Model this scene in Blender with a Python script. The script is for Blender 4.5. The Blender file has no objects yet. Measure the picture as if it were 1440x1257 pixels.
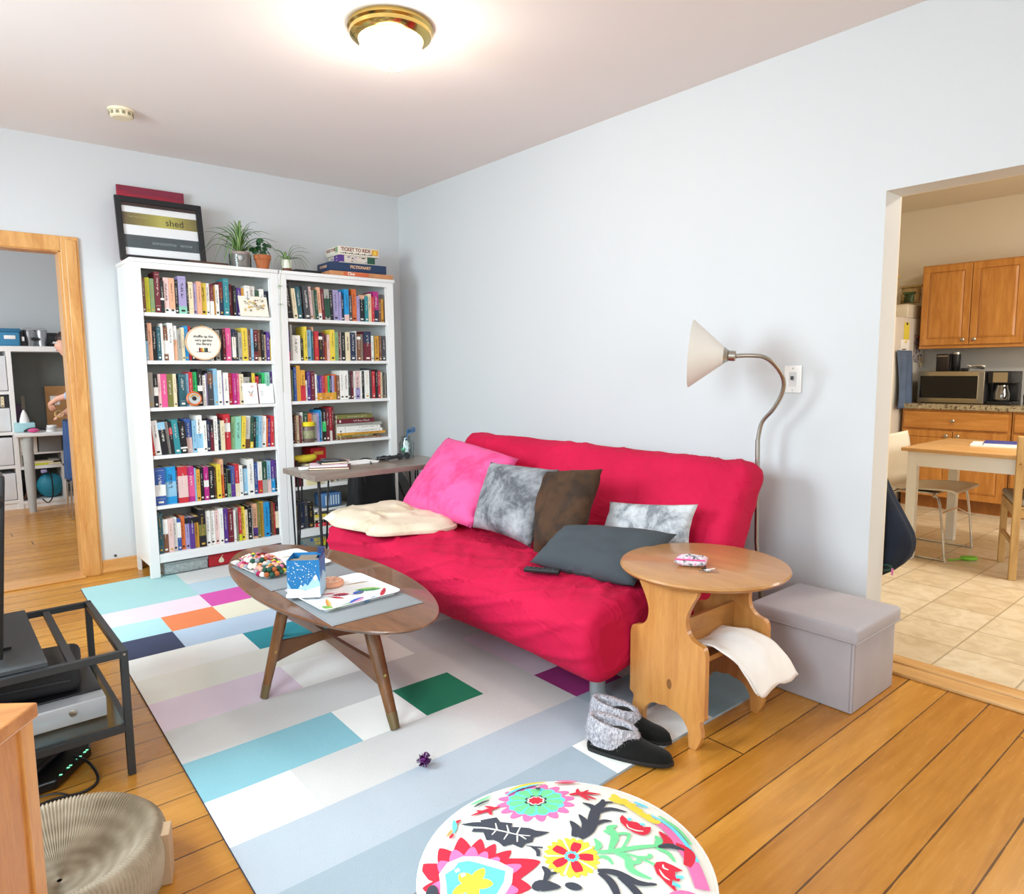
import bpy, bmesh, math, random
from mathutils import Vector, Matrix, Euler, noise
R = math.radians; PI = math.pi
sc = bpy.context.scene; COL = sc.collection
random.seed(11)

# ---------------------------------------------------------------- materials
def lin(c):
    if isinstance(c, str):
        c = [int(c[i:i+2], 16) for i in (0, 2, 4)]
    return tuple(((v/255)/12.92 if v/255 <= .04045 else ((v/255+.055)/1.055)**2.4) for v in c) + (1,)
MATS = {}
class NT:
    def __init__(s, name):
        s.m = bpy.data.materials.new(name); s.m.use_nodes = True
        s.t = s.m.node_tree; s.n = s.t.nodes; s.l = s.t.links
        s.b = s.n['Principled BSDF']; s.out = s.n['Material Output']
    def add(s, typ, **kw):
        x = s.n.new(typ)
        for k, v in kw.items():
            if k.startswith('i_'): x.inputs[k[2:].replace('_', ' ')].default_value = v
            else: setattr(x, k, v)
        return x
    def ramp(s, fac, stops, interp='LINEAR'):
        r = s.add('ShaderNodeValToRGB'); cr = r.color_ramp; cr.interpolation = interp
        while len(cr.elements) < len(stops): cr.elements.new(.5)
        for e, (p, c) in zip(cr.elements, stops): e.position = p; e.color = lin(c) if not isinstance(c, tuple) or len(c) == 3 else c
        s.l.new(fac, r.inputs[0]); return r.outputs[0]
    def math(s, op, a, b=None, c=None):
        x = s.add('ShaderNodeMath', operation=op)
        for i, v in enumerate((a, b, c)):
            if v is None: continue
            if isinstance(v, (int, float)): x.inputs[i].default_value = v
            else: s.l.new(v, x.inputs[i])
        return x.outputs[0]
    def mix(s, fac, a, b, typ='MIX'):
        x = s.add('ShaderNodeMix', data_type='RGBA', blend_type=typ)
        for i, v in ((0, fac), (6, a), (7, b)):
            if isinstance(v, (int, float, tuple)): x.inputs[i].default_value = v
            elif isinstance(v, str): x.inputs[i].default_value = lin(v)
            else: s.l.new(v, x.inputs[i])
        return x.outputs[2]
    def bump(s, h, strength=.3, dist=.01):
        b = s.add('ShaderNodeBump'); b.inputs['Strength'].default_value = strength; b.inputs['Distance'].default_value = dist
        s.l.new(h, b.inputs['Height']); s.l.new(b.outputs[0], s.b.inputs['Normal'])
    def coords(s, scale=(1, 1, 1), kind='Object', rot=(0, 0, 0)):
        tc = s.add('ShaderNodeTexCoord'); mp = s.add('ShaderNodeMapping')
        mp.inputs['Scale'].default_value = scale; mp.inputs['Rotation'].default_value = rot
        s.l.new(tc.outputs[kind], mp.inputs[0]); return mp.outputs[0]
    def noise(s, vec, scale=5, detail=3, rough=.5, dist=0):
        x = s.add('ShaderNodeTexNoise'); x.inputs['Scale'].default_value = scale; x.inputs['Detail'].default_value = detail
        x.inputs['Roughness'].default_value = rough; x.inputs['Distortion'].default_value = dist
        s.l.new(vec, x.inputs['Vector']); return x.outputs[0]

def mat(name, col, rough=.6, metal=0, var=.06, nscale=8, bump=.08, bscale=60, coat=0, spec=.5, sheen=0, dist=.002):
    if name in MATS: return MATS[name]
    t = NT(name); c = lin(col); v = t.coords()
    f = t.noise(v, nscale, 3)
    hi = tuple(min(1, x*(1+var)+.0) for x in c[:3])+(1,); lo = tuple(x*(1-var) for x in c[:3])+(1,)
    t.l.new(t.ramp(f, [(.3, lo), (.7, hi)]), t.b.inputs['Base Color'])
    t.b.inputs['Roughness'].default_value = rough; t.b.inputs['Metallic'].default_value = metal
    t.b.inputs['Coat Weight'].default_value = coat; t.b.inputs['Specular IOR Level'].default_value = spec
    t.b.inputs['Sheen Weight'].default_value = sheen
    if bump: t.bump(t.noise(v, bscale, 2), bump, dist)
    MATS[name] = t.m; return t.m

def wood(name, dark, light, axis='x', rough=.4, scale=1., knots=False, coat=0, fine=1.):
    if name in MATS: return MATS[name]
    t = NT(name); s = {'x': (1.2, 9, 9), 'y': (9, 1.2, 9), 'z': (9, 9, 1.2)}[axis]
    v = t.coords(tuple(a*scale for a in s))
    n1 = t.noise(v, 2.2, 4, .6, .6); v2 = t.coords(tuple(a*scale*4 for a in s)); n2 = t.noise(v2, 6, 3, .6)
    f = t.math('ADD', t.math('MULTIPLY', n1, .75), t.math('MULTIPLY', n2, .25*fine))
    col = t.ramp(f, [(.32, dark), (.62, light)])
    if knots:
        vk = t.coords((7, 7, 4)); vo = t.add('ShaderNodeTexVoronoi'); vo.inputs['Scale'].default_value = 1.1; t.l.new(vk, vo.inputs[0])
        k = t.math('LESS_THAN', vo.outputs['Distance'], .085)
        col = t.mix(t.math('MULTIPLY', k, .7), col, '5a3216')
    t.l.new(col, t.b.inputs['Base Color']); t.b.inputs['Roughness'].default_value = rough; t.b.inputs['Coat Weight'].default_value = coat
    t.bump(n2, .08, .002); MATS[name] = t.m; return t.m

# ---------------------------------------------------------------- mesh builder
def Rz(a): return Matrix.Rotation(a, 4, 'Z')
class MB:
    def __init__(s): s.v = []; s.f = []; s.m = []; s.sm = []; s.M = None; s.mi = 0; s.smooth = True
    def V(s, p):
        p = Vector(p)
        s.v.append(s.M @ p if s.M else p); return len(s.v)-1
    def F(s, idx, mi=None, sm=None): s.f.append(tuple(idx)); s.m.append(s.mi if mi is None else mi); s.sm.append(s.smooth if sm is None else sm)
    def box(s, x0, x1, y0, y1, z0, z1, mi=None, M=None):
        P = [Vector((x, y, z)) for z in (z0, z1) for y in (y0, y1) for x in (x0, x1)]
        if M: P = [M @ p for p in P]
        i = [s.V(p) for p in P]
        for q in ((0, 2, 3, 1), (4, 5, 7, 6), (0, 1, 5, 4), (2, 6, 7, 3), (0, 4, 6, 2), (1, 3, 7, 5)): s.F([i[k] for k in q], mi, False)
        return s
    def rbox(s, x0, x1, y0, y1, z0, z1, r=.01, mi=None, M=None, seg=3):
        # box with all edges rounded (via bmesh)
        bm = bmesh.new(); bmesh.ops.create_cube(bm, size=1)
        for v in bm.verts: v.co = Vector(((x0+x1)/2+v.co.x*(x1-x0), (y0+y1)/2+v.co.y*(y1-y0), (z0+z1)/2+v.co.z*(z1-z0)))
        bmesh.ops.bevel(bm, geom=list(bm.edges), offset=r, segments=seg, profile=.5, affect='EDGES')
        s.bm(bm, M, mi); return s
    def bm(s, bm, M=None, mi=None):
        bm.verts.index_update(); b = len(s.v)
        for v in bm.verts: s.V(M @ v.co if M else v.co)
        for f in bm.faces: s.F([b+v.index for v in f.verts], mi)
        bm.free(); return s
    def beam(s, a, b, w, h, up=(0, 0, 1), mi=None):
        a = Vector(a); b = Vector(b); d = (b-a).normalized(); u = Vector(up); sd = d.cross(u)
        if sd.length < 1e-4: sd = d.cross(Vector((1, 0, 0)))
        sd.normalize(); u = sd.cross(d)
        i = [s.V(p+sd*x*w/2+u*y*h/2) for p in (a, b) for x, y in ((-1, -1), (1, -1), (1, 1), (-1, 1))]
        for q in ((0, 3, 2, 1), (4, 5, 6, 7), (0, 1, 5, 4), (1, 2, 6, 5), (2, 3, 7, 6), (3, 0, 4, 7)): s.F([i[k] for k in q], mi, False)
        return s
    def tube(s, path, r, seg=10, mi=None, caps=True, flat=1.):
        P = [Vector(p) for p in path]; n = len(P); rr = r if isinstance(r, (list, tuple)) else [r]*n
        T = [(P[min(i+1, n-1)]-P[max(i-1, 0)]).normalized() for i in range(n)]
        u = T[0].cross(Vector((0, 0, 1)))
        if u.length < .05: u = T[0].cross(Vector((1, 0, 0)))
        u.normalize(); rings = []
        for i in range(n):
            u = (u - T[i]*u.dot(T[i])).normalized(); w = T[i].cross(u)
            rings.append([s.V(P[i]+u*math.cos(2*PI*k/seg)*rr[i]+w*math.sin(2*PI*k/seg)*rr[i]*flat) for k in range(seg)])
        for a, b in zip(rings, rings[1:]):
            for k in range(seg): s.F((a[k], a[(k+1) % seg], b[(k+1) % seg], b[k]), mi)
        if caps: s.F(rings[0][::-1], mi, False); s.F(rings[-1], mi, False)
        return s
    def cyl(s, a, b, r0, r1=None, seg=20, mi=None): return s.tube([a, b], [r0, r0 if r1 is None else r1], seg, mi)
    def lathe(s, prof, c=(0, 0, 0), seg=32, mi=None, M=None, sx=1, sy=1, cap=False):
        c = Vector(c); rings = []
        for r, z in prof:
            if r < 1e-5: rings.append([s.V((M @ Vector((0, 0, z)) if M else Vector((0, 0, z)))+c)])
            else:
                ps = [Vector((r*sx*math.cos(2*PI*k/seg), r*sy*math.sin(2*PI*k/seg), z)) for k in range(seg)]
                rings.append([s.V((M @ p if M else p)+c) for p in ps])
        for a, b in zip(rings, rings[1:]):
            for k in range(seg):
                k2 = (k+1) % seg
                if len(a) == 1 and len(b) == 1: continue
                if len(a) == 1: s.F((a[0], b[k2], b[k]), mi)
                elif len(b) == 1: s.F((a[k], a[k2], b[0]), mi)
                else: s.F((a[k], a[k2], b[k2], b[k]), mi)
        if cap:
            if len(rings[0]) > 1: s.F(rings[0][::-1], mi, False)
            if len(rings[-1]) > 1: s.F(rings[-1], mi, False)
        return s
    def prism(s, poly, O, X, Y, d0, d1, mi=None, side_smooth=False):
        # polygon (2d) in plane O + a X + b Y, extruded along X x Y from d0 to d1
        O = Vector(O); X = Vector(X); Y = Vector(Y); N = X.cross(Y).normalized()
        a = [s.V(O+X*p[0]+Y*p[1]+N*d0) for p in poly]; b = [s.V(O+X*p[0]+Y*p[1]+N*d1) for p in poly]; n = len(poly)
        s.F(a[::-1], mi, False); s.F(b, mi, False)
        for k in range(n): s.F((a[k], a[(k+1) % n], b[(k+1) % n], b[k]), mi, side_smooth)
        return s
    def flat(s, poly, O, X, Y, mi=None):
        O = Vector(O); X = Vector(X); Y = Vector(Y)
        s.F([s.V(O+X*p[0]+Y*p[1]) for p in poly], mi, False); return s
    def grid(s, fn, nu, nv, mi=None, cu=False, cv=False, mf=None):
        U = nu if cu else nu+1; W = nv if cv else nv+1
        I = [[s.V(fn(i/nu, j/nv)) for j in range(W)] for i in range(U)]
        for i in range(nu):
            for j in range(nv):
                s.F((I[i][j], I[(i+1) % U][j], I[(i+1) % U][(j+1) % W], I[i][(j+1) % W]), mf(i, j) if mf else mi)
        return s
    def ball(s, c, r, seg=12, rings=8, mi=None, sc_=(1, 1, 1)):
        c = Vector(c)
        pr = [(math.sin(PI*i/rings)*r, -math.cos(PI*i/rings)*r*sc_[2]) for i in range(rings+1)]
        return s.lathe(pr, c, seg, mi, None, sc_[0], sc_[1])
    def ribbon(s, pts, w0, w1, O, X, Y, zf, mi=None, n=6, mid=None):
        # smooth tapering ribbon on a surface: pts 2d, zf(x,y) -> offset along X x Y
        P = spline([Vector((p[0], p[1], 0)) for p in pts], n)
        N = Vector(X).cross(Vector(Y)); L = []
        for i, p in enumerate(P):
            t = (P[min(i+1, len(P)-1)]-P[max(i-1, 0)]).normalized(); q = Vector((-t.y, t.x, 0)); f = i/(len(P)-1)
            w = (w0+(w1-w0)*f) if mid is None else ((1-f)*w0+f*w1+mid*math.sin(PI*f))
            L.append([s.V(Vector(O)+Vector(X)*(p+q*k*w).x+Vector(Y)*(p+q*k*w).y+N*zf((p+q*k*w).x, (p+q*k*w).y)) for k in (-.5, .5)])
        for a, b in zip(L, L[1:]): s.F((a[0], b[0], b[1], a[1]), mi, False)
        return s
    def build(s, name, mats, parent=None, origin=None, autosmooth=35, bevel=0, subsurf=0, solid=0):
        if not isinstance(mats, (list, tuple)): mats = [mats]
        if parent is not None: O = ORG[parent.name]
        elif origin is not None: O = Vector(origin)
        else:
            xs = [p.x for p in s.v]; ys = [p.y for p in s.v]; zs = [p.z for p in s.v]
            O = Vector(((min(xs)+max(xs))/2, (min(ys)+max(ys))/2, min(zs)))
        me = bpy.data.meshes.new(name); me.from_pydata([p-O for p in s.v], [], s.f)
        for m in mats: me.materials.append(m)
        me.polygons.foreach_set('material_index', s.m); me.polygons.foreach_set('use_smooth', s.sm); me.update()
        if autosmooth and any(s.sm): me.set_sharp_from_angle(angle=R(autosmooth))
        o = bpy.data.objects.new(name, me); COL.objects.link(o)
        if parent is not None: o.parent = parent
        else: o.location = O
        ORG[o.name] = O
        if solid:
            m = o.modifiers.new('solid', 'SOLIDIFY'); m.thickness = solid; m.offset = 0
        if bevel:
            m = o.modifiers.new('bevel', 'BEVEL'); m.width = bevel; m.segments = 2; m.limit_method = 'ANGLE'; m.angle_limit = R(40)
        if subsurf:
            m = o.modifiers.new('sub', 'SUBSURF'); m.levels = subsurf; m.render_levels = subsurf
        return o
ORG = {}
def spline(P, n=6):
    P = [Vector(p) for p in P]; out = []
    for i in range(len(P)-1):
        p0 = P[max(i-1, 0)]; p1 = P[i]; p2 = P[i+1]; p3 = P[min(i+2, len(P)-1)]
        for k in range(n):
            t = k/n
            out.append(.5*((2*p1)+(p2-p0)*t+(2*p0-5*p1+4*p2-p3)*t*t+(3*p1-p0-3*p2+p3)*t**3))
    out.append(P[-1]); return out
def tag(o, label=None, cat=None, group=None, kind=None):
    if label: o['label'] = label
    if cat: o['category'] = cat
    if group: o['group'] = group
    if kind: o['kind'] = kind
    return o
def thing(name, label, cat, loc, group=None):
    o = bpy.data.objects.new(name, None); COL.objects.link(o); o.location = loc; o.empty_display_size = .05
    ORG[o.name] = Vector(loc); return tag(o, label, cat, group)
def struct(name, mb, m, **k): return tag(mb.build(name, m, **k), kind='structure')
def copy_tree(o, parent=None):
    c = o.copy(); COL.objects.link(c); c.parent = parent
    for ch in list(o.children): copy_tree(ch, c)
    return c
def text(name, body, size, m, O, X, Y, parent, align='CENTER', ext=.0006, sx=1., bold=0):
    cu = bpy.data.curves.new('lettering', 'FONT'); cu.body = body; cu.size = size; cu.extrude = ext; cu.align_x = align; cu.align_y = 'CENTER'
    cu.offset = bold; cu.resolution_u = 2
    tmp = bpy.data.objects.new('tmp_text', cu); COL.objects.link(tmp)
    dg = bpy.context.evaluated_depsgraph_get(); dg.update()
    me = bpy.data.meshes.new_from_object(tmp.evaluated_get(dg)); bpy.data.objects.remove(tmp); bpy.data.curves.remove(cu)
    X = Vector(X).normalized(); Y = Vector(Y); Y = (Y-X*Y.dot(X)).normalized(); N = X.cross(Y); O = Vector(O)
    P = ORG[parent.name]
    for v in me.vertices:
        c = v.co.copy(); v.co = O+X*c.x*sx+Y*c.y+N*c.z-P
    me.materials.clear(); me.materials.append(m); me.update()
    o = bpy.data.objects.new(name, me); COL.objects.link(o); o.parent = parent; ORG[o.name] = P
    return o
def cushion(c, th, n=22, pinch=.04, wr=.008, seed=0, p=3.2, sag=0, fr=6):
    # c: four world corners BL, BR, TR, TL
    c = [Vector(q) for q in c]; N = (c[1]-c[0]).cross(c[3]-c[0]).normalized(); mb = MB(); mid = sum(c, Vector())/4
    def pos(u, v, s):
        a, b = 2*u-1, 2*v-1
        q = (c[0]*(1-u)+c[1]*u)*(1-v)+(c[3]*(1-u)+c[2]*u)*v
        q = q+(mid-q)*pinch*((1-a*a)*b**4+(1-b*b)*a**4)*1.6
        h = max(0, (1-abs(a)**p)*(1-abs(b)**p))**.5
        w = noise.noise(Vector((u*fr+seed*7, v*fr, seed*3+s)))*wr*(.3+h)+noise.noise(Vector((u*fr*2.3+seed*5, v*fr*2.3, s)))*wr*.5*h
        return q+N*(s*th/2*h+w)-Vector((0, 0, sag))*(1-abs(a))*h
    for s in (1, -1):
        if s == 1: mb.grid(lambda u, v: pos(u, v, 1), n, n)
        else: mb.grid(lambda u, v: pos(1-u, v, -1), n, n)
    return mb
def weld(o, d=.0015):
    m = o.modifiers.new('weld', 'WELD'); m.merge_threshold = d; return o
# ---------------------------------------------------------------- shared materials
def wall_mat(name, col, b=.25):
    t = NT(name); v = t.coords(kind='Object'); f = t.noise(v, 1.3, 2)
    c = lin(col); t.l.new(t.ramp(f, [(.3, tuple(x*.985 for x in c[:3])+(1,)), (.7, c)]), t.b.inputs['Base Color'])
    t.b.inputs['Roughness'].default_value = .6; t.bump(t.noise(v, 90, 2), b*.3, .002); return t.m
WALL = wall_mat('wall_paint', 'd1d3d4'); CEIL = wall_mat('ceiling_paint', 'eee6e2')
KWALL = wall_mat('kitchen_paint', 'e4dac6'); GWALL = wall_mat('office_paint', 'c2c8ca')
def plank_mat():
    t = NT('pine_floorboards'); g = t.add('ShaderNodeNewGeometry'); sp = t.add('ShaderNodeSeparateXYZ'); t.l.new(g.outputs['Position'], sp.inputs[0])
    W = .142; yy = t.math('ADD', t.math('DIVIDE', sp.outputs['Y'], W), 100.37); row = t.math('FLOOR', yy); fr = t.math('FRACT', yy)
    wn = t.add('ShaderNodeTexWhiteNoise', noise_dimensions='1D'); t.l.new(row, wn.inputs['W'])
    xx = t.math('ADD', t.math('DIVIDE', sp.outputs['X'], 3.1), t.math('MULTIPLY', wn.outputs['Value'], 7.3)); cell = t.math('FLOOR', xx); fx = t.math('FRACT', xx)
    w2 = t.add('ShaderNodeTexWhiteNoise', noise_dimensions='2D'); cb = t.add('ShaderNodeCombineXYZ'); t.l.new(row, cb.inputs[0]); t.l.new(cell, cb.inputs[1]); t.l.new(cb.outputs[0], w2.inputs['Vector'])
    cv = t.add('ShaderNodeCombineXYZ'); t.l.new(t.math('ADD', t.math('MULTIPLY', sp.outputs['X'], 1.2), t.math('MULTIPLY', w2.outputs['Value'], 40)), cv.inputs[0]); t.l.new(t.math('MULTIPLY', sp.outputs['Y'], 14), cv.inputs[1])
    n1 = t.noise(cv.outputs[0], 1.6, 4, .6, .8)
    cf = t.add('ShaderNodeCombineXYZ'); t.l.new(t.math('MULTIPLY', sp.outputs['X'], 6), cf.inputs[0]); t.l.new(t.math('MULTIPLY', sp.outputs['Y'], 90), cf.inputs[1])
    n2 = t.noise(cf.outputs[0], 1, 3, .6)
    col = t.ramp(t.math('ADD', t.math('MULTIPLY', n1, .7), t.math('MULTIPLY', n2, .3)), [(.28, 'b27a30'), (.5, 'c68c3a'), (.72, 'd49c4a')])
    col = t.mix(1., col, t.ramp(w2.outputs['Value'], [(0, 'e6d8c6'), (.5, 'f6efe6'), (1, 'fffaf4')]), 'MULTIPLY')
    vo = t.add('ShaderNodeTexVoronoi'); vk = t.add('ShaderNodeCombineXYZ'); t.l.new(t.math('MULTIPLY', sp.outputs['X'], 2.2), vk.inputs[0]); t.l.new(t.math('MULTIPLY', sp.outputs['Y'], 5), vk.inputs[1]); t.l.new(vk.outputs[0], vo.inputs['Vector']); vo.inputs['Scale'].default_value = 1
    kn = t.math('LESS_THAN', vo.outputs['Distance'], .035); col = t.mix(t.math('MULTIPLY', kn, .75), col, '4a2408')
    e = t.math('MINIMUM', fr, t.math('SUBTRACT', 1, fr)); nse = t.noise(g.outputs['Position'], 7, 3)
    seam = t.math('LESS_THAN', e, t.math('MULTIPLY', nse, .035)); se2 = t.math('LESS_THAN', t.math('MINIMUM', fx, t.math('SUBTRACT', 1, fx)), .0011)
    sm = t.math('MAXIMUM', seam, se2); col = t.mix(t.math('MULTIPLY', sm, .85), col, '3a1e0a')
    t.l.new(col, t.b.inputs['Base Color']); t.b.inputs['Roughness'].default_value = .26
    t.l.new(t.math('ADD', t.math('MULTIPLY', n2, .12), .2), t.b.inputs['Roughness'])
    t.bump(t.math('SUBTRACT', t.math('MULTIPLY', n1, .3), sm), .25, .003); return t.m
FLOOR = plank_mat()
def tile_mat():
    t = NT('kitchen_vinyl_tile'); g = t.add('ShaderNodeNewGeometry'); sp = t.add('ShaderNodeSeparateXYZ'); t.l.new(g.outputs['Position'], sp.inputs[0])
    es = []; ids = []
    for ax, off in (('X', -.156), ('Y', .07)):
        a = t.math('ADD', t.math('DIVIDE', t.math('ADD', sp.outputs[ax], off), .305), 50); f = t.math('FRACT', a); ids.append(t.math('FLOOR', a)); es.append(t.math('MINIMUM', f, t.math('SUBTRACT', 1, f)))
    cb = t.add('ShaderNodeCombineXYZ'); t.l.new(ids[0], cb.inputs[0]); t.l.new(ids[1], cb.inputs[1]); w = t.add('ShaderNodeTexWhiteNoise', noise_dimensions='2D'); t.l.new(cb.outputs[0], w.inputs['Vector'])
    n = t.noise(g.outputs['Position'], 9, 5, .6, 1.2)
    col = t.ramp(n, [(.3, 'cdbd9f'), (.5, 'dccdb0'), (.7, 'e6dac2')]); col = t.mix(1., col, t.ramp(w.outputs['Value'], [(0, 'efe9e0'), (1, 'ffffff')]), 'MULTIPLY')
    gr = t.math('LESS_THAN', t.math('MINIMUM', es[0], es[1]), .014); col = t.mix(t.math('MULTIPLY', gr, .7), col, '9c8a6c')
    t.l.new(col, t.b.inputs['Base Color']); t.b.inputs['Roughness'].default_value = .35; t.bump(t.math('SUBTRACT', t.math('MULTIPLY', n, .2), gr), .2, .002); return t.m
TILE = tile_mat()
WHITE = mat('white_lacquer', 'f0efec', .35, var=.01, bump=0)
TRIM = wood('amber_trim_x', 'c07f3c', 'dca562', 'x', .3); TRIMZ = wood('amber_trim_z', 'c07f3c', 'dca562', 'z', .3)
PLASTIC = mat('white_plastic', 'efeeea', .35, var=.01, bump=0)
CHROME = mat('chrome', 'c8c8c8', .15, 1, var=.01, bump=0); NICKEL = mat('brushed_nickel', 'b5b1a8', .32, 1, var=.03, bump=0)
BLACK = mat('black_plastic', '16171a', .4, var=.1, bump=0); DARKM = mat('dark_grey_metal', '4a4d50', .4, .6, var=.05, bump=0)
def glassy(name, col='eef4f4', fac=.12, rough=.03):
    t = NT(name); tr = t.add('ShaderNodeBsdfTransparent'); tr.inputs[0].default_value = lin(col); gl = t.add('ShaderNodeBsdfGlossy'); gl.inputs['Roughness'].default_value = rough
    mx = t.add('ShaderNodeMixShader'); lw = t.add('ShaderNodeLayerWeight'); lw.inputs[0].default_value = .12
    t.l.new(t.math('ADD', t.math('MULTIPLY', lw.outputs['Fresnel'], .8), fac*.3), mx.inputs[0]); t.l.new(tr.outputs[0], mx.inputs[1]); t.l.new(gl.outputs[0], mx.inputs[2]); t.l.new(mx.outputs[0], t.out.inputs[0]); return t.m
GLASSF = glassy('picture_glass', 'ffffff', .03, .05); GLASS = glassy('clear_glass'); GLASST = glassy('table_glass', 'dfe9e6')

# ---------------------------------------------------------------- the room
H = 2.70; OY = -3.82; OZ = 2.01
XL, YB = -4.1, -6.4      # left wall, wall behind the camera
def slab(*a, **k): return MB().box(*a, **k)
struct('floor', slab(XL-.1, .0, YB-.1, 3.6, -.06, 0), FLOOR)
struct('floor_kitchen', slab(.0, 4.7, -6.6, -.9, -.06, 0), TILE)
struct('ceiling', slab(XL-.1, .075, YB-.1, .12, H, H+.06), CEIL)
w = MB(); w.box(-2.385, .15, 0, .12, 0, H); w.box(-3.25, -2.385, 0, .12, 2.04, H); w.box(XL-.1, -3.25, 0, .12, 0, H); struct('wall_back', w, WALL)
w = MB(); w.box(0, .15, OY, 0, 0, H); w.box(0, .15, -6.4, OY, OZ, H); w.box(0, .15, -6.5, -5.6, 0, OZ); struct('wall_right', w, WALL)
# left wall with two windows, rear wall with one
def wall_with(name, axis, c, t, a0, a1, holes):
    w = MB(); cuts = sorted(holes); p = a0
    def bx(p, q, z0, z1):
        if axis == 'x': w.box(min(c, c+t), max(c, c+t), p, q, z0, z1)
        else: w.box(p, q, min(c, c+t), max(c, c+t), z0, z1)
    for (h0, h1, z0, z1) in cuts:
        bx(p, h0, 0, H); bx(h0, h1, 0, z0); bx(h0, h1, z1, H); p = h1
    bx(p, a1, 0, H); struct(name, w, WALL)
WINS = [('x', XL, -2.7, -1.3, 1.15, 2.5), ('x', XL, -4.9, -3.6, .85, 2.25), ('y', YB, -3.6, -2.0, .85, 2.25)]
wall_with('wall_left', 'x', XL, -.12, YB, 0, [(a, b, c, d) for k, _, a, b, c, d in WINS if k == 'x'])
wall_with('wall_front', 'y', YB, -.12, XL-.12, .15, [(a, b, c, d) for k, _, a, b, c, d in WINS if k == 'y'])
for n, (k, c, a, b, z0, z1) in enumerate(WINS):
    fr = MB(); gl = MB()
    def bx(m, p, q, u, v, d0, d1):
        if k == 'x': m.box(c-d1, c-d0, p, q, u, v)
        else: m.box(p, q, c-d1, c-d0, u, v)
    for (p, q, u, v) in ((a, b, z0, z0+.05), (a, b, z1-.05, z1), (a, a+.05, z0, z1), (b-.05, b, z0, z1), (a, b, (z0+z1)/2-.02, (z0+z1)/2+.02)): bx(fr, p, q, u, v, .03, .09)
    bx(fr, a-.08, b+.08, z0-.04, z0, -.05, .1)
    bx(gl, a+.05, b-.05, z0+.05, z1-.05, .055, .06)
    f = struct('window_%d' % (n+1), fr, WHITE); gl.build('glass_pane', GLASS, f)
# office beyond the left doorway
w = MB(); w.box(-4.2, -.9, 3.5, 3.6, 0, H); w.box(-4.2, -4.1, .12, 3.5, 0, H); w.box(-1.0, -.9, .12, 3.5, 0, H); struct('wall_office', w, GWALL)
struct('ceiling_office', slab(-4.2, -.9, .12, 3.6, H, H+.06), CEIL)
# kitchen beyond the opening
w = MB(); w.box(4.45, 4.55, -6.6, -.9, 0, 2.8); w.box(.15, 4.55, -1.0, -.9, 0, 2.8); w.box(.15, 4.55, -6.6, -6.5, 0, 2.8); w.box(.15, .2, -5.9, -5.6, 0, 2.8); struct('wall_kitchen', w, KWALL)
w = MB(); w.box(4.43, 4.45, -6.4, -1.75, .9, 1.5); struct('wall_backsplash', w, wall_mat('backsplash_paint', 'c9cac6'))
struct('ceiling_kitchen', slab(.075, 4.55, -6.6, -.9, 2.8, 2.86), KWALL)
struct('wall_kitchen_side', MB().box(.15, .16, -6.5, -5.6, 0, 2.8).box(.15, .16, OY, -1, 0, 2.8).box(.15, .16, -5.6, OY, OZ, 2.8), KWALL)
# door casing, threshold, baseboards
c = MB(); c.box(-2.385, -2.288, -.022, 0, 0, 2.12); c.box(-3.4, -2.385, -.022, 0, 2.03, 2.12)
c.box(-2.36, -2.30, -.03, -.02, 0, 2.10); struct('trim_1', c, TRIMZ, bevel=.004)
c = MB(); c.box(-3.25, -2.373, -.012, .12, 2.025, 2.04); c.box(-2.395, -2.38, -.012, .13, 0, 2.03); struct('door_1', c, TRIMZ)
struct('trim_2', MB().box(-3.25, -2.385, -.06, .13, 0, .012), TRIM, bevel=.004)
struct('baseboard_back', MB().box(-2.288, 0, -.016, 0, 0, .085).box(-2.288, 0, -.02, 0, 0, .02), TRIM, bevel=.004)
struct('baseboard_right', MB().box(-.016, 0, OY+.002, 0, 0, .085), wood('amber_trim_y', 'c07f3c', 'dca562', 'y', .3), bevel=.004)
struct('trim_3', MB().box(-.05, .05, -5.6, OY, 0, .014).box(.05, .13, -5.6, OY, 0, .02), wood('threshold_oak', 'b98445', 'd9ad72', 'y', .35), bevel=.004)
struct('baseboard_office', MB().box(-4.1, -1, 3.485, 3.5, 0, .08), TRIM)
tag(MB().cyl((-2.208, -.006, .104), (-2.208, 0, .104), .008, seg=10).build('wall_screw', DARKM), 'small dark screw head low on the white wall by the door casing', 'screw')

# light switch plate
t = thing('light_switch', 'white light switch plate on the wall right of the floor lamp', 'light switch', (-.002, -3.45, 1.17))
MB().rbox(-.008, -.001, -3.492, -3.408, 1.175, 1.30, .003).build('cover_plate', PLASTIC, t)
MB().box(-.010, -.008, -3.467, -3.433, 1.205, 1.27).build('toggle_frame', mat('switch_grey', 'd8d8d6', .4, bump=0), t)
MB().box(-.020, -.010, -3.455, -3.445, 1.235, 1.252).build('toggle', DARKM, t)
for z in (1.187, 1.288): MB().cyl((-.0095, -3.45, z), (-.008, -3.45, z), .003, seg=8).build('screw', NICKEL, t)

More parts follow.
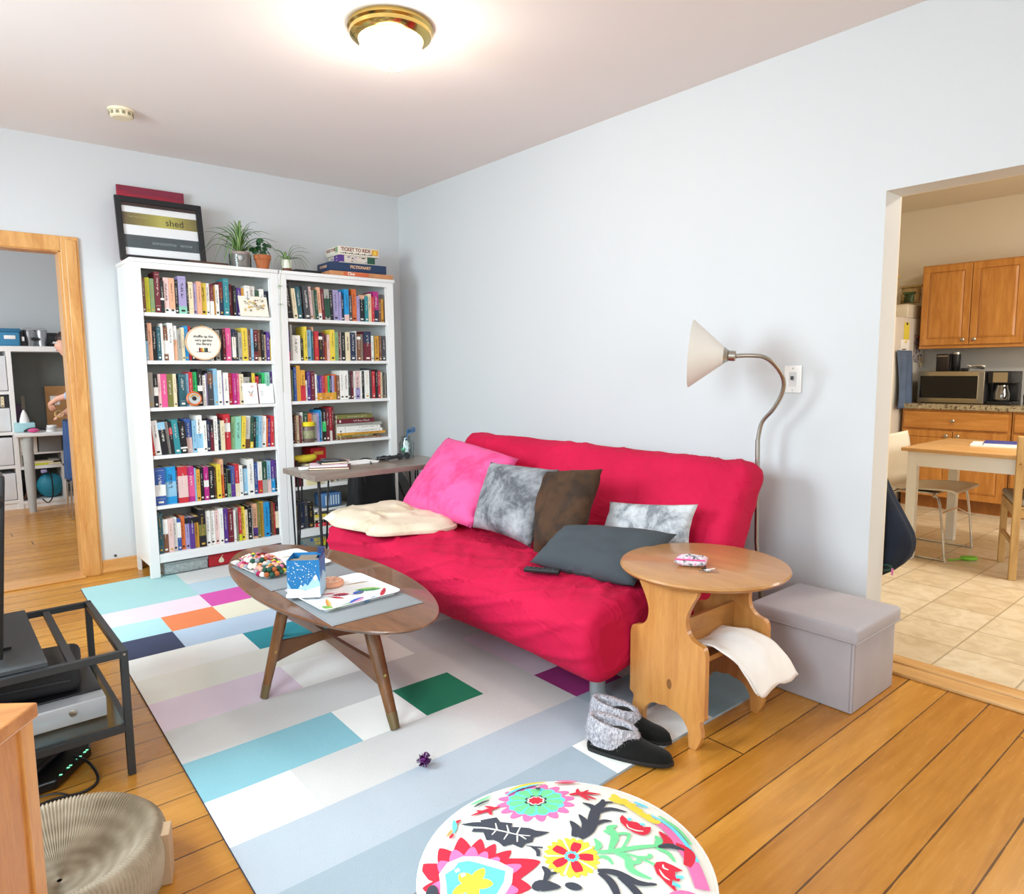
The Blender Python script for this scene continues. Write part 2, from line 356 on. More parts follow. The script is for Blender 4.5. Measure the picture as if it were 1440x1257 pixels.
# ceiling light
BRASS = mat('polished_brass', 'c9b068', .16, 1, var=.05, bump=0)
t = thing('ceiling_light', 'brass flush ceiling light with a glowing frosted glass dome', 'ceiling light', (-1.4985, -2.444, H))
MB().lathe([(.05, H-.001), (.174, H-.002), (.176, H-.018), (.168, H-.026), (.166, H-.04), (.15, H-.052), (.134, H-.056), (.128, H-.05), (.05, H-.03)], (-1.4985, -2.444, 0), 48).build('brass_ring', BRASS, t)
nt = NT('glowing_opal_glass'); nt.b.inputs['Base Color'].default_value = (1, .97, .9, 1); nt.b.inputs['Emission Color'].default_value = (1, .93, .8, 1); nt.b.inputs['Emission Strength'].default_value = 4
MB().lathe([(.130*math.cos(a)**.9, H-.052-.108*math.sin(a)) for a in [PI/2*i/14 for i in range(14)]]+[(0, H-.16)], (-1.4985, -2.444, 0), 40).build('glass_dome', nt.m, t)
MB().lathe([(0, H-.158), (.011, H-.16), (.012, H-.168), (.006, H-.176), (0, H-.178)], (-1.4985, -2.444, 0), 14).build('finial', BRASS, t)
# smoke detector
t = thing('smoke_detector', 'round cream smoke detector on the ceiling', 'smoke detector', (-2.155, -.735, H))
CREAMP = mat('aged_plastic', 'e8dcbc', .45, bump=0)
MB().lathe([(0, H-.045), (.045, H-.045), (.055, H-.038), (.058, H-.014), (0, H-.012)], (-2.155, -.735, 0), 28).build('cap', CREAMP, t)
MB().lathe([(0, H-.014), (.064, H-.013), (.066, H-.001), (0, H-.0005)], (-2.155, -.735, 0), 28).build('base', CREAMP, t)
m = MB()
for k in range(12): a = k*PI/6; m.box(-.008, .008, .052, .059, H-.034, H-.018, M=Matrix.Translation((-2.155, -.735, 0)) @ Rz(a))
m.build('vents', mat('vent_dark', '8c8468', .6, bump=0), t)

# ---------------------------------------------------------------- rug
def rugm(n, c): return mat('rug_'+n, c, .95, var=.035, nscale=3, bump=.5, bscale=260, spec=.1, dist=.003)
RC = {'a': 'a8d0d0', 'g': 'd6d6d4', 'l': 'b6cdd9', 'p': 'ecd8e2', 'm': 'd65cac', 'c': 'b6e0e4', 'o': 'ec8a5c', 'y': 'eae6d0', 'n': '4a5068', 'b': 'bccfe2', 'w': 'f5f5f0', 't': '3f9aa6',
      'e': 'eeede2', 'v': 'e8d8e4', 'C': '8fc3cf', 'G': '2f7f62', 'V': 'b7c2cc', 's': 'a3b3be', 'k': '98b8c2', 'M': 'a03a7c', 'h': 'd6d6d6'}
ROWS = ['aaggggaa', 'aallllbb', 'ppmmyygg', 'coyyllbb', 'nbbbbbaa', 'wwttwwee', 'eeeeewwh', 'vvwwhhgg', 'gggggvvh', 'CCwGgvgg', 'wggggMhh', 'VVVVVskk', 'sssswwkk']
ys = [-.31, -.65, -.91, -1.165, -1.42, -1.68, -1.937, -2.19, -2.453, -2.716, -2.98, -3.237, -3.485, -3.71]
keys = list(RC); rm = [rugm(k, RC[k]) for k in keys]; m = MB()
def rx(j, y): return -2.455-.105*(-y-.31)/3.4+ (2.06+.09*(-y-.31)/3.4)*j/8
def ry(j, y): return y+.004*j*(1 if y < -3.6 else 0)+.004*math.sin(j*1.3+y*3)
for i, row in enumerate(ROWS):
    for j, ch in enumerate(row):
        a, b = ys[i], ys[i+1]; n = 3
        for q in range(n):
            u0, u1 = j+q/n, j+(q+1)/n
            P = [(rx(u0, b), ry(u0, b)), (rx(u1, b), ry(u1, b)), (rx(u1, a), ry(u1, a)), (rx(u0, a), ry(u0, a))]
            m.F([m.V((x, y, .008+.0015*noise.noise(Vector((x*3, y*3, 0))))) for x, y in P], keys.index(ch), False)
# edge of the rug
L = [(rx(0, y), ry(0, y)) for y in ys]; Rr = [(rx(8, y), ry(8, y)) for y in ys]
for S in (L, Rr):
    for (a, b) in zip(S, S[1:]): m.F([m.V((a[0], a[1], 0)), m.V((b[0], b[1], 0)), m.V((b[0], b[1], .009)), m.V((a[0], a[1], .009))], keys.index('n'), False)
for y, ch in ((ys[0], 'a'), (ys[-1], 's')):
    for j in range(24):
        u, v_ = j/3, (j+1)/3; m.F([m.V((rx(u, y), ry(u, y), 0)), m.V((rx(v_, y), ry(v_, y), 0)), m.V((rx(v_, y), ry(v_, y), .009)), m.V((rx(u, y), ry(u, y), .009))], keys.index(ch), False)
m.F([m.V((rx(0, ys[0])+.01, ys[0]-.01, .0005)), m.V((rx(8, ys[0])-.01, ys[0]-.01, .0005)), m.V((rx(8, ys[-1])-.01, ys[-1]+.04, .0005)), m.V((rx(0, ys[-1])+.01, ys[-1]+.012, .0005))], keys.index('g'), False)
tag(m.build('patchwork_rug', rm), 'large flatwoven rug of pastel blocks with green, magenta, orange and navy', 'rug')
# ---------------------------------------------------------------- bookcases
SH = {'L': [1.657, 1.366, 1.077, .779, .462, .155], 'R': [1.657, 1.368, 1.085, .787, .476, .165]}
OPEN = {'L': (-2.030, -1.243), 'R': (-1.137, -.362)}
def bookcase(side, x0, x1, label):
    t = thing('bookcase', label, 'bookcase', (x0, -.40, 0), 'white bookcases against the back wall')
    yf, yb = -.395, -.025
    MB().rbox(x0-.008, x1+.008, yf-.012, yb, 1.952, 1.975, .004).build('top_board', WHITE, t)
    MB().box(x0+.055, x1-.055, yf, yf+.02, 1.917, 1.952).build('header_rail', WHITE, t, bevel=.002)
    for a, b, nm in ((x0, x0+.055, 0), (x1-.055, x1, 1)):
        MB().box(a, b, yf, yf+.028, .0095, 1.952).build('front_post', WHITE, t, bevel=.002)
        c = x0+.009 if nm == 0 else x1-.009
        MB().box(c-.009, c+.009, yf+.028, yb-.05, .09, 1.952).build('side_panel', WHITE, t)
        MB().box(c-.009, c+.009+.0, yb-.05, yb, 0, 1.952).build('rear_post', WHITE, t)
        i0 = x0+.018 if nm == 0 else x1-.060
        MB().box(i0, i0+.042, yf+.028, yf+.03, .1, 1.95).build('inner_lining', WHITE, t)
    bp = MB().box(x0+.018, x1-.018, yb-.006, yb, .1, 1.952)
    bp.build('back_panel', mat('bookcase_back', 'dedbd2', .5, var=.01, bump=0), t)
    for z in SH[side][:5]: MB().box(x0+.018, x1-.018, yf+.008, yb-.006, z-.022, z).build('shelf', WHITE, t, bevel=.0015)
    z = SH[side][5]
    MB().box(x0+.018, x1-.018, yf+.004, yb-.006, z-.02, z).build('bottom_board', WHITE, t, bevel=.0015)
    MB().box(x0+.055, x1-.055, yf+.004, yf+.022, z-.055, z-.02).build('bottom_rail', WHITE, t, bevel=.0015)
    return t
bookcase('L', -2.088, -1.192, 'left white bookcase under the framed print, beside the door casing')
bookcase('R', -1.190, -.300, 'right white bookcase with board games on top, behind the desk')

# ---------------------------------------------------------------- books
PAL = {'k': ('black', '1c1c20'), 'h': ('charcoal', '45464a'), 'w': ('white', 'f1eee6'), 'c': ('cream', 'ead9b4'), 'y': ('yellow', 'e8cb45'), 'Y': ('lime yellow', 'cdd022'),
       'g': ('sage green', '86a878'), 'G': ('dark green', '24503c'), 'i': ('bright green', '35c06a'), 'm': ('mint', '8fcdb4'), 't': ('teal', '2f8a92'), 'T': ('dark teal', '2c5c66'),
       'b': ('blue', '34589c'), 'B': ('navy', '22304e'), 'l': ('light blue', '8fc0da'), 'a': ('azure', '1f93cf'), 'r': ('red', 'c8303a'), 'R': ('burgundy', '6e1f2c'), 'p': ('pink', 'e0568e'),
       'P': ('magenta', 'b82a80'), 'v': ('purple', '58358a'), 'V': ('lavender', 'a79cc6'), 'o': ('orange', 'dc6e34'), 's': ('peach', 'e9ae8c'), 'n': ('brown', '7e5238'), 'e': ('grey', 'a7a59c'),
       'q': ('pale pink', 'e6c3bd'), 'd': ('mustard', 'dca03a'), 'O': ('olive', '77743a')}
BM = {k: mat('book_'+v[0].replace(' ', '_'), v[1], .42, var=.05, nscale=14, bump=.03, bscale=300) for k, v in PAL.items()}
PAGE = mat('book_pages', 'dfd2b6', .85, var=.08, nscale=60, bump=.3, bscale=200)
INKL = mat('pale_ink', 'efe9dc', .5, bump=0); INKD = mat('dark_ink', '2a2522', .5, bump=0); INKG = mat('gold_ink', 'd0a648', .4, bump=0)
DARKC = set('khGTBRvPnObrpt')
rnd = random.Random(5)
def book_mb(w, h, d, col, band=None):
    m = MB(); c = .0022
    m.box(0, w, 0, .003, 0, h, 0)
    m.box(0, c, .003, d, 0, h, 0); m.box(w-c, w, .003, d, 0, h, 0)
    m.box(c, w-c, .003, d-.004, .003, h-.004, 1)
    e = -.0006
    def rect(x0, x1, z0, z1, mi): m.F([m.V((x0, e, z0)), m.V((x1, e, z0)), m.V((x1, e, z1)), m.V((x0, e, z1))], mi, False)
    if band: f0, f1 = band; m.box(-.0004, w+.0004, -.0004, .01, h*f0, h*f1, 3); e = -.001
    # lettering strokes down the spine
    z = h*rnd.uniform(.8, .9); cw = w*rnd.uniform(.2, .34); x0 = w*.5-cw/2
    end = h*rnd.uniform(.3, .5); st = rnd.uniform(.003, .0055)
    while z > end:
        if rnd.random() > .18:
            k = rnd.random(); rect(x0+(0 if k < .6 else cw*.5), x0+cw*(1 if k > .3 else .55), z-st*.55, z, 2)
            if k < .5: rect(x0, x0+cw*.25, z-st*.9, z, 2)
        z -= st
    if rnd.random() < .6: rect(w*.25, w*.75, h*.06, h*.06+min(w*.5, .012), 2)
    if rnd.random() < .35: rect(w*.1, w*.9, h*.93, h*.935, 2); rect(w*.1, w*.9, h*.17, h*.175, 2)
    return m
ORD = ['first', 'second', 'third', 'fourth', 'fifth', 'sixth', 'seventh', 'eighth', 'ninth', 'tenth', 'eleventh', 'twelfth', 'thirteenth', 'fourteenth', 'fifteenth', 'sixteenth', 'seventeenth', 'eighteenth', 'nineteenth', 'twentieth']
ORD += ['twenty-'+o for o in ORD[:9]]+['thirtieth']+['thirty-'+o for o in ORD[:9]]+['fortieth']
SNAME = ['top', 'second', 'third', 'fourth', 'fifth', 'bottom']
def place_book(x, y, z, w, h, d, k, tilt, label, group, bandc=None, band=None):
    ink = INKL if k in DARKC else INKD
    if rnd.random() < .12: ink = INKG
    o = book_mb(w, h, d, k, band).build('book', [BM[k], PAGE, ink, BM[bandc or 'w']], origin=(0, 0, 0))
    o.location = (x, y, z); o.rotation_euler = (0, R(tilt), 0)
    return tag(o, label, 'book', group)
def shelf(side, lv, spec, x0=None, x1=None, extra=0):
    a, b = OPEN[side]; a = x0 if x0 is not None else a; b = x1 if x1 is not None else b
    items = []
    for tk in spec.split():
        bandc = band = None; tilt = 0
        if '~' in tk: tk, tl = tk.split('~'); tilt = float(tl)
        if '+' in tk: tk, bb = tk.split('+'); bandc = bb[0]; band = [float(q) for q in bb[1:].split('-')]; band = (band[0]/100, band[1]/100)
        k = tk[0]; w, h = tk[1:].split('/'); items.append((k, float(w), float(h)/100, tilt, bandc, band))
    tot = sum(i[1] for i in items); sc_ = (b-a-.004)/tot; x = a+.002; z = SH[side][lv]
    unit = 'left' if side == 'L' else 'right'
    for n, (k, w, h, tilt, bc, bd) in enumerate(items):
        W = w*sc_; hw = 'thick' if W > .035 else ('slim' if W < .018 else 'medium')
        size = 'tall' if h > .222 else ('short' if h < .185 else '')
        wide = ' wide' if W > .04 else (' slim' if W < .016 else '')
        lab = ('%s%s %s book, %s from left, %s shelf of %s bookcase' % (size, wide, PAL[k][0], ORD[n], SNAME[lv], unit)).strip()
        d = min(.17, .11+h*.2)*rnd.uniform(.9, 1)
        y = -.362+rnd.uniform(-.012, .012)+max(0, (.19-h)*.15)
        hh = min(h*1.03, (1.917 if lv == 0 else SH[side][lv-1]-.022)-z-.012)
        place_book(x+.0004, y, z+.0008+(W*math.sin(R(abs(tilt))) if tilt > 0 else 0), W-.0012, hh, d, k, tilt, lab, 'books on the %s shelf of the %s bookcase' % (SNAME[lv], unit), bc, bd)
        x += W
shelf('L', 0, 'n5/20 Y6/20.5 g6/20 R7/24 k5/19+w40-46 q7/21+w0-14 s8/21+w0-12 k5/20 V11/22.5+m0-20 k3/18 c7/19.5 V5/19 s6/20 y8/19.5 w5/19.5 R5/19+w0-45 d3/18 w6/19 R6/21+B0-50 t8/23 R6/20 k4/19 l2/17 v7/18 d5/18 w8/19.5+l30-60 w9/19.5+r40-60 G6/17 w7/18 B7/17 k3/17')
shelf('L', 1, 'k3/23+l0-50 s6/22 k6/20 T5/20 w3/22 n6/20+w20-60 w7/22.5 w5/21+s0-60 e5/19 c4/20 a5/21 r4/21 k5/20 R7/20 n8/20 l5/21 w4/20 k4/20 e6/19 k4/20 R4/20 p7/20.5 w2/20 B5/20+w10-75 h4/19.5 e5/18 y8/21 c2/20 n4/20 l4/20.5 R6/20+k30-60 n5/20+c0-12 k4/20 c4/17 v5/19 y3/14')
shelf('L', 2, 'e7/21 k5/20+w35-60 q4/20 p7/20 O7/20 c4/20 h3/17 T9/20 l4/20 r5/21+c0-40 i6/21 k6/23+w40-55 w5/19 V3/20 h7/22+n60-90 l5/23 w6/22 V2/19 w7/20.5 r6/20 P5/20 p4/20 c6/19.5 e8/17.5 k4/21 y4/20 r6/18 G5/19 i4/20 m6/20.5 v6/21')
shelf('L', 3, 'r4/18~-5 w8/21~-5 k9/20.5+l75-97~-5 e4/20~-4 k4/20+r60-80~-4 t8/21~-4 k9/19.5+w15-20~-3 b8/21+q0-45~-2 l6/20 w8/23+l10-50 w5/19.5 B5/20 R5/20+k60-99 w6/22 B4/20 c5/19 r9/23+w50-75 g6/21~3 m8/21~3 y6/21~4 w8/21+n0-28~4 G4/20.5+y0-20~4 k4/20~3 t4/20~3 l5/20.5~3 w7/20.5~3 o3/19~3 v4/19~3 r5/20.5~2 w4/18')
shelf('L', 4, 'b13/23+w25-55 a14/23+l20-60 B2/21 r12/22.5+q15-75 P9/22+p15-75 l2/21 d5/20 k5/21 P6/21+w40-60 k8/21 n3/20 y6/22 s4/25+o0-60 k5/18 g4/18+k50-99 b6/20+v0-40 r6/21+c0-40 w5/20 h7/19.5+l5-90 w9/23.5 b6/21 w6/21+r0-42 G7/21+e0-42 l6/21+q0-42 v6/21+a0-42 v4/21+B0-42')
shelf('L', 5, 'T7/25 n7/21+w55-99 q7/21 w6/21 b5/20+w40-88 o6/21 V6/20+k80-99 v6/20+k80-99 d7/20+k80-99 k10/24+O30-60 w7/22.5 w7/22 q6/22 w6/23 v7/22.5 R8/22 w3/21 e5/22 r4/22+Y0-20 y6/22 c4/20 k6/22 w3/21 s7/23+v5-30 O3/24 y3/24 d4/24 a8/23.5 B3/23 n5/23 r3/22 k6/23+c20-70')
shelf('R', 0, 'q3/18~-6 k7/24~-6 c5/20~-5 T6/21~-4 k3/21~-4 h8/22~-4 q4/22~-4 e4/20~-3 G3/20~-3 s5/22+w0-20~-3 R4/21~-3 e7/21+G10-70~-2 k5/20~-2 V8/21~-1 V3/20 B4/18 a6/22+q0-20 h5/18 o7/22.5 V4/18 k8/19+s85-99 t5/18 c5/20 r3/18 P8/22+B0-40 n4/17 d4/17')
shelf('R', 1, 'v4/20+p0-30 e3/24 w12/17 k4/15 y4/23 l7/21 T2/20 s2/23 r6/20 k5/18+w80-92 R4/19 o4/13 q4/18 y7/21.5 g5/20 R3/20 w2/20 k6/20 c7/20 B8/20 w3/21 n5/19+w80-90 e5/19 R11/21+B60-99 w4/18 m3/18 d7/18 n4/18 h6/18')
shelf('R', 2, 'n5/23 g2/21 b4/23 d6/24 d7/21+r0-50 w3/14 v6/20 R6/20 w3/18 b3.4/17+d0-30 v3.4/17+d0-30 p3.4/17+d0-30 r3.4/17+d0-30 o3.4/17+d0-30 i3.4/17+d0-30 B3.4/17+d0-30 V3.4/17+d0-30 o4/18+y0-30 n5/17 w6/20.5 w7/20.5 h6/20 R4/20 w3/20 q8/20+V0-40 w3/20 k5/20 w8/20.5 h5/22 r5/20 k4/21 r5/20 c4/19 h3/19 e3/19')
shelf('R', 3, 'v3/19 k4/17 n4/19 c5/19 R3/19 w5/21 G8/21 o6/20+c0-60 q4/19 e6/19 V4/20 a5/22 w2/21 k6/23+i30-60 R7/23 r6/23.5+w0-30 R5/24', x1=-.80)
shelf('R', 4, 'R5/20 k3/18 R7/14 w4/14 c5/15 g6/15', x1=-.98)
shelf('R', 5, 'k5/19 B7/20 h5/19 k6/18', x1=-.99)

# horizontal stacks
def flat_stack(x0, y, z, spec, unitlab, group):
    for n, (k, w, th, d, rz) in enumerate(spec):
        ink = INKL if k in DARKC else INKD
        o = book_mb(th, w, d, k).build('book', [BM[k], PAGE, ink, BM['w']], origin=(0, 0, 0))
        o.location = (x0, y, z+th+.0005); o.rotation_euler = Matrix.Rotation(R(rz), 3, 'Z').to_4x4().to_euler()
        o.matrix_basis = Matrix.Translation((x0, y, z+th+.0005)) @ Rz(R(rz)) @ Matrix.Rotation(R(90), 4, 'Y')
        tag(o, '%s book lying %s from bottom %s' % (PAL[k][0], ORD[n], unitlab), 'book', group)
        z += th+.0008
flat_stack(-.785, -.365, SH['R'][3], [('n', .36, .014, .17, 0), ('O', .30, .016, .17, 1), ('d', .40, .018, .17, 0), ('w', .37, .022, .17, -1), ('w', .36, .024, .17, 1), ('e', .37, .02, .17, 0), ('R', .31, .034, .16, 1), ('O', .29, .03, .16, -1)], 'in the stack right of the fourth shelf', 'stacked books on the fourth shelf of the right bookcase')
flat_stack(-.80, -.34, SH['R'][4], [('e', .15, .03, .13, 0), ('k', .15, .03, .13, 1), ('w', .14, .02, .13, -2), ('t', .14, .035, .13, 0), ('k', .15, .02, .13, 2), ('q', .12, .018, .12, 0)], 'of the stack before the red box', 'stacked books on the fifth shelf of the right bookcase')
flat_stack(-.60, -.35, SH['R'][4], [('R', .21, .03, .14, 0), ('w', .2, .026, .14, 1), ('p', .21, .03, .14, -1), ('k', .2, .03, .13, 0)], 'of the stack behind the glass jar', 'stacked books beside them on the fifth shelf')
flat_stack(-1.12, -.37, SH['R'][5], [('r', .42, .03, .2, 0), ('w', .40, .014, .2, 1), ('y', .40, .02, .2, -1), ('c', .3, .02, .2, 0)][:0]+[], '', '')
flat_stack(-.985, -.37, SH['R'][5], [('r', .36, .028, .2, 0), ('k', .35, .02, .2, 0), ('c', .34, .02, .2, 1), ('y', .34, .02, .2, -1), ('h', .3, .02, .2, 0), ('w', .32, .016, .2, 0)], 'of the stack under the desk', 'stacked books on the bottom shelf of the right bookcase')
flat_stack(-.60, -.37, SH['R'][5], [('h', .22, .03, .2, 0), ('w', .22, .02, .2, 0), ('k', .22, .03, .2, 1), ('O', .22, .03, .2, -1), ('w', .22, .016, .2, 0), ('k', .22, .035, .2, 0)], 'of the stack behind the black bag', 'magazines behind the tote on the bottom shelf')

# things on the shelves
BOXB = mat('box_blue', '4f78a8', .5)
t = thing('storage_tin', 'blue and white box on the flat books, bottom shelf, right bookcase', 'box', (-.84, -.30, SH['R'][5]+.135))
MB().rbox(-.93, -.77, -.365, -.24, SH['R'][5]+.135, SH['R'][5]+.235, .01).build('body', BOXB, t); m = MB()
for i in range(6): m.box(-.90+.02*i, -.89+.02*i, -.3665, -.365, SH['R'][5]+.15, SH['R'][5]+.22)
m.build('printed_label', mat('label_pale', 'c9d6e0', .5), t)
yt = SH['R'][4]
t = thing('yellow_bundle', 'rolled yellow cloth bundle lying on books, fifth shelf, right bookcase', 'cloth bundle', (-1.03, -.31, yt+.165))
m = MB(); P = spline([(-1.11, -.32, yt+.20), (-1.06, -.33, yt+.195), (-.99, -.33, yt+.195), (-.94, -.32, yt+.205)], 5)
m.tube(P, [.012+.022*math.sin(PI*i/(len(P)-1))**.5+.002*math.sin(i*2.1) for i in range(len(P))], 14, flat=.8); m.build('cloth', mat('yellow_cloth', 'cdb82c', .8, var=.15, bump=.4, bscale=80), t)
m = MB(); m.tube([(-1.075+.0, -.33+.03*math.cos(a), yt+.196+.026*math.sin(a)) for a in [2*PI*k/16 for k in range(17)]], .003, 6, caps=False); m.build('tie', BM['d'], t)
def simplebox(name, x0, x1, y0, y1, z0, z1, m1, label, cat, r=.004, band=None, bm=None, group=None):
    t = thing(name, label, cat, ((x0+x1)/2, (y0+y1)/2, z0), group)
    MB().rbox(x0, x1, y0, y1, z0, z1-.0, r).build('body', m1, t)
    if band:
        a, b, c, d = band; MB().box(x0+(x1-x0)*a, x0+(x1-x0)*b, y0-.001, y0, z0+(z1-z0)*c, z0+(z1-z0)*d).build('front_label', bm, t)
    return t
simplebox('carton', -1.03, -.92, -.365, -.27, yt, yt+.15, mat('cream_card', 'd8cda0', .7), 'cream card box behind the desk edge, fifth shelf, right bookcase', 'box', band=(.2, .8, .3, .7), bm=mat('olive_print', '8c8a5a', .6))
simplebox('red_box', -.95, -.83, -.26, -.10, yt, yt+.255, mat('bright_red_card', 'c8141c', .5), 'bright red upright box on the fifth shelf of the right bookcase', 'box', band=(.2, .8, .8, .9), bm=BM['d'])
simplebox('white_box', -.91, -.84, -.34, -.27, yt, yt+.1, mat('white_card', 'eeebe2', .6), 'small white carton before the red box, fifth shelf, right bookcase', 'box', band=(.2, .8, .6, .9), bm=BM['s'])
# jar with yellow lid
zt = SH['R'][3]
t = thing('snack_jar', 'brown jar with a bright yellow lid before books, fourth shelf', 'jar', (-1.0, -.375, zt))
m = MB().lathe([(0, zt+.001), (.042, zt+.001), (.046, zt+.01), (.046, zt+.105), (.04, zt+.118), (0, zt+.118)], (-1.0, -.345, 0), 28); m.build('jar_body', mat('jar_brown', '6e5a50', .4, var=.3, nscale=40), t)
MB().lathe([(.044, zt+.116), (.047, zt+.118), (.047, zt+.143), (.04, zt+.148), (0, zt+.148)], (-1.0, -.345, 0), 28).build('lid', mat('yellow_lid', 'ecd40c', .4, bump=0), t)
MB().lathe([(.0465, zt+.03), (.0468, zt+.031), (.0468, zt+.085), (.0465, zt+.086)], (-1.0, -.345, 0), 28).build('paper_label', mat('jar_label', '8f8f6a', .6, var=.3, nscale=60), t)
# illustrated card on top shelf
def panel(name, x0, x1, yb, z0, hgt, lean, th, m_, parent=None, label=None, cat=None):
    # upright panel leaning back; returns builder frame O,X,Y
    O = Vector((x0, yb, z0)); X = Vector((1, 0, 0)); Y = Vector((0, math.sin(R(lean)), math.cos(R(lean)))); return O, X, Y
z = SH['L'][0]; O, X, Y = panel('', -1.455, 0, -.392, z+.001, 0, 10, 0, None)
t = thing('greeting_card', 'cream illustrated card leaning on books, top shelf, left bookcase', 'card', O)
MB().prism([(0, 0), (.19, 0), (.185, .135), (-.005, .135)], O, X, Y, -.0, .003).build('card_sheet', mat('cream_paper', 'f2ecdc', .7), t)
m = MB(); rr = random.Random(3)
for q in range(46):
    cx = rr.uniform(.03, .16); cy = rr.uniform(.035, .115); a = rr.uniform(.003, .012); m.flat([(cx-a, cy-a*.4), (cx+a*.6, cy-a*.6), (cx+a, cy+a*.5), (cx-a*.2, cy+a*.7)], O+Y.cross(X)*-.0036-Vector((0, .0006+.00004*q, 0)), X, Y, q % 3)
m.build('drawing', [mat('print_gold', 'd9b765', .6), mat('print_brown', '9a8262', .6), mat('print_grey', 'bfb9a2', .6)], t)
# embroidery hoop
z = SH['L'][1]; cx, r = -1.70, .108
O = Vector((cx, -.392, z+.002+r)); X = Vector((1, 0, 0)); Y = Vector((0, math.sin(R(6)), math.cos(R(6)))); N = X.cross(Y)
t = thing('embroidery_hoop', 'round embroidery hoop with stitched words leaning on the second shelf', 'embroidery hoop', (cx, -.39, z))
M_ = Matrix((X, Y, N)).transposed().to_4x4()
MB().lathe([(r-.007, 0), (r, 0), (r, .008), (r-.007, .008), (r-.007, 0)], O, 48, M=M_).build('wooden_hoop', wood('hoop_wood', 'd6a676', 'ecc69c', 'x', .5), t)
MB().lathe([(0, .003), (r-.006, .003), (r-.006, .005), (0, .005)], O, 48, M=M_).build('linen', mat('linen', 'efe9da', .9, bump=.3, bscale=300), t)
for i, (s_, w_) in enumerate((('shuffle up the', .022), ('very garden', .022), ('the library', .022))):
    text('stitched_words', s_, w_, INKD, O+N*.0055+Y*(.042-.024*i)+X*.003, X, Y, t, bold=.0003)
m = MB()
for i, k in enumerate([0, 1, 2, 3, 4]):
    m.flat([(-.03+.011*i, -.055), (-.02+.011*i, -.055), (-.02+.011*i-(.006 if i == 2 else 0), -.030-.002*(i % 2)), (-.03+.011*i-(.006 if i == 2 else 0), -.030)], O+N*.0058, X, Y, k)
m.flat([(-.045, -.058), (.045, -.058), (.045, -.055), (-.045, -.055)], O+N*.006, X, Y, 4)
m.build('stitched_books', [BM['R'], BM['o'], BM['y'], BM['G'], BM['k']], t)
MB().cyl(O+Y*(r+.0), O+Y*(r+.012), .004, seg=8).build('hoop_screw', BRASS, t)
# round tin
z = SH['L'][2]; r = .046; O = Vector((-1.775, -.392, z+.002+r)); Y = Vector((0, math.sin(R(12)), math.cos(R(12)))); N = X.cross(Y); M_ = Matrix((X, Y, N)).transposed().to_4x4()
t = thing('round_badge', 'small round disc with an orange and red rim on the third shelf', 'badge', (-1.775, -.39, z))
MB().lathe([(0, 0), (r, 0), (r, .012), (r-.006, .016), (r-.012, .013)], O, 36, M=M_).build('rim', mat('tin_orange', 'cf6a3a', .4, var=.4, nscale=20), t)
MB().lathe([(r-.010, .0135), (.014, .012)], O, 36, M=M_).build('dish', mat('tin_grey', 'b9c0bc', .4), t)
MB().lathe([(.014, .012), (.012, .014), (0, .015)], O, 24, M=M_).build('centre', BM['k'], t)
m = MB(); m.tube([O+N*.014+X*(.025*math.cos(a))+Y*(.025*math.sin(a)) for a in [PI*.1+PI*.8*k/10 for k in range(11)]], .004, 6); m.build('stripe', BM['d'], t)
# two white cards on third shelf
O = Vector((-1.462, -.392, z+.001)); X = Vector((1, 0, 0)); Y = Vector((0, math.sin(R(9)), math.cos(R(9))))
t = thing('greeting_card', 'white card with a small bird drawing on the third shelf', 'card', O)
MB().prism([(0, 0), (.098, 0), (.098, .142), (0, .142)], O, X, Y, 0, .002).build('card_sheet', mat('white_paper', 'f6f5f2', .7, var=.01), t)
m = MB(); Oo = O+X.cross(Y)*.0026
m.flat([(.03, .09), (.045, .075), (.05, .07), (.047, .082)], Oo, X, Y, 0); m.flat([(.075, .092), (.058, .07), (.055, .068), (.058, .08)], Oo, X, Y, 0)
m.flat([(.04, .06), (.052, .05), (.066, .062), (.06, .074), (.048, .072)], Oo, X, Y, 1); m.flat([(.05, .05), (.045, .035), (.053, .05)], Oo, X, Y, 1); m.flat([(.06, .053), (.066, .038), (.064, .056)], Oo, X, Y, 2)
m.build('bird_drawing', [mat('ink_grey', '6a6468', .6), mat('ink_peach', 'e0bda8', .6), mat('ink_pink', 'e0a4a0', .6)], t)
text('printed_words', 'joy', .016, mat('ink_orange', 'e07a4a', .6), Oo+X*.066+Y*.12, X, Y, t)
O = Vector((-1.355, -.390, z+.001))
t = thing('greeting_card', 'plain white card at the right end of the third shelf', 'card', O)
MB().prism([(0, 0), (.10, 0), (.10, .135), (0, .135)], O, X, Y, 0, .002).build('card_sheet', mat('white_paper2', 'f4f4f4', .7, var=.01), t)
m = MB()
for q in (.055, .068, .08): m.flat([(.012, q), (.03, q), (.03, q+.005), (.012, q+.005)], O+X.cross(Y)*.0026, X, Y)
m.build('printed_lines', mat('ink_pale', 'c8c6c4', .6), t)

# ---------------------------------------------------------------- on top of the bookcases
zt = 1.976
def leanbox(): pass
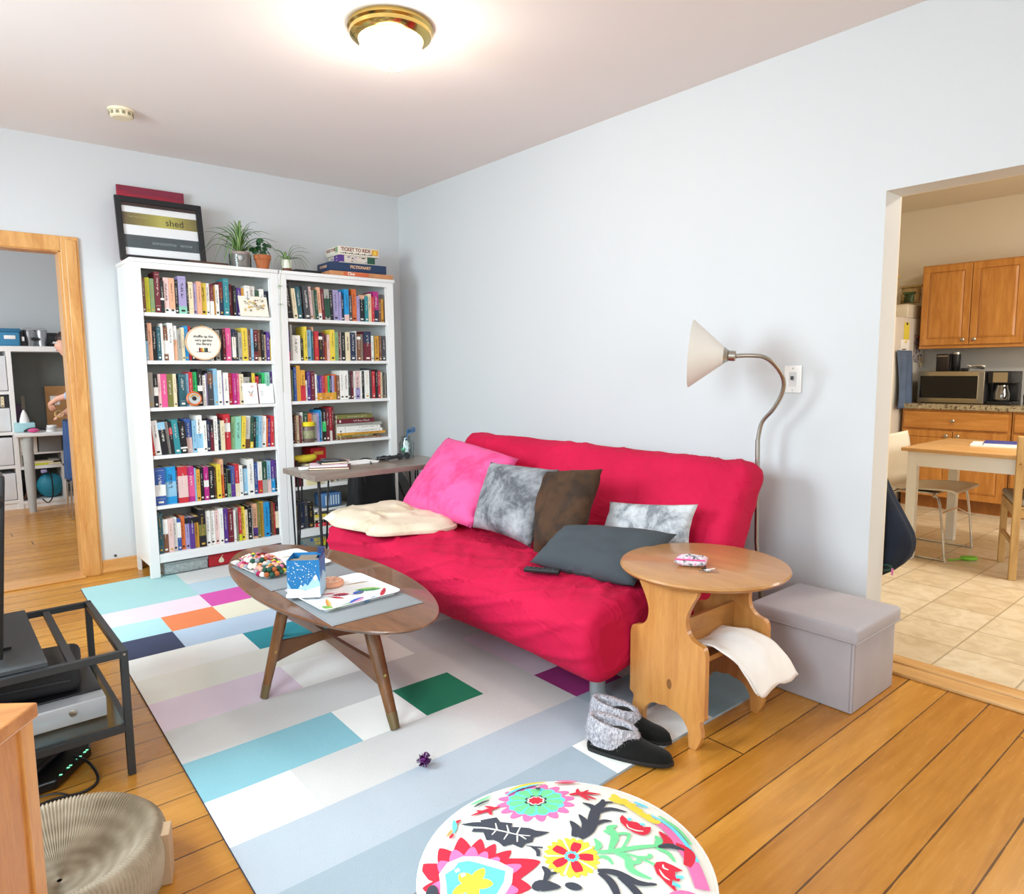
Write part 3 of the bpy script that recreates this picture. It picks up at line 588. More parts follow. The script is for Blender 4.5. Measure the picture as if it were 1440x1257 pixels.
# red canvas
O = Vector((-2.065, -.048, zt+.0)); lean = 1.5; Y = Vector((0, math.sin(R(lean)), math.cos(R(lean)))); X = Vector((1, 0, 0))
t = thing('canvas', 'red painted canvas standing behind the black picture frame', 'canvas painting', O)
nt = NT('red_abstract_paint'); v = nt.coords((1.2, 1, 9)); f = nt.noise(v, 3, 5, .65, .6); sp = nt.add('ShaderNodeSeparateXYZ'); nt.l.new(nt.coords(), sp.inputs[0])
g = nt.math('ADD', nt.math('MULTIPLY', sp.outputs['Z'], 1.6), nt.math('MULTIPLY', f, .5)); nt.l.new(nt.ramp(g, [(.7, 'c8102c'), (.86, 'b5122e'), (1.02, '7e1c38')]), nt.b.inputs['Base Color']); nt.b.inputs['Roughness'].default_value = .5
MB().prism([(0, 0), (.395, 0), (.395, .49), (0, .49)], O, X, Y, -.0, .022).build('painted_face', nt.m, t, bevel=.002)
# framed print
O = Vector((-2.105, -.215, zt+.002)); Y = Vector((0, math.sin(R(9)), math.cos(R(9)))); X = Vector((1, 0, 0)); N = X.cross(Y); W_, H_ = .505, .40
t = thing('picture_frame', 'black framed print with two banner strips leaning on the left bookcase', 'framed picture', O)
FR = mat('frame_black', '1a1c20', .35, var=.1, bump=0); FRI = mat('frame_brown', '3a2a26', .4)
m = MB()
for q in ([(0, 0), (W_, 0), (W_-.035, .035), (.035, .035)], [(W_, 0), (W_, H_), (W_-.035, H_-.035), (W_-.035, .035)], [(W_, H_), (0, H_), (.035, H_-.035), (W_-.035, H_-.035)], [(0, H_), (0, 0), (.035, .035), (.035, H_-.035)]):
    m.prism(q, O, X, Y, 0, .022)
m.build('frame', FR, t, bevel=.003)
MB().prism([(.03, .03), (W_-.03, .03), (W_-.03, H_-.03), (.03, H_-.03)], O, X, Y, .002, .006).build('mount', mat('mount_white', 'efeff0', .6, var=.01), t)
m = MB(); m.prism([(.035, H_-.055), (W_-.035, H_-.055), (W_-.035, H_-.035), (.035, H_-.035)], O, X, Y, .006, .012); m.build('inner_slip', FRI, t)
nt = NT('olive_banner'); sp = nt.add('ShaderNodeSeparateXYZ'); nt.l.new(nt.coords(), sp.inputs[0]); d = nt.math('ABSOLUTE', nt.math('SUBTRACT', sp.outputs['X'], .28))
nt.l.new(nt.ramp(nt.math('ADD', d, nt.math('MULTIPLY', nt.noise(nt.coords(), 20, 3), .06)), [(.05, 'b9b05a'), (.16, '8f8448'), (.26, '6a5c40')]), nt.b.inputs['Base Color']); nt.b.inputs['Roughness'].default_value = .5
MB().prism([(.035, .228), (W_-.035, .228), (W_-.035, .305), (.035, .305)], O, X, Y, .006, .0075).build('upper_banner', nt.m, t)
MB().prism([(.035, .085), (W_-.035, .085), (W_-.035, .165), (.035, .165)], O, X, Y, .006, .0075).build('lower_banner', mat('slate_banner', '4a5358', .5), t)
text('printed_words', 'shed', .062, mat('print_dark', '2e2a1c', .5), O+N*.008+X*.335+Y*.262, X, Y, t, sx=.95)
text('printed_words', 'I am not alone', .018, mat('print_buff', 'b8a880', .5), O+N*.008+X*.12+Y*.28, X, Y, t)
text('printed_words', 'awesome  wow', .036, mat('print_grey_light', '8c959a', .5), O+N*.008+X*.31+Y*.125, X, Y, t, sx=1.05)
MB().prism([(.03, .03), (W_-.03, .03), (W_-.03, H_-.03), (.03, H_-.03)], O, X, Y, .0135, .0145).build('glass_pane', GLASSF, t)
# thin dark tray/folder
t = simplebox('wooden_tray', -1.74, -1.50, -.36, -.20, zt, zt+.014, wood('dark_board', '3e2418', '5a3624', 'x', .4), 'thin dark wooden board lying beside the picture frame', 'board', .003)
MB().box(-1.735, -1.505, -.355, -.205, zt+.014, zt+.018).build('raised_edge', wood('dark_board', '3e2418', '5a3624', 'x', .4), t)
# black flat box
t = simplebox('flat_case', -1.03, -.83, -.30, -.10, zt, zt+.032, BLACK, 'flat black case lying between the small plant and the games', 'case', .008)
MB().box(-1.0, -.86, -.2, -.199, zt+.032, zt+.034).build('seam', DARKM, t)
# board games
def game(name, O, X, Yd, w, d, h, m_, label, cat='board game', bandm=None):
    X = Vector(X).normalized(); D = Vector((-X.y, X.x, 0)); O = Vector(O); Mt = Matrix((X, D, Vector((0, 0, 1)))).transposed().to_4x4(); Mt.translation = O
    t = thing(name, label, cat, O, 'board games stacked on the right bookcase')
    MB().rbox(0, w, 0, d, 0, h*.3, .002, M=Mt).build('box_base', m_, t); MB().rbox(-.002, w+.002, -.002, d+.002, h*.12, h, .002, M=Mt).build('box_lid', m_, t)
    return t, X, D, O
rt_ = R(-2)
GX = (math.cos(rt_), math.sin(rt_), 0)
t, X, D, O = game('board_game', (-.80, -.375, zt), GX, 0, .50, .27, .034, mat('clue_orange', 'c98a5c', .5, var=.2), 'low orange and brown mystery game box, lowest of the games')
text('printed_title', 'Clue', .030, INKL, O+X*.16-D*.0026+Vector((0, 0, .019)), X, (0, 0, 1), t, bold=.0006)
MB().box(0, 1, 0, 1, 0, 1, M=Matrix.Translation(O-D*.0024+Vector((0, 0, .005))) @ Matrix((X*.2, -D*.0005, Vector((0, 0, .026)))).transposed().to_4x4() @ Matrix.Translation((.5, 0, 0))).build('printed_panel', mat('clue_red', 'd0643c', .5), t)
t, X, D, O = game('board_game', (-.785, -.35, zt+.0345), GX, 0, .445, .23, .066, mat('pict_navy', '1e3558', .45), 'deep navy drawing-game box under the two smaller games')
text('printed_title', 'PICTIONARY', .030, mat('title_gold', 'dcb08a', .5), O+X*.235-D*.0026+Vector((0, 0, .038)), X, (0, 0, 1), t, sx=.95, bold=.0010)
text('printed_title', 'PICTIONARY', .024, mat('title_gold', 'dcb08a', .5), O-X*.0026+D*.12+Vector((0, 0, .038)), -D, (0, 0, 1), t, sx=.9, bold=.0006)
t, X, D, O = game('board_game', (-.70, -.335, zt+.1010), GX, 0, .275, .20, .055, mat('cards_cream', 'd8cfc0', .5), 'cream and purple card game box between the navy and train games')
m = MB(); Mt = Matrix((X, D, Vector((0, 0, 1)))).transposed().to_4x4(); Mt.translation = O; rr = random.Random(8)
m.box(-.0028, .03, -.0032, .1, .008, .056, 0, Mt); m.box(.215, .277, -.0032, .1, .008, .056, 1, Mt)
for q in range(26): a = rr.uniform(.035, .2); b = rr.uniform(.012, .045); m.box(a, a+rr.uniform(.006, .02), -.0036, 0, b, b+rr.uniform(.003, .009), rr.choice([2, 3, 4, 5]), Mt)
for q in range(10): a = rr.uniform(.03, .18); b = rr.uniform(.012, .04); m.box(-.0032, 0, a, a+.016, b, b+.008, rr.choice([2, 4, 5]), Mt)
m.build('printed_art', [BM['v'], BM['G'], BM['V'], BM['R'], BM['h'], BM['q']], t)
t, X, D, O = game('board_game', (-.715, -.345, zt+.1566), GX, 0, .32, .22, .062, mat('ttr_cream', 'e6dccb', .5), 'cream train game box with red title, topmost of the games')
text('printed_title', 'TICKET TO RIDE', .036, mat('title_brown', '7c3a2c', .5), O+X*.135-D*.0026+Vector((0, 0, .04)), X, (0, 0, 1), t, sx=.88, bold=.0008)
text('printed_title', 'TICKET TO RIDE', .030, mat('title_brown', '7c3a2c', .5), O-X*.0026+D*.12+Vector((0, 0, .04)), -D, (0, 0, 1), t, sx=.78, bold=.0005)
m = MB(); Mt.translation = O
for q in range(15): m.box(.012+q*.017, .024+q*.017, -.003, 0, .010, .014+.003*(q % 3), 0, Mt)
m.box(.262, .315, -.0032, 0, .014, .054, 1, Mt); m.box(.278, .298, -.0036, 0, .022, .046, 2, Mt); m.box(-.0032, 0, .01, .05, .018, .056, 3, Mt)
m.build('printed_train', [BM['h'], BM['d'], BM['y'], BM['g']], t)

# plants
LEAFG = mat('spider_leaf', '4e7a34', .45, var=.35, nscale=3, bump=0); LEAFL = mat('spider_leaf_pale', 'a8c07a', .5, bump=0); SOIL = mat('soil', '2a1e16', .95, var=.4, bump=.6)
def leaf(m, P, w, mi=0, drop=0):
    # folded strap leaf along a curve: outer green, pale midrib
    P = spline(P, 5); n = len(P)-1; rows = []
    for i, p in enumerate(P):
        t = (P[min(i+1, n)]-P[max(i-1, 0)]).normalized(); s = t.cross(Vector((0, 0, 1)))
        if s.length < .01: s = Vector((1, 0, 0))
        s.normalize(); u = s.cross(t); f = i/n; ww = w*(min(1, .45+f*2.2) if f < .3 else (1-((f-.3)/.7)**2.2))+.0004
        rows.append([m.V(p+s*ww*k+u*abs(k)*ww*.5) for k in (-.5, -.15, .15, .5)])
    for a, b in zip(rows, rows[1:]):
        for k in range(3): m.F((a[k], a[k+1], b[k+1], b[k]), 1 if k == 1 and mi == 0 else mi)
def spider(name, c, zs, nleaf, L, label, pot, seed, tips=None, w=.012):
    t = thing(name, label, 'potted plant', (c[0], c[1], zt)); pot(t, c); rr = random.Random(seed)
    dirs = tips or [(rr.uniform(0, 2*PI), rr.uniform(.3, 1), rr.uniform(-.1, .5)) for _ in range(nleaf)]
    for (a, rad, hh) in dirs:
        rad = rad*L; m = MB(); d = Vector((math.cos(a), math.sin(a)*.62, 0)); b = Vector((c[0], c[1], zs))+d*.008
        pk = (L*(.22+.70*hh) if hh > 0 else L*.16)*(.55+.45*min(1, rad/L/.6)); a += rr.uniform(-.12, .12); rad = max(rad, L*.28)
        P = [b, b+d*rad*.25+Vector((0, 0, pk*.75)), b+d*rad*.62+Vector((0, 0, pk)), b+d*rad+Vector((0, 0, pk*.55+hh*L*.4-(0 if hh > .3 else L*.35)))]
        P = [Vector((p.x, max(min(p.y, -.03), -.46), max(p.z, zt+.01) if p.y > -.41 else p.z)) for p in P]
        leaf(m, P, w*rr.uniform(.75, 1.1)); m.build('leaf', [LEAFG, LEAFL], t)
    return t
def pot_glass(t, c):
    z = zt
    MB().lathe([(0, z+.02), (.05, z+.02), (.054, z+.04), (.06, z+.105), (.064, z+.115), (.060, z+.112), (.05, z+.04), (0, z+.03)], (*c, 0), 32).build('inner_pot', mat('dusty_pot', 'b59c96', .7, var=.15), t)
    MB().lathe([(0, z+.001), (.062, z+.001), (.07, z+.012), (.072, z+.1), (.0705, z+.1), (.068, z+.012), (0, z+.008)], (*c, 0), 32).build('glass_vase', GLASS, t)
    MB().lathe([(0, z+.105), (.058, z+.105)], (*c, 0), 24).build('soil', SOIL, t)
    M_ = Matrix.Rotation(R(90), 4, 'X'); MB().lathe([(0, .0), (.014, 0), (.016, .003), (.013, .005), (0, .004)], (c[0]-.02, c[1]-.062, z+.07), 18, M=M_).build('round_tag', mat('tag_white', 'ddd0cc', .5), t)
def seeds(n, sd):
    rr = random.Random(sd); return [(2*PI*i/n+rr.uniform(-.25, .25), rr.uniform(.65, 1.05), rr.uniform(-.15, .5) if i % 3 else rr.uniform(.4, 1.0)) for i in range(n)]
tl = [(PI*1.02, .78, .5), (PI*.96, 1.0, .36), (PI*1.05, .98, .1), (PI*.9, 1.0, -.1), (PI*1.1, .72, -.2), (PI*1.15, .5, -.1), (PI*.8, .5, .5), (PI*.55, .3, 1.1), (PI*.4, .5, 1.0), (0.1, .5, .95), (-.1, .8, .55), (.05, 1.0, .33), (-.15, 1.05, .2), (.2, .9, .0), (-.3, .75, -.15), (PI*1.4, .5, .3), (PI*1.6, .5, .1), (PI*1.3, .6, .0), (PI*1.5, .35, .8), (PI*.7, .4, .8), (PI*1.8, .4, .7), (PI*1.2, .35, .9), (0, .12, 1.1), (PI, .15, 1.0), (PI*1.7, .7, -.2), (PI*1.05, .9, .25), (.3, .6, .5), (PI*.3, .6, .4), (PI*.65, .6, .3)]
spider('spider_plant', (-1.385, -.24), zt+.108, 0, .262, 'large spider plant with arching leaves in a glass vase', pot_glass, 1, tl+[(a_+.35, r_*.8, h_*.8+.12) for a_, r_, h_ in tl[::2]], .0155)
def pot_white(t, c):
    z = zt
    MB().lathe([(0, z+.032), (.03, z+.032), (.034, z+.05), (.035, z+.09), (.032, z+.09), (.03, z+.05), (0, z+.045)], (*c, 0), 28).build('white_pot', mat('glazed_white', 'e6e4d2', .35), t)
    MB().lathe([(0, z+.001), (.034, z+.001), (.036, z+.01), (.034, z+.032), (0, z+.033)], (*c, 0), 28).build('pot_foot', mat('pot_brown', '6a3a28', .5), t)
    MB().lathe([(0, z), (.05, z+.0005), (.054, z+.006), (.05, z+.006), (0, z+.003)], (*c, 0), 28).build('saucer', mat('saucer_clay', 'b98a5e', .7), t)
    MB().lathe([(0, z+.085), (.031, z+.085)], (*c, 0), 20).build('soil', SOIL, t)
t2 = [(PI*1.0, .7, .35), (PI*.95, .9, .45), (PI*1.1, .75, -.35), (PI*1.2, .5, -.4), (0, 1.1, .75), (.1, 1.35, .5), (-.1, 1.25, .15), (-.2, 1.1, -.1), (-.3, .95, -.45), (PI*1.5, .6, -.45), (PI*1.7, .6, -.3), (PI*.5, .4, .5), (PI*1.35, .5, .3), (PI*.8, .6, .4), (-.35, .7, -.2), (.2, .8, .9)]
spider('spider_plant', (-1.075, -.27), zt+.085, 0, .135, 'small spider plant in a white pot above the join of the bookcases', pot_white, 2, t2, .012)
# terracotta pot with round leaves
c = (-1.245, -.27); t = thing('peperomia_plant', 'round-leaved plant in a terracotta pot between the spider plants', 'potted plant', (*c, zt))
TERRA = mat('terracotta', 'b8683c', .8, var=.1)
MB().lathe([(0, zt+.006), (.036, zt+.006), (.05, zt+.075), (.056, zt+.076), (.058, zt+.105), (.052, zt+.105), (.048, zt+.08), (0, zt+.08)], (*c, 0), 32).build('clay_pot', TERRA, t)
MB().lathe([(0, zt+.0), (.045, zt+.0005), (.05, zt+.008), (.044, zt+.008), (0, zt+.005)], (*c, 0), 28).build('saucer', mat('saucer_grey', '8a7e70', .7), t)
MB().lathe([(0, zt+.095), (.051, zt+.095)], (*c, 0), 20).build('soil', SOIL, t)
RL = mat('peperomia_leaf', '24502a', .3, var=.25, bump=0); rr = random.Random(4)
for k in range(17):
    a = rr.uniform(0, 2*PI); rad = rr.uniform(.02, .075); hz = zt+.11+rr.uniform(0, .09)*(1.2-rad*8)+(.01 if rad < .05 else 0)
    if k < 3: hz = zt+.17+.015*k; rad = .02+.012*k; a = k*2.1
    tip = Vector((c[0]+rad*math.cos(a), c[1]+rad*.7*math.sin(a), hz)); m = MB(); m.tube(spline([(c[0], c[1], zt+.09), (c[0]+rad*.3*math.cos(a), c[1], zt+.12), tip], 4), .0016, 6, mi=0)
    r_ = rr.uniform(.014, .024); M_ = Euler((R(rr.uniform(30, 80)), 0, a+rr.uniform(.5, 1.8))).to_matrix().to_4x4()
    m.lathe([(0, 0), (r_*.5, .001), (r_*.9, -.001), (r_, -.004), (r_*.9, -.003), (0, -.002)], tip, 14, M=M_, sy=.85); m.build('leaf', RL, t)
# runner with plantlets hanging down the join
t = thing('plant_runner', 'thin trailing plant runner hanging down where the bookcases meet', 'trailing plant', (-1.19, -.415, 1.5))
m = MB(); P = spline([(-1.10, -.27, zt+.09), (-1.15, -.40, zt+.05), (-1.185, -.422, 1.93), (-1.188, -.415, 1.85), (-1.192, -.413, 1.7), (-1.194, -.412, 1.45), (-1.196, -.412, 1.15)], 6); m.tube(P, .0012, 6); m.build('stem', mat('runner_green', '9aa86a', .6), t)
for zz in (1.86, 1.74):
    m = MB()
    for k in range(7): a = k*2*PI/7; leaf(m, [(-1.19, -.415, zz), (-1.19+.012*math.cos(a), -.42, zz+.006), (-1.19+.026*math.cos(a), -.424, zz+.02*math.sin(a))], .004)
    m.build('plantlet', [LEAFG, LEAFL], t)

# boxes on the floor under the bookcases
t = simplebox('storage_basket', -2.005, -1.74, -.375, -.06, .012, .085, mat('silver_grey_weave', '9ba3a2', .7, var=.25, nscale=50, bump=.5, bscale=120), 'flat silvery grey box on the rug under the left bookcase', 'box', .01)
MB().rbox(-2.008, -1.737, -.378, -.057, .072, .092, .004).build('lid', mat('silver_grey_lid', '8b9392', .6), t)
t = simplebox('apple_crate', -1.735, -1.28, -.37, -.06, .012, .094, mat('crimson_card', 'a8101e', .45), 'shallow crimson box with an apple print under the left bookcase', 'box', .004)
m = MB(); O = Vector((-1.655, -.3712, .05)); X = Vector((1, 0, 0)); Y = Vector((0, 0, 1))
m.flat([(.017*math.cos(a)*(1-.15*math.sin(a)), .018*math.sin(a)-.004*abs(math.cos(a))) for a in [2*PI*k/22 for k in range(22)]], O, X, Y, 0); m.flat([(0, .014), (.012, .03), (.008, .032), (-.003, .016)], O-Vector((0, .0002, 0)), X, Y, 0)
m.build('apple_print', mat('apple_cream', 'ddd6b8', .5), t)
t = simplebox('kids_game_box', -1.12, -.70, -.372, -.10, .012, .105, mat('game_grey', '7d8680', .5, var=.2), 'colourful flat game box with yellow letters under the right bookcase', 'board game', .003)
m = MB(); rr = random.Random(2)
for q in range(20):
    a = rr.uniform(-1.1, -.72); b = rr.uniform(.025, .085); s_ = rr.uniform(.008, .022); m.flat([(a+s_*math.cos(u)*rr.uniform(.7, 1), b+min(s_, .015)*math.sin(u)) for u in [2*PI*k/9 for k in range(9)]], (0, -.3722-.00004*q, 0), (1, 0, 0), (0, 0, 1), q % 5)
m.build('printed_art', [BM['o'], BM['Y'], BM['t'], BM['b'], BM['r']], t)
text('printed_title', 'ROBOT', .032, mat('title_yellow', 'e0c030', .5), (-.945, -.3735, .074), (1, 0, 0), (0, 0, 1), t, bold=.001)
text('printed_title', 'TURTLES', .026, mat('title_yellow', 'e0c030', .5), (-.945, -.3735, .045), (1, 0, 0), (0, 0, 1), t, bold=.001)
# ---------------------------------------------------------------- desk
t = thing('desk', 'small grey-brown wooden desk with black hairpin legs at the bookcase', 'desk', (-.92, -1.16, 0))
DESK = wood('grey_oak', '6e5f54', '8f8175', 'x', .38, coat=.2)
DZ = .70
MB().rbox(-1.43, -.45, -1.385, -.92, DZ-.032, DZ, .003).build('desktop', DESK, t)
for sx, xx in ((1, -1.37), (-1, -.51)):
    for sy, yy in ((1, -1.335), (-1, -.97)):
        m = MB(); m.box(xx-.03, xx+.03, yy-.03, yy+.03, DZ-.036, DZ-.032)
        a = Vector((xx+.045*sx, yy, DZ-.034)); b = Vector((xx, yy+.045*sy, DZ-.034)); f = Vector((xx-.01*sx, yy-.01*sy, .008+.004))
        m.tube([a, f+Vector((.006*sx, 0, .02)), f], .0055, 8); m.tube([b, f+Vector((0, .006*sy, .02)), f], .0055, 8); m.tube([Vector((xx-.02*sx, yy-.02*sy, DZ-.034)), f], .0055, 8)
        m.build('hairpin_leg', BLACK, t)
# on the desk
g = 'papers and books on the desk'
def rotM(c, a): return Matrix.Translation(c) @ Rz(R(a))
t = thing('notebook', 'maroon notebook at the bottom of the pile on the desk', 'notebook', (-1.21, -1.12, DZ)); M_ = rotM((-1.21, -1.12, DZ), -30)
MB().rbox(-.12, .12, -.085, .085, .0005, .014, .002, M=M_).build('cover', BM['R'], t); MB().box(-.117, .117, -.0853, -.082, .003, .011, M=M_).build('pages', PAGE, t)
t = thing('notebook', 'pink and white writing pad on the maroon notebook', 'notepad', (-1.21, -1.11, DZ+.015)); M_ = rotM((-1.215, -1.11, DZ+.0145), -24)
MB().box(-.11, .11, -.07, .07, 0, .01, M=M_).build('paper_block', mat('pad_white', 'eeeaec', .8), t); MB().box(-.112, .112, -.072, .072, .010, .0115, M=M_).build('top_sheet', mat('pad_pink', 'e6c8d0', .8), t)
t = thing('notebook', 'small black notebook under the phone on the desk', 'notebook', (-1.18, -1.09, DZ+.027)); M_ = rotM((-1.18, -1.09, DZ+.0262), -12)
MB().rbox(-.085, .085, -.06, .06, 0, .014, .003, M=M_).build('cover', BM['k'], t); MB().box(-.08, .08, -.0605, -.05, .003, .011, M=M_).build('pages', PAGE, t)
t = thing('phone_case', 'small dark wallet on top of the pile on the desk', 'wallet', (-1.19, -1.09, DZ+.041)); M_ = rotM((-1.19, -1.09, DZ+.0405), -25)
MB().rbox(-.06, .06, -.035, .035, 0, .013, .004, M=M_).build('body', mat('dark_slate', '2a2f38', .3), t); MB().box(-.05, .05, -.0355, -.034, .004, .006, M=M_).build('zip', NICKEL, t)
t = thing('charger', 'little white charger near the left corner of the desk', 'charger', (-1.345, -1.08, DZ)); M_ = rotM((-1.345, -1.08, DZ), -10)
MB().rbox(-.045, .045, -.025, .025, .0005, .016, .004, M=M_).build('case', PLASTIC, t); MB().cyl(M_ @ Vector((.05, 0, .008)), M_ @ Vector((.045, 0, .008)), .004, seg=8).build('port', DARKM, t)
t = thing('paper_sheets', 'loose white sheets with a pen on the middle of the desk', 'papers', (-.99, -1.0, DZ)); M_ = rotM((-1.0, -1.02, DZ), 8)
for i in range(4): MB().box(-.15+.01*i, .14+.008*i, -.075+.004*i, .06+.004*i, .0006+.0012*i, .0016+.0012*i, M=M_ @ Rz(R(3*i-4))).build('sheet', mat('white_paper', 'f6f5f2', .7, var=.01), t)
t = thing('pen', 'black pen lying at the edge of the loose sheets', 'pen', (-.93, -1.16, DZ)); a, b = Vector((-.95, -1.165, DZ+.005)), Vector((-.90, -1.06, DZ+.005))
MB().tube([a, a.lerp(b, .08), b], [.0012, .0042, .0042], 8).build('barrel', BLACK, t); MB().box(-.002, .002, 0, .035, .004, .006, M=Matrix.Translation(b-(b-a).normalized()*.04) @ Rz(math.atan2(-(b-a).x, (b-a).y))).build('clip', NICKEL, t)
t = thing('headphones', 'tangle of black cables and earphones beside the glass jar', 'cables', (-.73, -1.02, DZ)); rr = random.Random(6)
for q in range(5):
    P = [Vector((-.73+.11*math.cos(a+q)*rr.uniform(.5, 1), -1.02+.07*math.sin(a+q)*rr.uniform(.5, 1), DZ+.006+.018*rr.random())) for a in [2*PI*k/7 for k in range(8)]]
    MB().tube(spline(P, 6), .0045, 8).build('cable', BLACK, t)
MB().rbox(-.80, -.74, -1.04, -.99, DZ+.0005, DZ+.02, .006).build('adapter', BLACK, t)
t = thing('sunglasses', 'dark folded sunglasses on the cables by the jar', 'sunglasses', (-.66, -1.05, DZ))
for s_ in (-1, 1): MB().lathe([(0, 0), (.022, .001), (.024, .004), (0, .005)], (-.66+.028*s_, -1.07, DZ+.022), 18, M=Matrix.Rotation(R(70), 4, 'X')).build('lens', mat('tinted_lens', '101418', .1, bump=0), t)
MB().tube(spline([(-.71, -1.07, DZ+.03), (-.70, -1.0, DZ+.012), (-.64, -.985, DZ+.008)], 4), .0025, 6).build('arm', BLACK, t)
# glass jar
c = (-.60, -1.02); t = thing('glass_jar', 'tall glass jar of green and white bits with blue ribbon on top', 'jar', (*c, DZ))
MB().lathe([(0, DZ+.001), (.046, DZ+.001), (.05, DZ+.008), (.05, DZ+.10), (.034, DZ+.13), (.034, DZ+.15), (.0325, DZ+.15), (.0325, DZ+.13), (.048, DZ+.10), (.048, DZ+.01), (0, DZ+.006)], (*c, 0), 32).build('jar_body', GLASS, t)
m = MB(); rr = random.Random(9); gm = [mat('bead_green', '62c48c', .4), mat('bead_white', 'eef0ee', .4), mat('bead_mint', 'a6e0c4', .4), mat('bead_blue', '2c5e8a', .4)]
for q in range(14): a = rr.uniform(0, 6.28); r_ = rr.uniform(0, .03); zz = DZ+.022+.0065*q; o = MB().ball((c[0]+r_*math.cos(a), c[1]+r_*math.sin(a), zz), rr.uniform(.012, .016), 10, 6).build('pompom', gm[(q % 3 if q < 7 else 1)], t)
t2 = thing('ribbon_bow', 'blue crumpled ribbon sticking out of the glass jar', 'ribbon', (c[0], c[1], DZ+.152)); 
for q in range(9):
    a = q*.75; MB().tube(spline([(c[0], c[1], DZ+.12), (c[0]+.01, c[1], DZ+.165), (c[0]+.03+.028*math.cos(a), c[1]-.01+.028*math.sin(a), DZ+.19+.014*math.sin(q*1.7)), (c[0]+.045+.02*math.cos(a+1), c[1], DZ+.195+.012*math.cos(q))], 4), .0045, 6, flat=.4).build('ribbon_loop', gm[3], t2)
# black tote bag under the desk
t = thing('tote_bag', 'large black bag standing under the desk', 'bag', (-.66, -.60, 0)); BLK = mat('black_nylon', '0c0c0e', .7, var=.2, bump=.5, bscale=30)
def bagf(u, v):
    a = 2*PI*u; e = .55; X = .20*(1-.16*v); Yy = .10*(1-.3*v); cx = math.copysign(abs(math.cos(a))**e, math.cos(a)); sy = math.copysign(abs(math.sin(a))**e, math.sin(a))
    n_ = noise.noise(Vector((math.cos(a)*2, math.sin(a)*2, v*3)))*.02
    return Vector((-.64+(X+n_)*cx, -.60+(Yy+n_)*sy, .005+.60*v))
m = MB(); m.grid(bagf, 40, 16, cu=True); m.flat([tuple(bagf(k/40, 1))[:2] for k in range(40)], (0, 0, .602), (1, 0, 0), (0, 1, 0)); m.build('bag_body', BLK, t)
for y_ in (-.68, -.53): MB().tube(spline([(-.74, y_, .50), (-.74, y_-.01, .62), (-.66, y_-.01, .655), (-.58, y_-.01, .62), (-.56, y_, .50)], 5), .009, 8, flat=.4).build('handle', BLK, t)
MB().rbox(-.70, -.60, -.725, -.70, .12, .30, .01).build('front_pocket', BLK, t)
# folded dark screen leaning in the corner
t = thing('folded_screen', 'dark grey folded sunshade leaning in the corner behind the desk', 'folded shade', (-.17, -.20, 0)); GR = mat('dark_grey_cloth', '565a5c', .85, var=.1, bump=.3)
m = MB(); m.prism([(-.12, 0), (.17, 0), (.155, .3), (-.115, .80)], (-.17, -.14, .02), (1, 0, 0), (0, .12, .99), 0, .02); m.build('canvas', GR, t, bevel=.004)
MB().tube([(-.275, -.17, .02), (-.27, -.04, .82)], .008, 8).build('rod', BLACK, t); MB().tube([(-.02, -.18, .02), (-.27, -.045, .80)], .006, 8).build('rod', BLACK, t)

# ---------------------------------------------------------------- sofa bed
CR = NT('crimson_cover'); v = CR.coords(); f = CR.noise(v, 3, 4, .6); CR.l.new(CR.ramp(f, [(.3, 'b80a3a'), (.7, 'cc1244')]), CR.b.inputs['Base Color']); CR.b.inputs['Roughness'].default_value = .8; CR.b.inputs['Specular IOR Level'].default_value = .25
n1 = CR.noise(v, 420, 2)
vm = CR.coords((2.2, 1.0, 2.2), rot=(0, 0, R(35))); q1 = CR.noise(vm, 2.6, 3, .55, 1.2); rg = CR.math('POWER', CR.math('SUBTRACT', 1, CR.math('MINIMUM', 1, CR.math('MULTIPLY', CR.math('ABSOLUTE', CR.math('SUBTRACT', q1, .5)), 11))), 2)
CR.bump(CR.math('ADD', CR.math('MULTIPLY', n1, .08), rg), .24, .010); CR = CR.m
t = thing('sofa_bed', 'crimson-covered sofa bed on grey metal legs against the right wall', 'sofa', (-.8, -2.4, 0))
SEC = [(-.90, .225), (-1.12, .195), (-1.25, .168), (-1.33, .185), (-1.372, .255), (-1.385, .345), (-1.352, .42), (-1.22, .452), (-1.05, .455), (-.88, .45), (-.74, .44), (-.655, .43), (-.615, .455), (-.56, .55), (-.50, .66), (-.44, .765), (-.395, .845), (-.35, .875), (-.30, .878), (-.245, .85), (-.235, .80), (-.28, .70), (-.34, .58), (-.40, .45), (-.46, .32), (-.60, .25)]
S = spline([(x, 0, z) for x, z in SEC+[SEC[0]]], 7)[:-1]; nS = len(S)
Nn = []
for i in range(nS): d = (S[(i+1) % nS]-S[i-1]).normalized(); Nn.append(Vector((-d.z, 0, d.x)))
y0, y1 = -1.395, -3.468; nY = 230
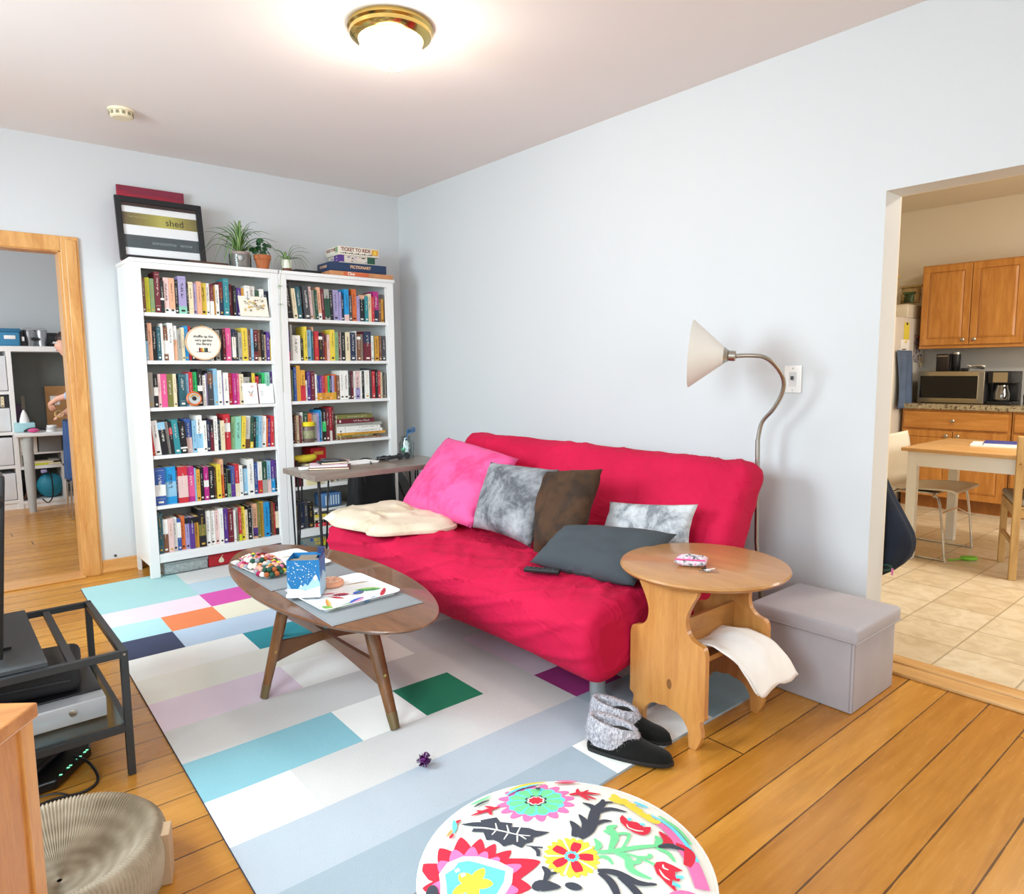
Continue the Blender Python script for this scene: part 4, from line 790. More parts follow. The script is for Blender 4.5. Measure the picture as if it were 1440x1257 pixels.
def wr(x, y, z, seat):
    p = Vector((x*1.1, y*.8, z*1.1)); w1 = noise.noise(p*1.3)*.35
    a = noise.noise(Vector((x*2.2+w1*3+y*.9, y*1.1+w1*2, z*2.5))); rdg = (1-abs(a)*2.6); rdg = max(0, rdg)**3
    b = noise.noise(Vector((x*6+y*2.5+5, y*2.2-x*3, z*5))); r2 = max(0, 1-abs(b)*3.2)**3
    q = noise.noise(Vector((x*1.7, y*1.3, z*2)))*.9; d1 = (y*.75-x*1.0)+q*.22; c = abs(noise.noise(Vector((d1*9, (x+y)*1.1, 3)))); r3 = max(0, 1-c*5)**2
    d2 = (y*.5+x*1.1)+q*.3; c2 = abs(noise.noise(Vector((d2*11, (y-x)*1.0, 9)))); r4 = max(0, 1-c2*5.5)**2
    front = max(0, min(1, (-1.28-x)/.06)); low = max(0, min(1, (z-.16)/.10)) if x < -1.0 else 1
    d3 = z*1.5+y*.34+q*.16; c3 = abs(noise.noise(Vector((d3*8, y*.9, 5)))); r5 = max(0, 1-c3*4.5)**2*front
    return ((rdg*.012+r2*.005)*(1-.5*front)+(r3*.014+r4*.010)*(1-front)+r5*.014)*seat*low+noise.noise(p*2.5)*.009*seat*low
def cov(u, v):
    i = int(round(v*nS)) % nS; y = y0+(y1-y0)*u; p = S[i].copy(); e = min(u, 1-u)*abs(y1-y0); r_ = .055
    inn = 0
    if e < r_: inn = r_-math.sqrt(max(0, r_*r_-(r_-e)**2))
    p.y = y; n_ = Nn[i]; seat = 1. if S[i].x < -.66 or S[i].z < .5 else .35
    back = max(0, (S[i].z-.5)/.35)
    p.y += (-.02 if u > .5 else .0)*(1-back)*min(1, 0)  # straight ends
    s_ = wr(p.x, y, p.z, seat)
    if u > .84: s_ += .006*math.sin((p.z*2+p.x-y*1.6)*26)*(u-.84)/.16*back
    lo = max(0, min(1, (.30-p.z)/.06)) if p.x < -1.0 else 0
    p += n_*(-(inn)+s_); p.z -= lo*.012*math.sin(y*3.2)**2
    # left end of the seat puffs, mid seat sinks
    if p.x < -.75 and p.z > .4: p.z -= .016*math.sin(PI*u)
    return p
# orient: make normals point outward
area2 = sum(S[i].x*S[(i+1) % nS].z-S[(i+1) % nS].x*S[i].z for i in range(nS))
if area2 < 0: Nn = [-n_ for n_ in Nn]
Nn = [-n_ for n_ in Nn]
m = MB(); m.grid(cov, nY, nS, cv=True)
m.F([i for i in range(nS)][::-1], 0, False); m.F([nY*nS+i for i in range(nS)], 0, False)
m.build('fitted_cover', CR, t, autosmooth=80)
GM = mat('grey_steel', 'a6abac', .35, .5, var=.03, bump=0)
for (x, y) in ((-1.173, -3.315), (-1.173, -1.52), (-.42, -3.315), (-.42, -1.52)):
    MB().lathe([(.031, .01), (.031, .225), (.0, .226)], (x, y, 0), 24).lathe([(0, .0095), (.033, .0095), (.033, .02), (.031, .022)], (x, y, 0), 24).build('leg', GM, t)
for x in (-1.173, -.42): MB().box(x-.015, x+.015, -3.30, -1.53, .165, .20).build('long_rail', GM, t, bevel=.002)
for y in (-3.315, -1.52):
    MB().box(-1.145, -.45, y-.012, y+.012, .15, .20).build('side_rail', GM, t, bevel=.002)
    for x in (-1.10, -.55): MB().cyl((x, y-.0125, .175), (x, y-.017, .175), .008, seg=10).build('bolt', NICKEL, t)
m = MB()
for k in range(7): m.box(-1.16, -.45, -3.2+.27*k, -3.15+.27*k, .205, .218)
m.build('slats', wood('slat_birch', 'b89468', 'd4b48a', 'x', .6), t)

# pillows on the sofa
def pillow(name, c, th, m_, label, seed, cat='pillow', **k):
    cc = [Vector(q) for q in c]; base = sum(cc, Vector())/4; base.z = min(q.z for q in cc)
    t = thing(name, label, cat, base); o = cushion(c, th, seed=seed, **k).build('pillow_case', m_, t, autosmooth=180); weld(o)
    m = MB(); P = []
    for a, b in zip(cc, cc[1:]+cc[:1]):
        mid = (a+b)/2; ctr = sum(cc, Vector())/4; P += [a, a.lerp(b, .25)+(ctr-a.lerp(b, .25))*k.get('pinch', .04)*1.0, mid+(ctr-mid)*k.get('pinch', .04)*1.6, a.lerp(b, .75)+(ctr-a.lerp(b, .75))*k.get('pinch', .04)]
    return t
def velvet(name, a, b, sc_, c=None):
    n_ = NT(name); v = n_.coords(); f = n_.noise(v, sc_, 5, .7, .25); st = [(.38, a), (.5, c or b), (.62, b)]
    n_.l.new(n_.ramp(f, st), n_.b.inputs['Base Color']); n_.b.inputs['Roughness'].default_value = .8; n_.b.inputs['Sheen Weight'].default_value = .0; n_.bump(n_.noise(v, 30, 3), .3, .004); return n_.m
PINK = velvet('pink_plush', 'd83a78', 'ea5896', 2.2); GRV = velvet('crushed_grey_velvet', '55575c', 'a8aaad', 5.5, '8b8d92'); GRV2 = velvet('crushed_pale_velvet', '7c7f84', 'd2d3d4', 7, 'bcbdbf')
BRV = velvet('brown_velvet', '2a1808', '452a10', 4); CHA = mat('charcoal_knit', '40474c', .9, var=.05, bump=.6, bscale=350); BEI = velvet('beige_fleece', 'cdbb9e', 'e0d0b8', 3)
def quad(p, n_off=0): return p
pillow('pillow', [(-.965, -2.23, .475), (-.965, -1.52, .475), (-.51, -1.385, .86), (-.58, -2.17, .80)][::1], .20, PINK, 'big hot pink pillow leaning at the left end of the sofa', 1, pinch=.03, wr=.014)
pillow('pillow', [(-.985, -2.715, .47), (-.985, -2.27, .49), (-.735, -2.11, .79), (-.715, -2.63, .80)], .16, GRV, 'crushed dark grey velvet pillow beside the pink pillow', 2, pinch=.05)
pillow('pillow', [(-.975, -2.99, .50), (-.985, -2.735, .44), (-.735, -2.53, .785), (-.70, -2.905, .83)], .13, BRV, 'brown velvet pillow standing between the two grey velvet pillows', 3, pinch=.03, wr=.016)
pillow('pillow', [(-.675, -3.375, .51), (-.68, -2.86, .49), (-.632, -2.89, .665), (-.60, -3.36, .715)], .09, GRV2, 'pale crushed grey velvet pillow behind the charcoal pillow', 4, pinch=.05)
pillow('pillow', [(-1.09, -3.42, .475), (-1.14, -2.885, .465), (-.93, -2.88, .59), (-.75, -3.365, .61)], .12, CHA, 'long charcoal knitted pillow lying at the right front of the sofa', 5, pinch=.03)
pillow('pillow', [(-1.42, -1.60, .468), (-1.42, -1.44, .468), (-1.20, -1.44, .468), (-1.20, -1.60, .468)], .06, mat('white_cotton', 'eeeceb', .85), 'small white pillow peeking from under the beige blanket', 6)
# blanket
t = thing('blanket', 'crumpled beige fleece blanket at the left end of the sofa', 'blanket', (-1.15, -1.75, .47))
BP = [(-1.405, -1.50), (-1.36, -1.38), (-1.22, -1.345), (-1.02, -1.38), (-.92, -1.48), (-.90, -1.75), (-.94, -2.06), (-1.08, -2.12), (-1.22, -2.06), (-1.35, -2.0), (-1.395, -1.93), (-1.375, -1.86), (-1.40, -1.76), (-1.43, -1.62)]
Bs = spline([(*p, 0) for p in BP+[BP[0]]], 5)[:-1]; cB = Vector((-1.14, -1.73, 0)); nb = len(Bs)
def blf(u, v):
    p = cB.lerp(Bs[int(round(u*nb)) % nb], v); th = .026*(1-v**6)**.5+.0
    w_ = noise.noise(Vector((p.x*5, p.y*5, 2)))*.014+noise.noise(Vector((p.x*13, p.y*9, 4)))*.008+max(0, 1-abs(noise.noise(Vector((p.x*4+p.y*3, p.y*3-p.x*5, 7))))*4)**2*.018
    z = .478+th+w_*(1-v**4)+.012*math.exp(-((p.y+1.55)**2+(p.x+1.1)**2)/.05)
    if v > .9: z -= (v-.9)*.15
    return Vector((p.x, p.y, z))
m = MB(); m.grid(blf, nb, 26, cu=True); m.build('fleece', BEI, t, autosmooth=180); 
m = MB(); P = [Vector((p.x, p.y, .462)) for p in Bs]; m.tube(P+[P[0]], .008, 8, caps=False, flat=1.5); m.build('hem', BEI, t)
# remote
t = thing('remote_control', 'black remote control lying on the sofa seat by the charcoal pillow', 'remote control', (-1.2, -3.03, .46)); M_ = Matrix.Translation((-1.20, -3.03, .464)) @ Rz(R(-58))
MB().rbox(-.075, .075, -.02, .02, 0, .016, .004, M=M_).build('casing', BLACK, t); m = MB()
for i in range(6):
    for j in range(2): m.box(-.06+.02*i, -.05+.02*i, -.012+.014*j, -.004+.014*j, .016, .0175, M=M_)
m.build('buttons', DARKM, t)

# ---------------------------------------------------------------- floor lamp
t = thing('floor_lamp', 'brushed steel gooseneck floor lamp with a frosted cone shade', 'floor lamp', (-.15, -3.38, 0))
MB().lathe([(0, .0), (.13, .001), (.135, .008), (.13, .02), (.03, .026), (.012, .04), (0, .045)], (-.15, -3.42, 0), 36).build('base', NICKEL, t)
MB().tube([(-.15, -3.42, .03), (-.15, -3.41, .2), (-.15, -3.376, .482), (-.15, -3.366, .96)], .011, 14).build('pole', NICKEL, t)
MB().tube(spline([(-.15, -3.366, .955), (-.15, -3.385, 1.042), (-.16, -3.444, 1.106), (-.17, -3.489, 1.179), (-.19, -3.503, 1.241), (-.24, -3.49, 1.302), (-.29, -3.463, 1.338), (-.34, -3.415, 1.345), (-.37, -3.378, 1.343)], 6), .0095, 12).build('gooseneck', NICKEL, t)
ax = Vector((-.26, .62, .03)).normalized(); q = Vector((0, 0, 1)).rotation_difference(ax).to_matrix().to_4x4()
# visible cone: apex at the neck, mouth to the left
A = Vector((-.37, -3.378, 1.343)); dirn = (Vector((-.47, -3.205, 1.357))-A).normalized(); q = Vector((0, 0, 1)).rotation_difference(dirn).to_matrix().to_4x4()
MB().lathe([(0, 0), (.02, .0), (.023, .004), (.023, .03), (.027, .032)], A, 24, M=q).build('socket', NICKEL, t)
MB().lathe([(.023, .03), (.046, .062), (.048, .062)], A, 28, M=q).build('collar', NICKEL, t)
nt = NT('frosted_shade'); nt.b.inputs['Base Color'].default_value = lin('e6e2da'); nt.b.inputs['Roughness'].default_value = .5; nt.b.inputs['Transmission Weight'].default_value = .0
nt.b.inputs['Subsurface Weight'].default_value = .0
MB().lathe([(.040, .052), (.047, .062), (.150, .190), (.148, .190), (.045, .064), (.040, .055)], A, 48, M=q).build('lamp_shade', nt.m, t)
MB().ball(A+dirn*.09, .03, 14, 10).build('bulb', PLASTIC, t)
MB().tube(spline([(-.14, -3.37, .95), (-.135, -3.355, .9), (-.15, -3.35, .86)], 4), .002, 6).build('switch_cord', PLASTIC, t)

# ---------------------------------------------------------------- side table
PINE = wood('honey_pine_z', 'b5773a', 'cf9350', 'z', .38, knots=True, coat=.15); PINET = wood('honey_pine_y', 'a5703c', 'bd8a52', 'y', .33, .7, coat=.25)
t = thing('side_table', 'round pine side table with cut-out side panels next to the sofa', 'side table', (-.97, -3.64, 0))
TZ = .585; TC = (-.952, -3.632)
MB().lathe([(0, TZ-.024), (.285, TZ-.024), (.297, TZ-.018), (.302, TZ-.010), (.298, TZ-.003), (.29, TZ), (0, TZ)], (*TC, 0), 72).build('round_top', PINET, t)
half = [(.10, 0), (.128, .0), (.150, .05), (.142, .10), (.160, .115), (.160, .135), (.160, .335), (.150, .365), (.110, .378), (.085, .405), (.080, .45), (.100, .50), (.120, .535), (.122, TZ-.025)]
arch = [(.098, .03), (.095, .06), (.075, .09), (.05, .105), (.02, .108), (0, .115)]
def sp2(L, n=3): return [(p.x, p.y) for p in spline([(a, b, 0) for a, b in L], n)]
hp = [half[0]]+sp2(half[1:6])+sp2(half[6:], 4)
ar = sp2(arch, 3)
poly = hp+[(-a, b) for a, b in hp[::-1]]+[(-a, b) for a, b in ar]+ar[::-1][1:]
for x in (-1.165, -.775):
    MB().prism(poly, (x, -3.640, .001 if x < -1 else 0), (0, -1, 0), (0, 0, 1), -.011, .011).build('side_panel', PINE, t)
PINEX = wood('honey_pine_x', 'a8703a', 'c58b4c', 'x', .4, knots=True, coat=.1)
MB().box(-1.154, -.786, -3.66, -3.645, .30, .41).build('magazine_divider', PINEX, t)
MB().box(0, .368, -.14, 0, 0, .014, M=Matrix.Translation((-1.154, -3.648, .245)) @ Matrix.Rotation(R(-24), 4, 'X')).build('sloped_shelf', PINEX, t)
MB().box(0, .368, 0, .13, 0, .014, M=Matrix.Translation((-1.154, -3.645, .245)) @ Matrix.Rotation(R(24), 4, 'X')).build('sloped_shelf', PINEX, t)
MB().prism([(0, 0), (.368, 0), (.368, .06), (.3, .05), (.24, .03), (.184, .012), (.13, .03), (.07, .05), (0, .06)][::-1], (-1.154, -3.56, TZ-.024-.06), (1, 0, 0), (0, 0, 1), -.008, .008).build('apron', PINEX, t)
for y in (-3.72, -3.56): MB().box(-1.154, -.786, y-.008, y+.008, TZ-.055, TZ-.024).build('top_batten', PINEX, t)
# pouch with keys on the side table
t = thing('pouch', 'small pink and grey patterned pouch on the round side table', 'pouch', (-1.02, -3.63, TZ))
o = cushion([(-1.082, -3.595, TZ+.018), (-1.02, -3.69, TZ+.018), (-.955, -3.655, TZ+.022), (-1.02, -3.565, TZ+.022)], .034, 12, pinch=.02, wr=.004, seed=9).build('pouch_body', velvet('patterned_cloth', '46464e', 'd98cb8', 38, 'e8dfe4'), t, autosmooth=180); weld(o)
MB().tube([(-1.08, -3.6, TZ+.03), (-1.02, -3.685, TZ+.03)], .003, 6).build('zip', BM['p'], t)
t = thing('key_bunch', 'little bunch of keys beside the patterned pouch', 'keys', (-1.06, -3.70, TZ))
MB().tube([(-1.055+.012*math.cos(a), -3.70+.012*math.sin(a), TZ+.003) for a in [2*PI*k/14 for k in range(15)]], .0012, 6, caps=False).build('key_ring', NICKEL, t)
for i, a in enumerate((200, 235, 275)):
    M_ = Matrix.Translation((-1.055, -3.70, TZ+.0025+.002*i)) @ Rz(R(a+110)); MB().box(.012, .026, -.008, .008, 0, .0018, M=M_).box(.026, .052, -.003, .003, 0, .0018, M=M_).build('key', [NICKEL, PLASTIC, BLACK][i], t)
# paper towels / folded cloth hanging out of the magazine slot
t = thing('paper_towel', 'crumpled white paper towel hanging out of the side table shelf', 'paper towel', (-.95, -3.76, .17))
def pt(u, v):
    x = -1.13+.30*u+.05*v*(1-u); path = spline([(0, -3.665, .315), (0, -3.70, .325), (0, -3.765, .335), (0, -3.825, .305), (0, -3.862, .25), (0, -3.885, .17)], 4); p = path[min(int(v*(len(path)-1)+.5), len(path)-1)]
    return Vector((x+.12*v-.03*math.sin(v*3), p.y, p.z+.008*math.sin(u*9+v*4)+.006*noise.noise(Vector((u*6, v*6, 1)))+.05*(1-u)*v*0))
m = MB(); m.grid(pt, 24, 20); m.build('sheet', mat('tissue_white', 'f3f1ee', .9, bump=.5, bscale=60), t, autosmooth=180, solid=.004)
m = MB(); m.grid(lambda u, v: pt(u, v)+Vector((-.012, .006, .007)), 24, 18); m.build('sheet', mat('tissue_white', 'f3f1ee', .9, bump=.5, bscale=60), t, autosmooth=180, solid=.003)

# ---------------------------------------------------------------- storage ottoman
LIL = mat('lilac_grey_linen', 'b0acb1', .9, var=.04, bump=.5, bscale=400)
t = thing('storage_ottoman', 'lilac-grey fabric storage ottoman at the kitchen opening', 'ottoman', (-.355, -3.80, 0))
MB().rbox(-.535, -.165, -4.005, -3.60, .001, .30, .006).build('box', LIL, t)
m = MB().rbox(-.552, -.148, -4.02, -3.585, .275, .335, .014); m.build('lid', LIL, t)
MB().tube([(-.552, -4.02, .283), (-.148, -4.02, .283)], .0022, 6).tube([(-.552, -4.02, .283), (-.552, -3.585, .283)], .0022, 6).build('piping', LIL, t)
m = MB()
m.box(-.5362, -.5348, -3.998, -3.994, .01, .272); m.box(-.53, -.526, -4.0062, -4.0048, .01, .272); m.build('seam', mat('lilac_seam', '9a9197', .9), t)
# ---------------------------------------------------------------- coffee table
WAL = wood('walnut_y', '5c3a22', '84583a', 'y', .32, coat=.25); WALZ = wood('walnut_z', '5a3820', '80542f', 'z', .38); WALX = wood('walnut_x', '563620', '7a5030', 'x', .4)
t = thing('coffee_table', 'long oval walnut coffee table on four splayed legs over the rug', 'coffee table', (-1.88, -2.40, .008))
TT = .432; a_, b_ = .300, .735
MB().lathe([(0, TT-.026), (.92, TT-.026), (.975, TT-.018), (1, TT-.006), (.997, TT-.002), (.985, TT), (0, TT)], (-1.872, -2.41, 0), 96, sx=a_, sy=b_).build('oval_top', WAL, t, autosmooth=25)
FO = mat('leg_ferrule', '7a6a4a', .4, .5)
LEG = [((-2.03, -2.415), (-2.150, -2.435)), ((-1.88, -2.79), (-1.88, -2.985)), ((-1.72, -2.39), (-1.612, -2.372)), ((-1.878, -2.04), (-1.848, -1.84))]
for (tp, ft) in LEG:
    A = Vector((*tp, TT-.026)); B = Vector((*ft, .010)); d = (B-A); C2 = A+d*.87
    m = MB(); rr_ = [(A, .030), (A+d*.35, .029), (A+d*.7, .0235), (C2, .021)]; m.tube([p for p, _ in rr_], [r for _, r in rr_], 12, flat=.72); m.build('leg', WALZ, t)
    m = MB(); m.tube([C2-d*.0, B], [.0222, .0185], 12, flat=.74); m.build('leg_ferrule', FO, t)
for i, j, mm, w_ in ((0, 2, WALX, .0), (1, 3, WAL, .001)):
    (ta, fa), (tb, fb) = LEG[i], LEG[j]
    def at(tp, ft, z): k = (TT-.026-z)/(TT-.036); return Vector((tp[0]+(ft[0]-tp[0])*k, tp[1]+(ft[1]-tp[1])*k, z))
    P0 = at(ta, fa, .185); P1 = at(tb, fb, .185); n = 20; L = (P1-P0).length; X = (P1-P0).normalized(); lo = []; up_ = []
    for k in range(n+1): s_ = k/n; e = abs(2*s_-1); up_.append((L*s_, .04-.055*(1-e**1.6)*.35)); lo.append((L*s_, -.045+.03*(1-e**1.5)))
    MB().prism(lo+up_[::-1], P0+Vector((0, 0, w_)), X, (0, 0, 1), -.009, .009, side_smooth=True).build('stretcher', mm, t)
for (tp, ft) in LEG[:2]:
    k = .55; p = Vector((*tp, TT-.026)).lerp(Vector((*ft, .01)), k); MB().cyl(p+Vector((.0, -.021, 0)), p+Vector((.0, -.0245, 0)), .006, seg=12).build('bolt_cap', BRASS, t)
# placemats
GREY = mat('grey_leatherette', '8f9497', .6, var=.03, bump=.3, bscale=500)
def matt(x0, x1, y0, y1, z, label, ang=0):
    c = ((x0+x1)/2, (y0+y1)/2); t = thing('placemat', label, 'placemat', (*c, z)); M_ = Matrix.Translation((*c, z)) @ Rz(R(ang)); w = (x1-x0)/2; h = (y1-y0)/2
    MB().rbox(-w, w, -h, h, .0002, .0030, .0012, M=M_).build('mat_sheet', GREY, t)
    m = MB()
    for a in ((-w+.006, -h+.006, w-.006, -h+.006), (w-.006, -h+.006, w-.006, h-.006), (w-.006, h-.006, -w+.006, h-.006), (-w+.006, h-.006, -w+.006, -h+.006)):
        m.tube([M_ @ Vector((a[0], a[1], .0031)), M_ @ Vector((a[2], a[3], .0031))], .0006, 5)
    m.build('stitching', mat('stitch_grey', '74787a', .8), t)
matt(-2.10, -1.728, -2.435, -1.975, TT+.0002, 'grey placemat under the tray with felt ball trivets')
matt(-2.088, -1.722, -2.945, -2.445, TT+.0002, 'grey placemat at the near end of the coffee table')
TRW = mat('melamine_white', 'f2f1ef', .25, var=.01, bump=0)
LEAFM = [mat('print_'+n_, c_, .35, var=.25, nscale=30, bump=0) for n_, c_ in (('red', 'c8243c'), ('orange', 'e8902c'), ('lime', '8fc45a'), ('emerald', '3c9a5c'), ('plum', '8a1f50'), ('royal', '3a5cb8'), ('sky', '6fb4d8'), ('pink', 'e08ab0'), ('slate', '5a6a8a'), ('gold', 'd8b83c'))]
def tray(c, w, h, ang, leaves, label):
    z = TT+.0034; t = thing('tray', label, 'tray', (*c, z)); M_ = Matrix.Translation((*c, z)) @ Rz(R(ang))
    def rr(w, h, r, n=7): return [(sx*(w-r)+r*math.cos(a), sy*(h-r)+r*math.sin(a)) for sx, sy, a0 in ((1, 1, 0), (-1, 1, 90), (-1, -1, 180), (1, -1, 270)) for a in [R(a0+90*k/n) for k in range(n+1)]]
    prof = [(-.022, .0), (-.020, .004), (-.008, .010), (-.001, .014), (0, .0155), (-.002, .0165), (-.006, .0155), (-.020, .0062), (-.024, .0052)]
    m = MB(); rings = [[m.V(M_ @ Vector((x, y, zz))) for x, y in rr(w/2+o, h/2+o, .03+o if .03+o > .006 else .006)] for o, zz in prof]; n = len(rings[0])
    for a, b in zip(rings, rings[1:]):
        for k in range(n): m.F((a[k], a[(k+1) % n], b[(k+1) % n], b[k]))
    m.F(rings[-1], 0, False); m.F(rings[0][::-1], 0, False); m.build('tray_body', TRW, t)
    for q, (x, y, l, ww, a, k1, k2) in enumerate(leaves):
        # a printed leaf: blade with a second tone and a stem
        m = MB(); d = Vector((math.cos(R(a)), math.sin(R(a)), 0)); s = Vector((-d.y, d.x, 0)); n = 12; zz = .0056+.00006*q
        for side, mi in ((1, 0), (-1, 1)):
            pts = [Vector((x, y, zz))+d*(l*(i/n-.5)) for i in range(n+1)]
            ed = [p+s*side*ww/2*math.sin(PI*(i/n)**.8)**.8*(1+.12*math.sin(i*2.2)) if 0 < i < n else p for i, p in enumerate(pts)]
            for i in range(n): m.F([m.V(M_ @ v_) for v_ in ((pts[i], pts[i+1], ed[i+1], ed[i]) if side > 0 else (pts[i], ed[i], ed[i+1], pts[i+1]))], mi, False)
        st = Vector((x, y, zz))-d*l*.5; m.F([m.V(M_ @ v_) for v_ in (st-s*.0012, st+s*.0012, st-d*l*.22+s*.001+s*.004, st-d*l*.22-s*.001+s*.004)], 1, False)
        m.build('printed_leaf', [LEAFM[k1], LEAFM[k2]], t)
    return t, M_
tray((-1.925, -2.10), .33, .335, 5, [(.06, -.03, .09, .02, 200, 7, 6), (.09, .08, .10, .018, 160, 9, 8), (.02, .1, .09, .02, 100, 0, 7), (.1, -.1, .08, .03, 30, 6, 5)], 'white tray holding two felt ball trivets on the coffee table')
M2 = [(-.10, -.075, .10, .018, 70, 1, 9), (-.125, -.115, .05, .028, 110, 2, 2), (-.07, -.14, .10, .016, 20, 3, 2), (-.005, -.12, .085, .034, 25, 5, 7), (.035, -.145, .09, .014, 30, 5, 6), (-.045, -.045, .06, .018, -60, 0, 0), (-.02, -.02, .065, .034, 150, 4, 0), (.045, -.045, .055, .038, 20, 5, 8), (.09, -.035, .10, .04, 150, 3, 2), (.12, -.10, .11, .018, 50, 0, 0), (.10, .065, .10, .012, 170, 9, 8), (-.05, .02, .05, .012, 160, 0, 0)]
tray((-1.905, -2.655), .335, .335, 2, M2, 'white tray printed with bright leaves at the near end of the table')
# felt ball trivets
FB = [mat('felt_'+n_, c_, .95, var=.1, bump=.6, bscale=200, spec=.1) for n_, c_ in (('cream', 'e6d8c4'), ('blush', 'dfa996'), ('maroon', '6c2030'), ('rust', 'b0643c'), ('grey', '98a0a6'), ('yellow', 'd6c23c'), ('pine', '34584a'), ('pink', 'd07a94'), ('white', 'efe8e0'), ('berry', 'a83058'))]
protos = []
for i, mt in enumerate(FB):
    me = bpy.data.meshes.new('felt_ball'); bm = bmesh.new(); bmesh.ops.create_uvsphere(bm, u_segments=10, v_segments=7, radius=.0115)
    for f_ in bm.faces: f_.smooth = True
    bm.to_mesh(me); bm.free(); me.materials.append(mt); protos.append(me)
def trivet(c, rad, label, seed, stretch, ang):
    z = TT+.0034+.006; t = thing('trivet', label, 'trivet', (*c, z)); rr = random.Random(seed); n = 0; used = []
    for lay in range(2):
        for ring in range(5):
            r_ = ring*.0205+(.008 if lay else 0); cnt = max(1, int(2*PI*r_/.0205))
            if r_ > rad-lay*.014: continue
            for k in range(cnt):
                a = 2*PI*k/cnt+lay*.3+ring*.2; x = r_*math.cos(a)*stretch; y = r_*math.sin(a)/stretch**.5; v = Vector((x, y, 0)); v.rotate(Euler((0, 0, R(ang))))
                if lay == 1 and ring == 0 and stretch > 1: pass
                o = bpy.data.objects.new('felt_ball', protos[rr.choice([0, 0, 1, 1, 2, 3, 4, 5, 6, 7, 7, 8, 9, 3])]); COL.objects.link(o); o.parent = t; ORG[o.name] = ORG[t.name]
                o.location = (v.x, v.y, .0122+lay*.0165+.004*noise.noise(Vector((x*30, y*30, seed)))); n += 1
    return t
trivet((-2.010, -2.035), .082, 'felt ball trivet at the far left corner of the tray', 1, 1.12, 70)
trivet((-2.015, -2.215), .074, 'felt ball trivet nearer the tissue box on the tray', 2, 1.12, 60)
# tissue box
c = (-2.018, -2.588); z0 = TT+.010; s_ = .060; hh = .143
t = thing('tissue_box', 'blue winter-scene cardboard box standing open on the near tray', 'box', (*c, z0)); M_ = Matrix.Translation((*c, z0+.0062)) @ Rz(R(-35))
BLU = mat('box_snow_blue', '1f78b4', .45, var=.08); NAV = mat('box_navy', '2c3a66', .5); SNW = mat('box_snow_white', 'eef4f8', .5, var=.01); ICE = mat('box_ice', 'a9d0e6', .5)
m = MB(); th = .0018
for (x0, x1, y0, y1) in ((-s_, s_, -s_, -s_+th), (-s_, s_, s_-th, s_), (-s_, -s_+th, -s_+th, s_-th), (s_-th, s_, -s_+th, s_-th)): m.box(x0, x1, y0, y1, 0, hh, 0, M_)
m.box(-s_+th, s_-th, -s_+th, s_-th, .0, .002, 0, M_); m.build('box_walls', BLU, t)
m = MB(); O = M_ @ Vector((-s_, -s_-.0004, 0)); X = M_.to_3x3() @ Vector((1, 0, 0)); Y = Vector((0, 0, 1)); W2 = 2*s_
m.flat([(0, 0), (W2, 0), (W2, .042), (W2*.55, .028), (W2*.3, .034), (0, .036)], O-X.cross(Y)*-.0006, X, Y, 0)
m.flat([(W2*.30, .030), (W2*.42, .05), (W2*.47, .042), (W2*.55, .055), (W2*.62, .045), (W2*.88, .088), (W2, .055), (W2, .03)], O-X.cross(Y)*-.0003, X, Y, 1)
m.flat([(W2*.79, .074), (W2*.88, .089), (W2*.94, .074), (W2*.90, .070), (W2*.86, .060), (W2*.83, .070)], O-X.cross(Y)*-.0007, X, Y, 0); m.flat([(0, .036), (0, .065), (W2*.12, .034)], O-X.cross(Y)*-.0004, X, Y, 1)
m.flat([(W2*.36, .04), (W2*.42, .051), (W2*.47, .042), (W2*.44, .038), (W2*.41, .043)], O-X.cross(Y)*-.0007, X, Y, 0); m.build('printed_mountains', [SNW, ICE], t)
m = MB(); rr = random.Random(12)
for q in range(85):
    a, b = rr.uniform(.004, W2-.004), rr.uniform(.045, hh-.006)
    if b < .05+max(0, a/W2-.55)*.12: continue
    r_ = rr.choice([.0008, .0012, .002]); m.flat([(a+r_*math.cos(u), b+r_*math.sin(u)) for u in [2*PI*k/7 for k in range(7)]], O-X.cross(Y)*-.0009, X, Y)
m.build('printed_snow', SNW, t)
m = MB(); X2 = M_.to_3x3() @ Vector((0, 1, 0)); O2 = M_ @ Vector((s_+.0004, -s_, 0)); m.flat([(0, 0), (W2, 0), (W2, .06), (W2*.5, .09), (W2*.2, .06), (0, .09)], O2, X2, Y); m.build('printed_side', ICE, t)
m = MB(); m.box(-s_+.003, s_-.003, -s_+.004, 0.0, 0, .0015, M=M_ @ Matrix.Translation((0, 0, hh-.010)) @ Matrix.Rotation(R(8), 4, 'X')); m.box(-.03, .035, .01, s_-.002, hh-.012, hh-.010, M=M_); m.build('brown_liner', mat('kraft_brown', '8a8072', .8), t)
m = MB(); m.box(s_-.024, s_, s_-.02, s_, hh, hh+.022, M=M_); m.box(s_-.002, s_, -s_, s_, hh, hh+.006, M=M_); m.build('open_flap', NAV, t)
MB().rbox(-s_-.006, s_-.02, -s_-.006, -s_+.03, -.0004, .014, .004, M=M_).build('base_paper', SNW, t)
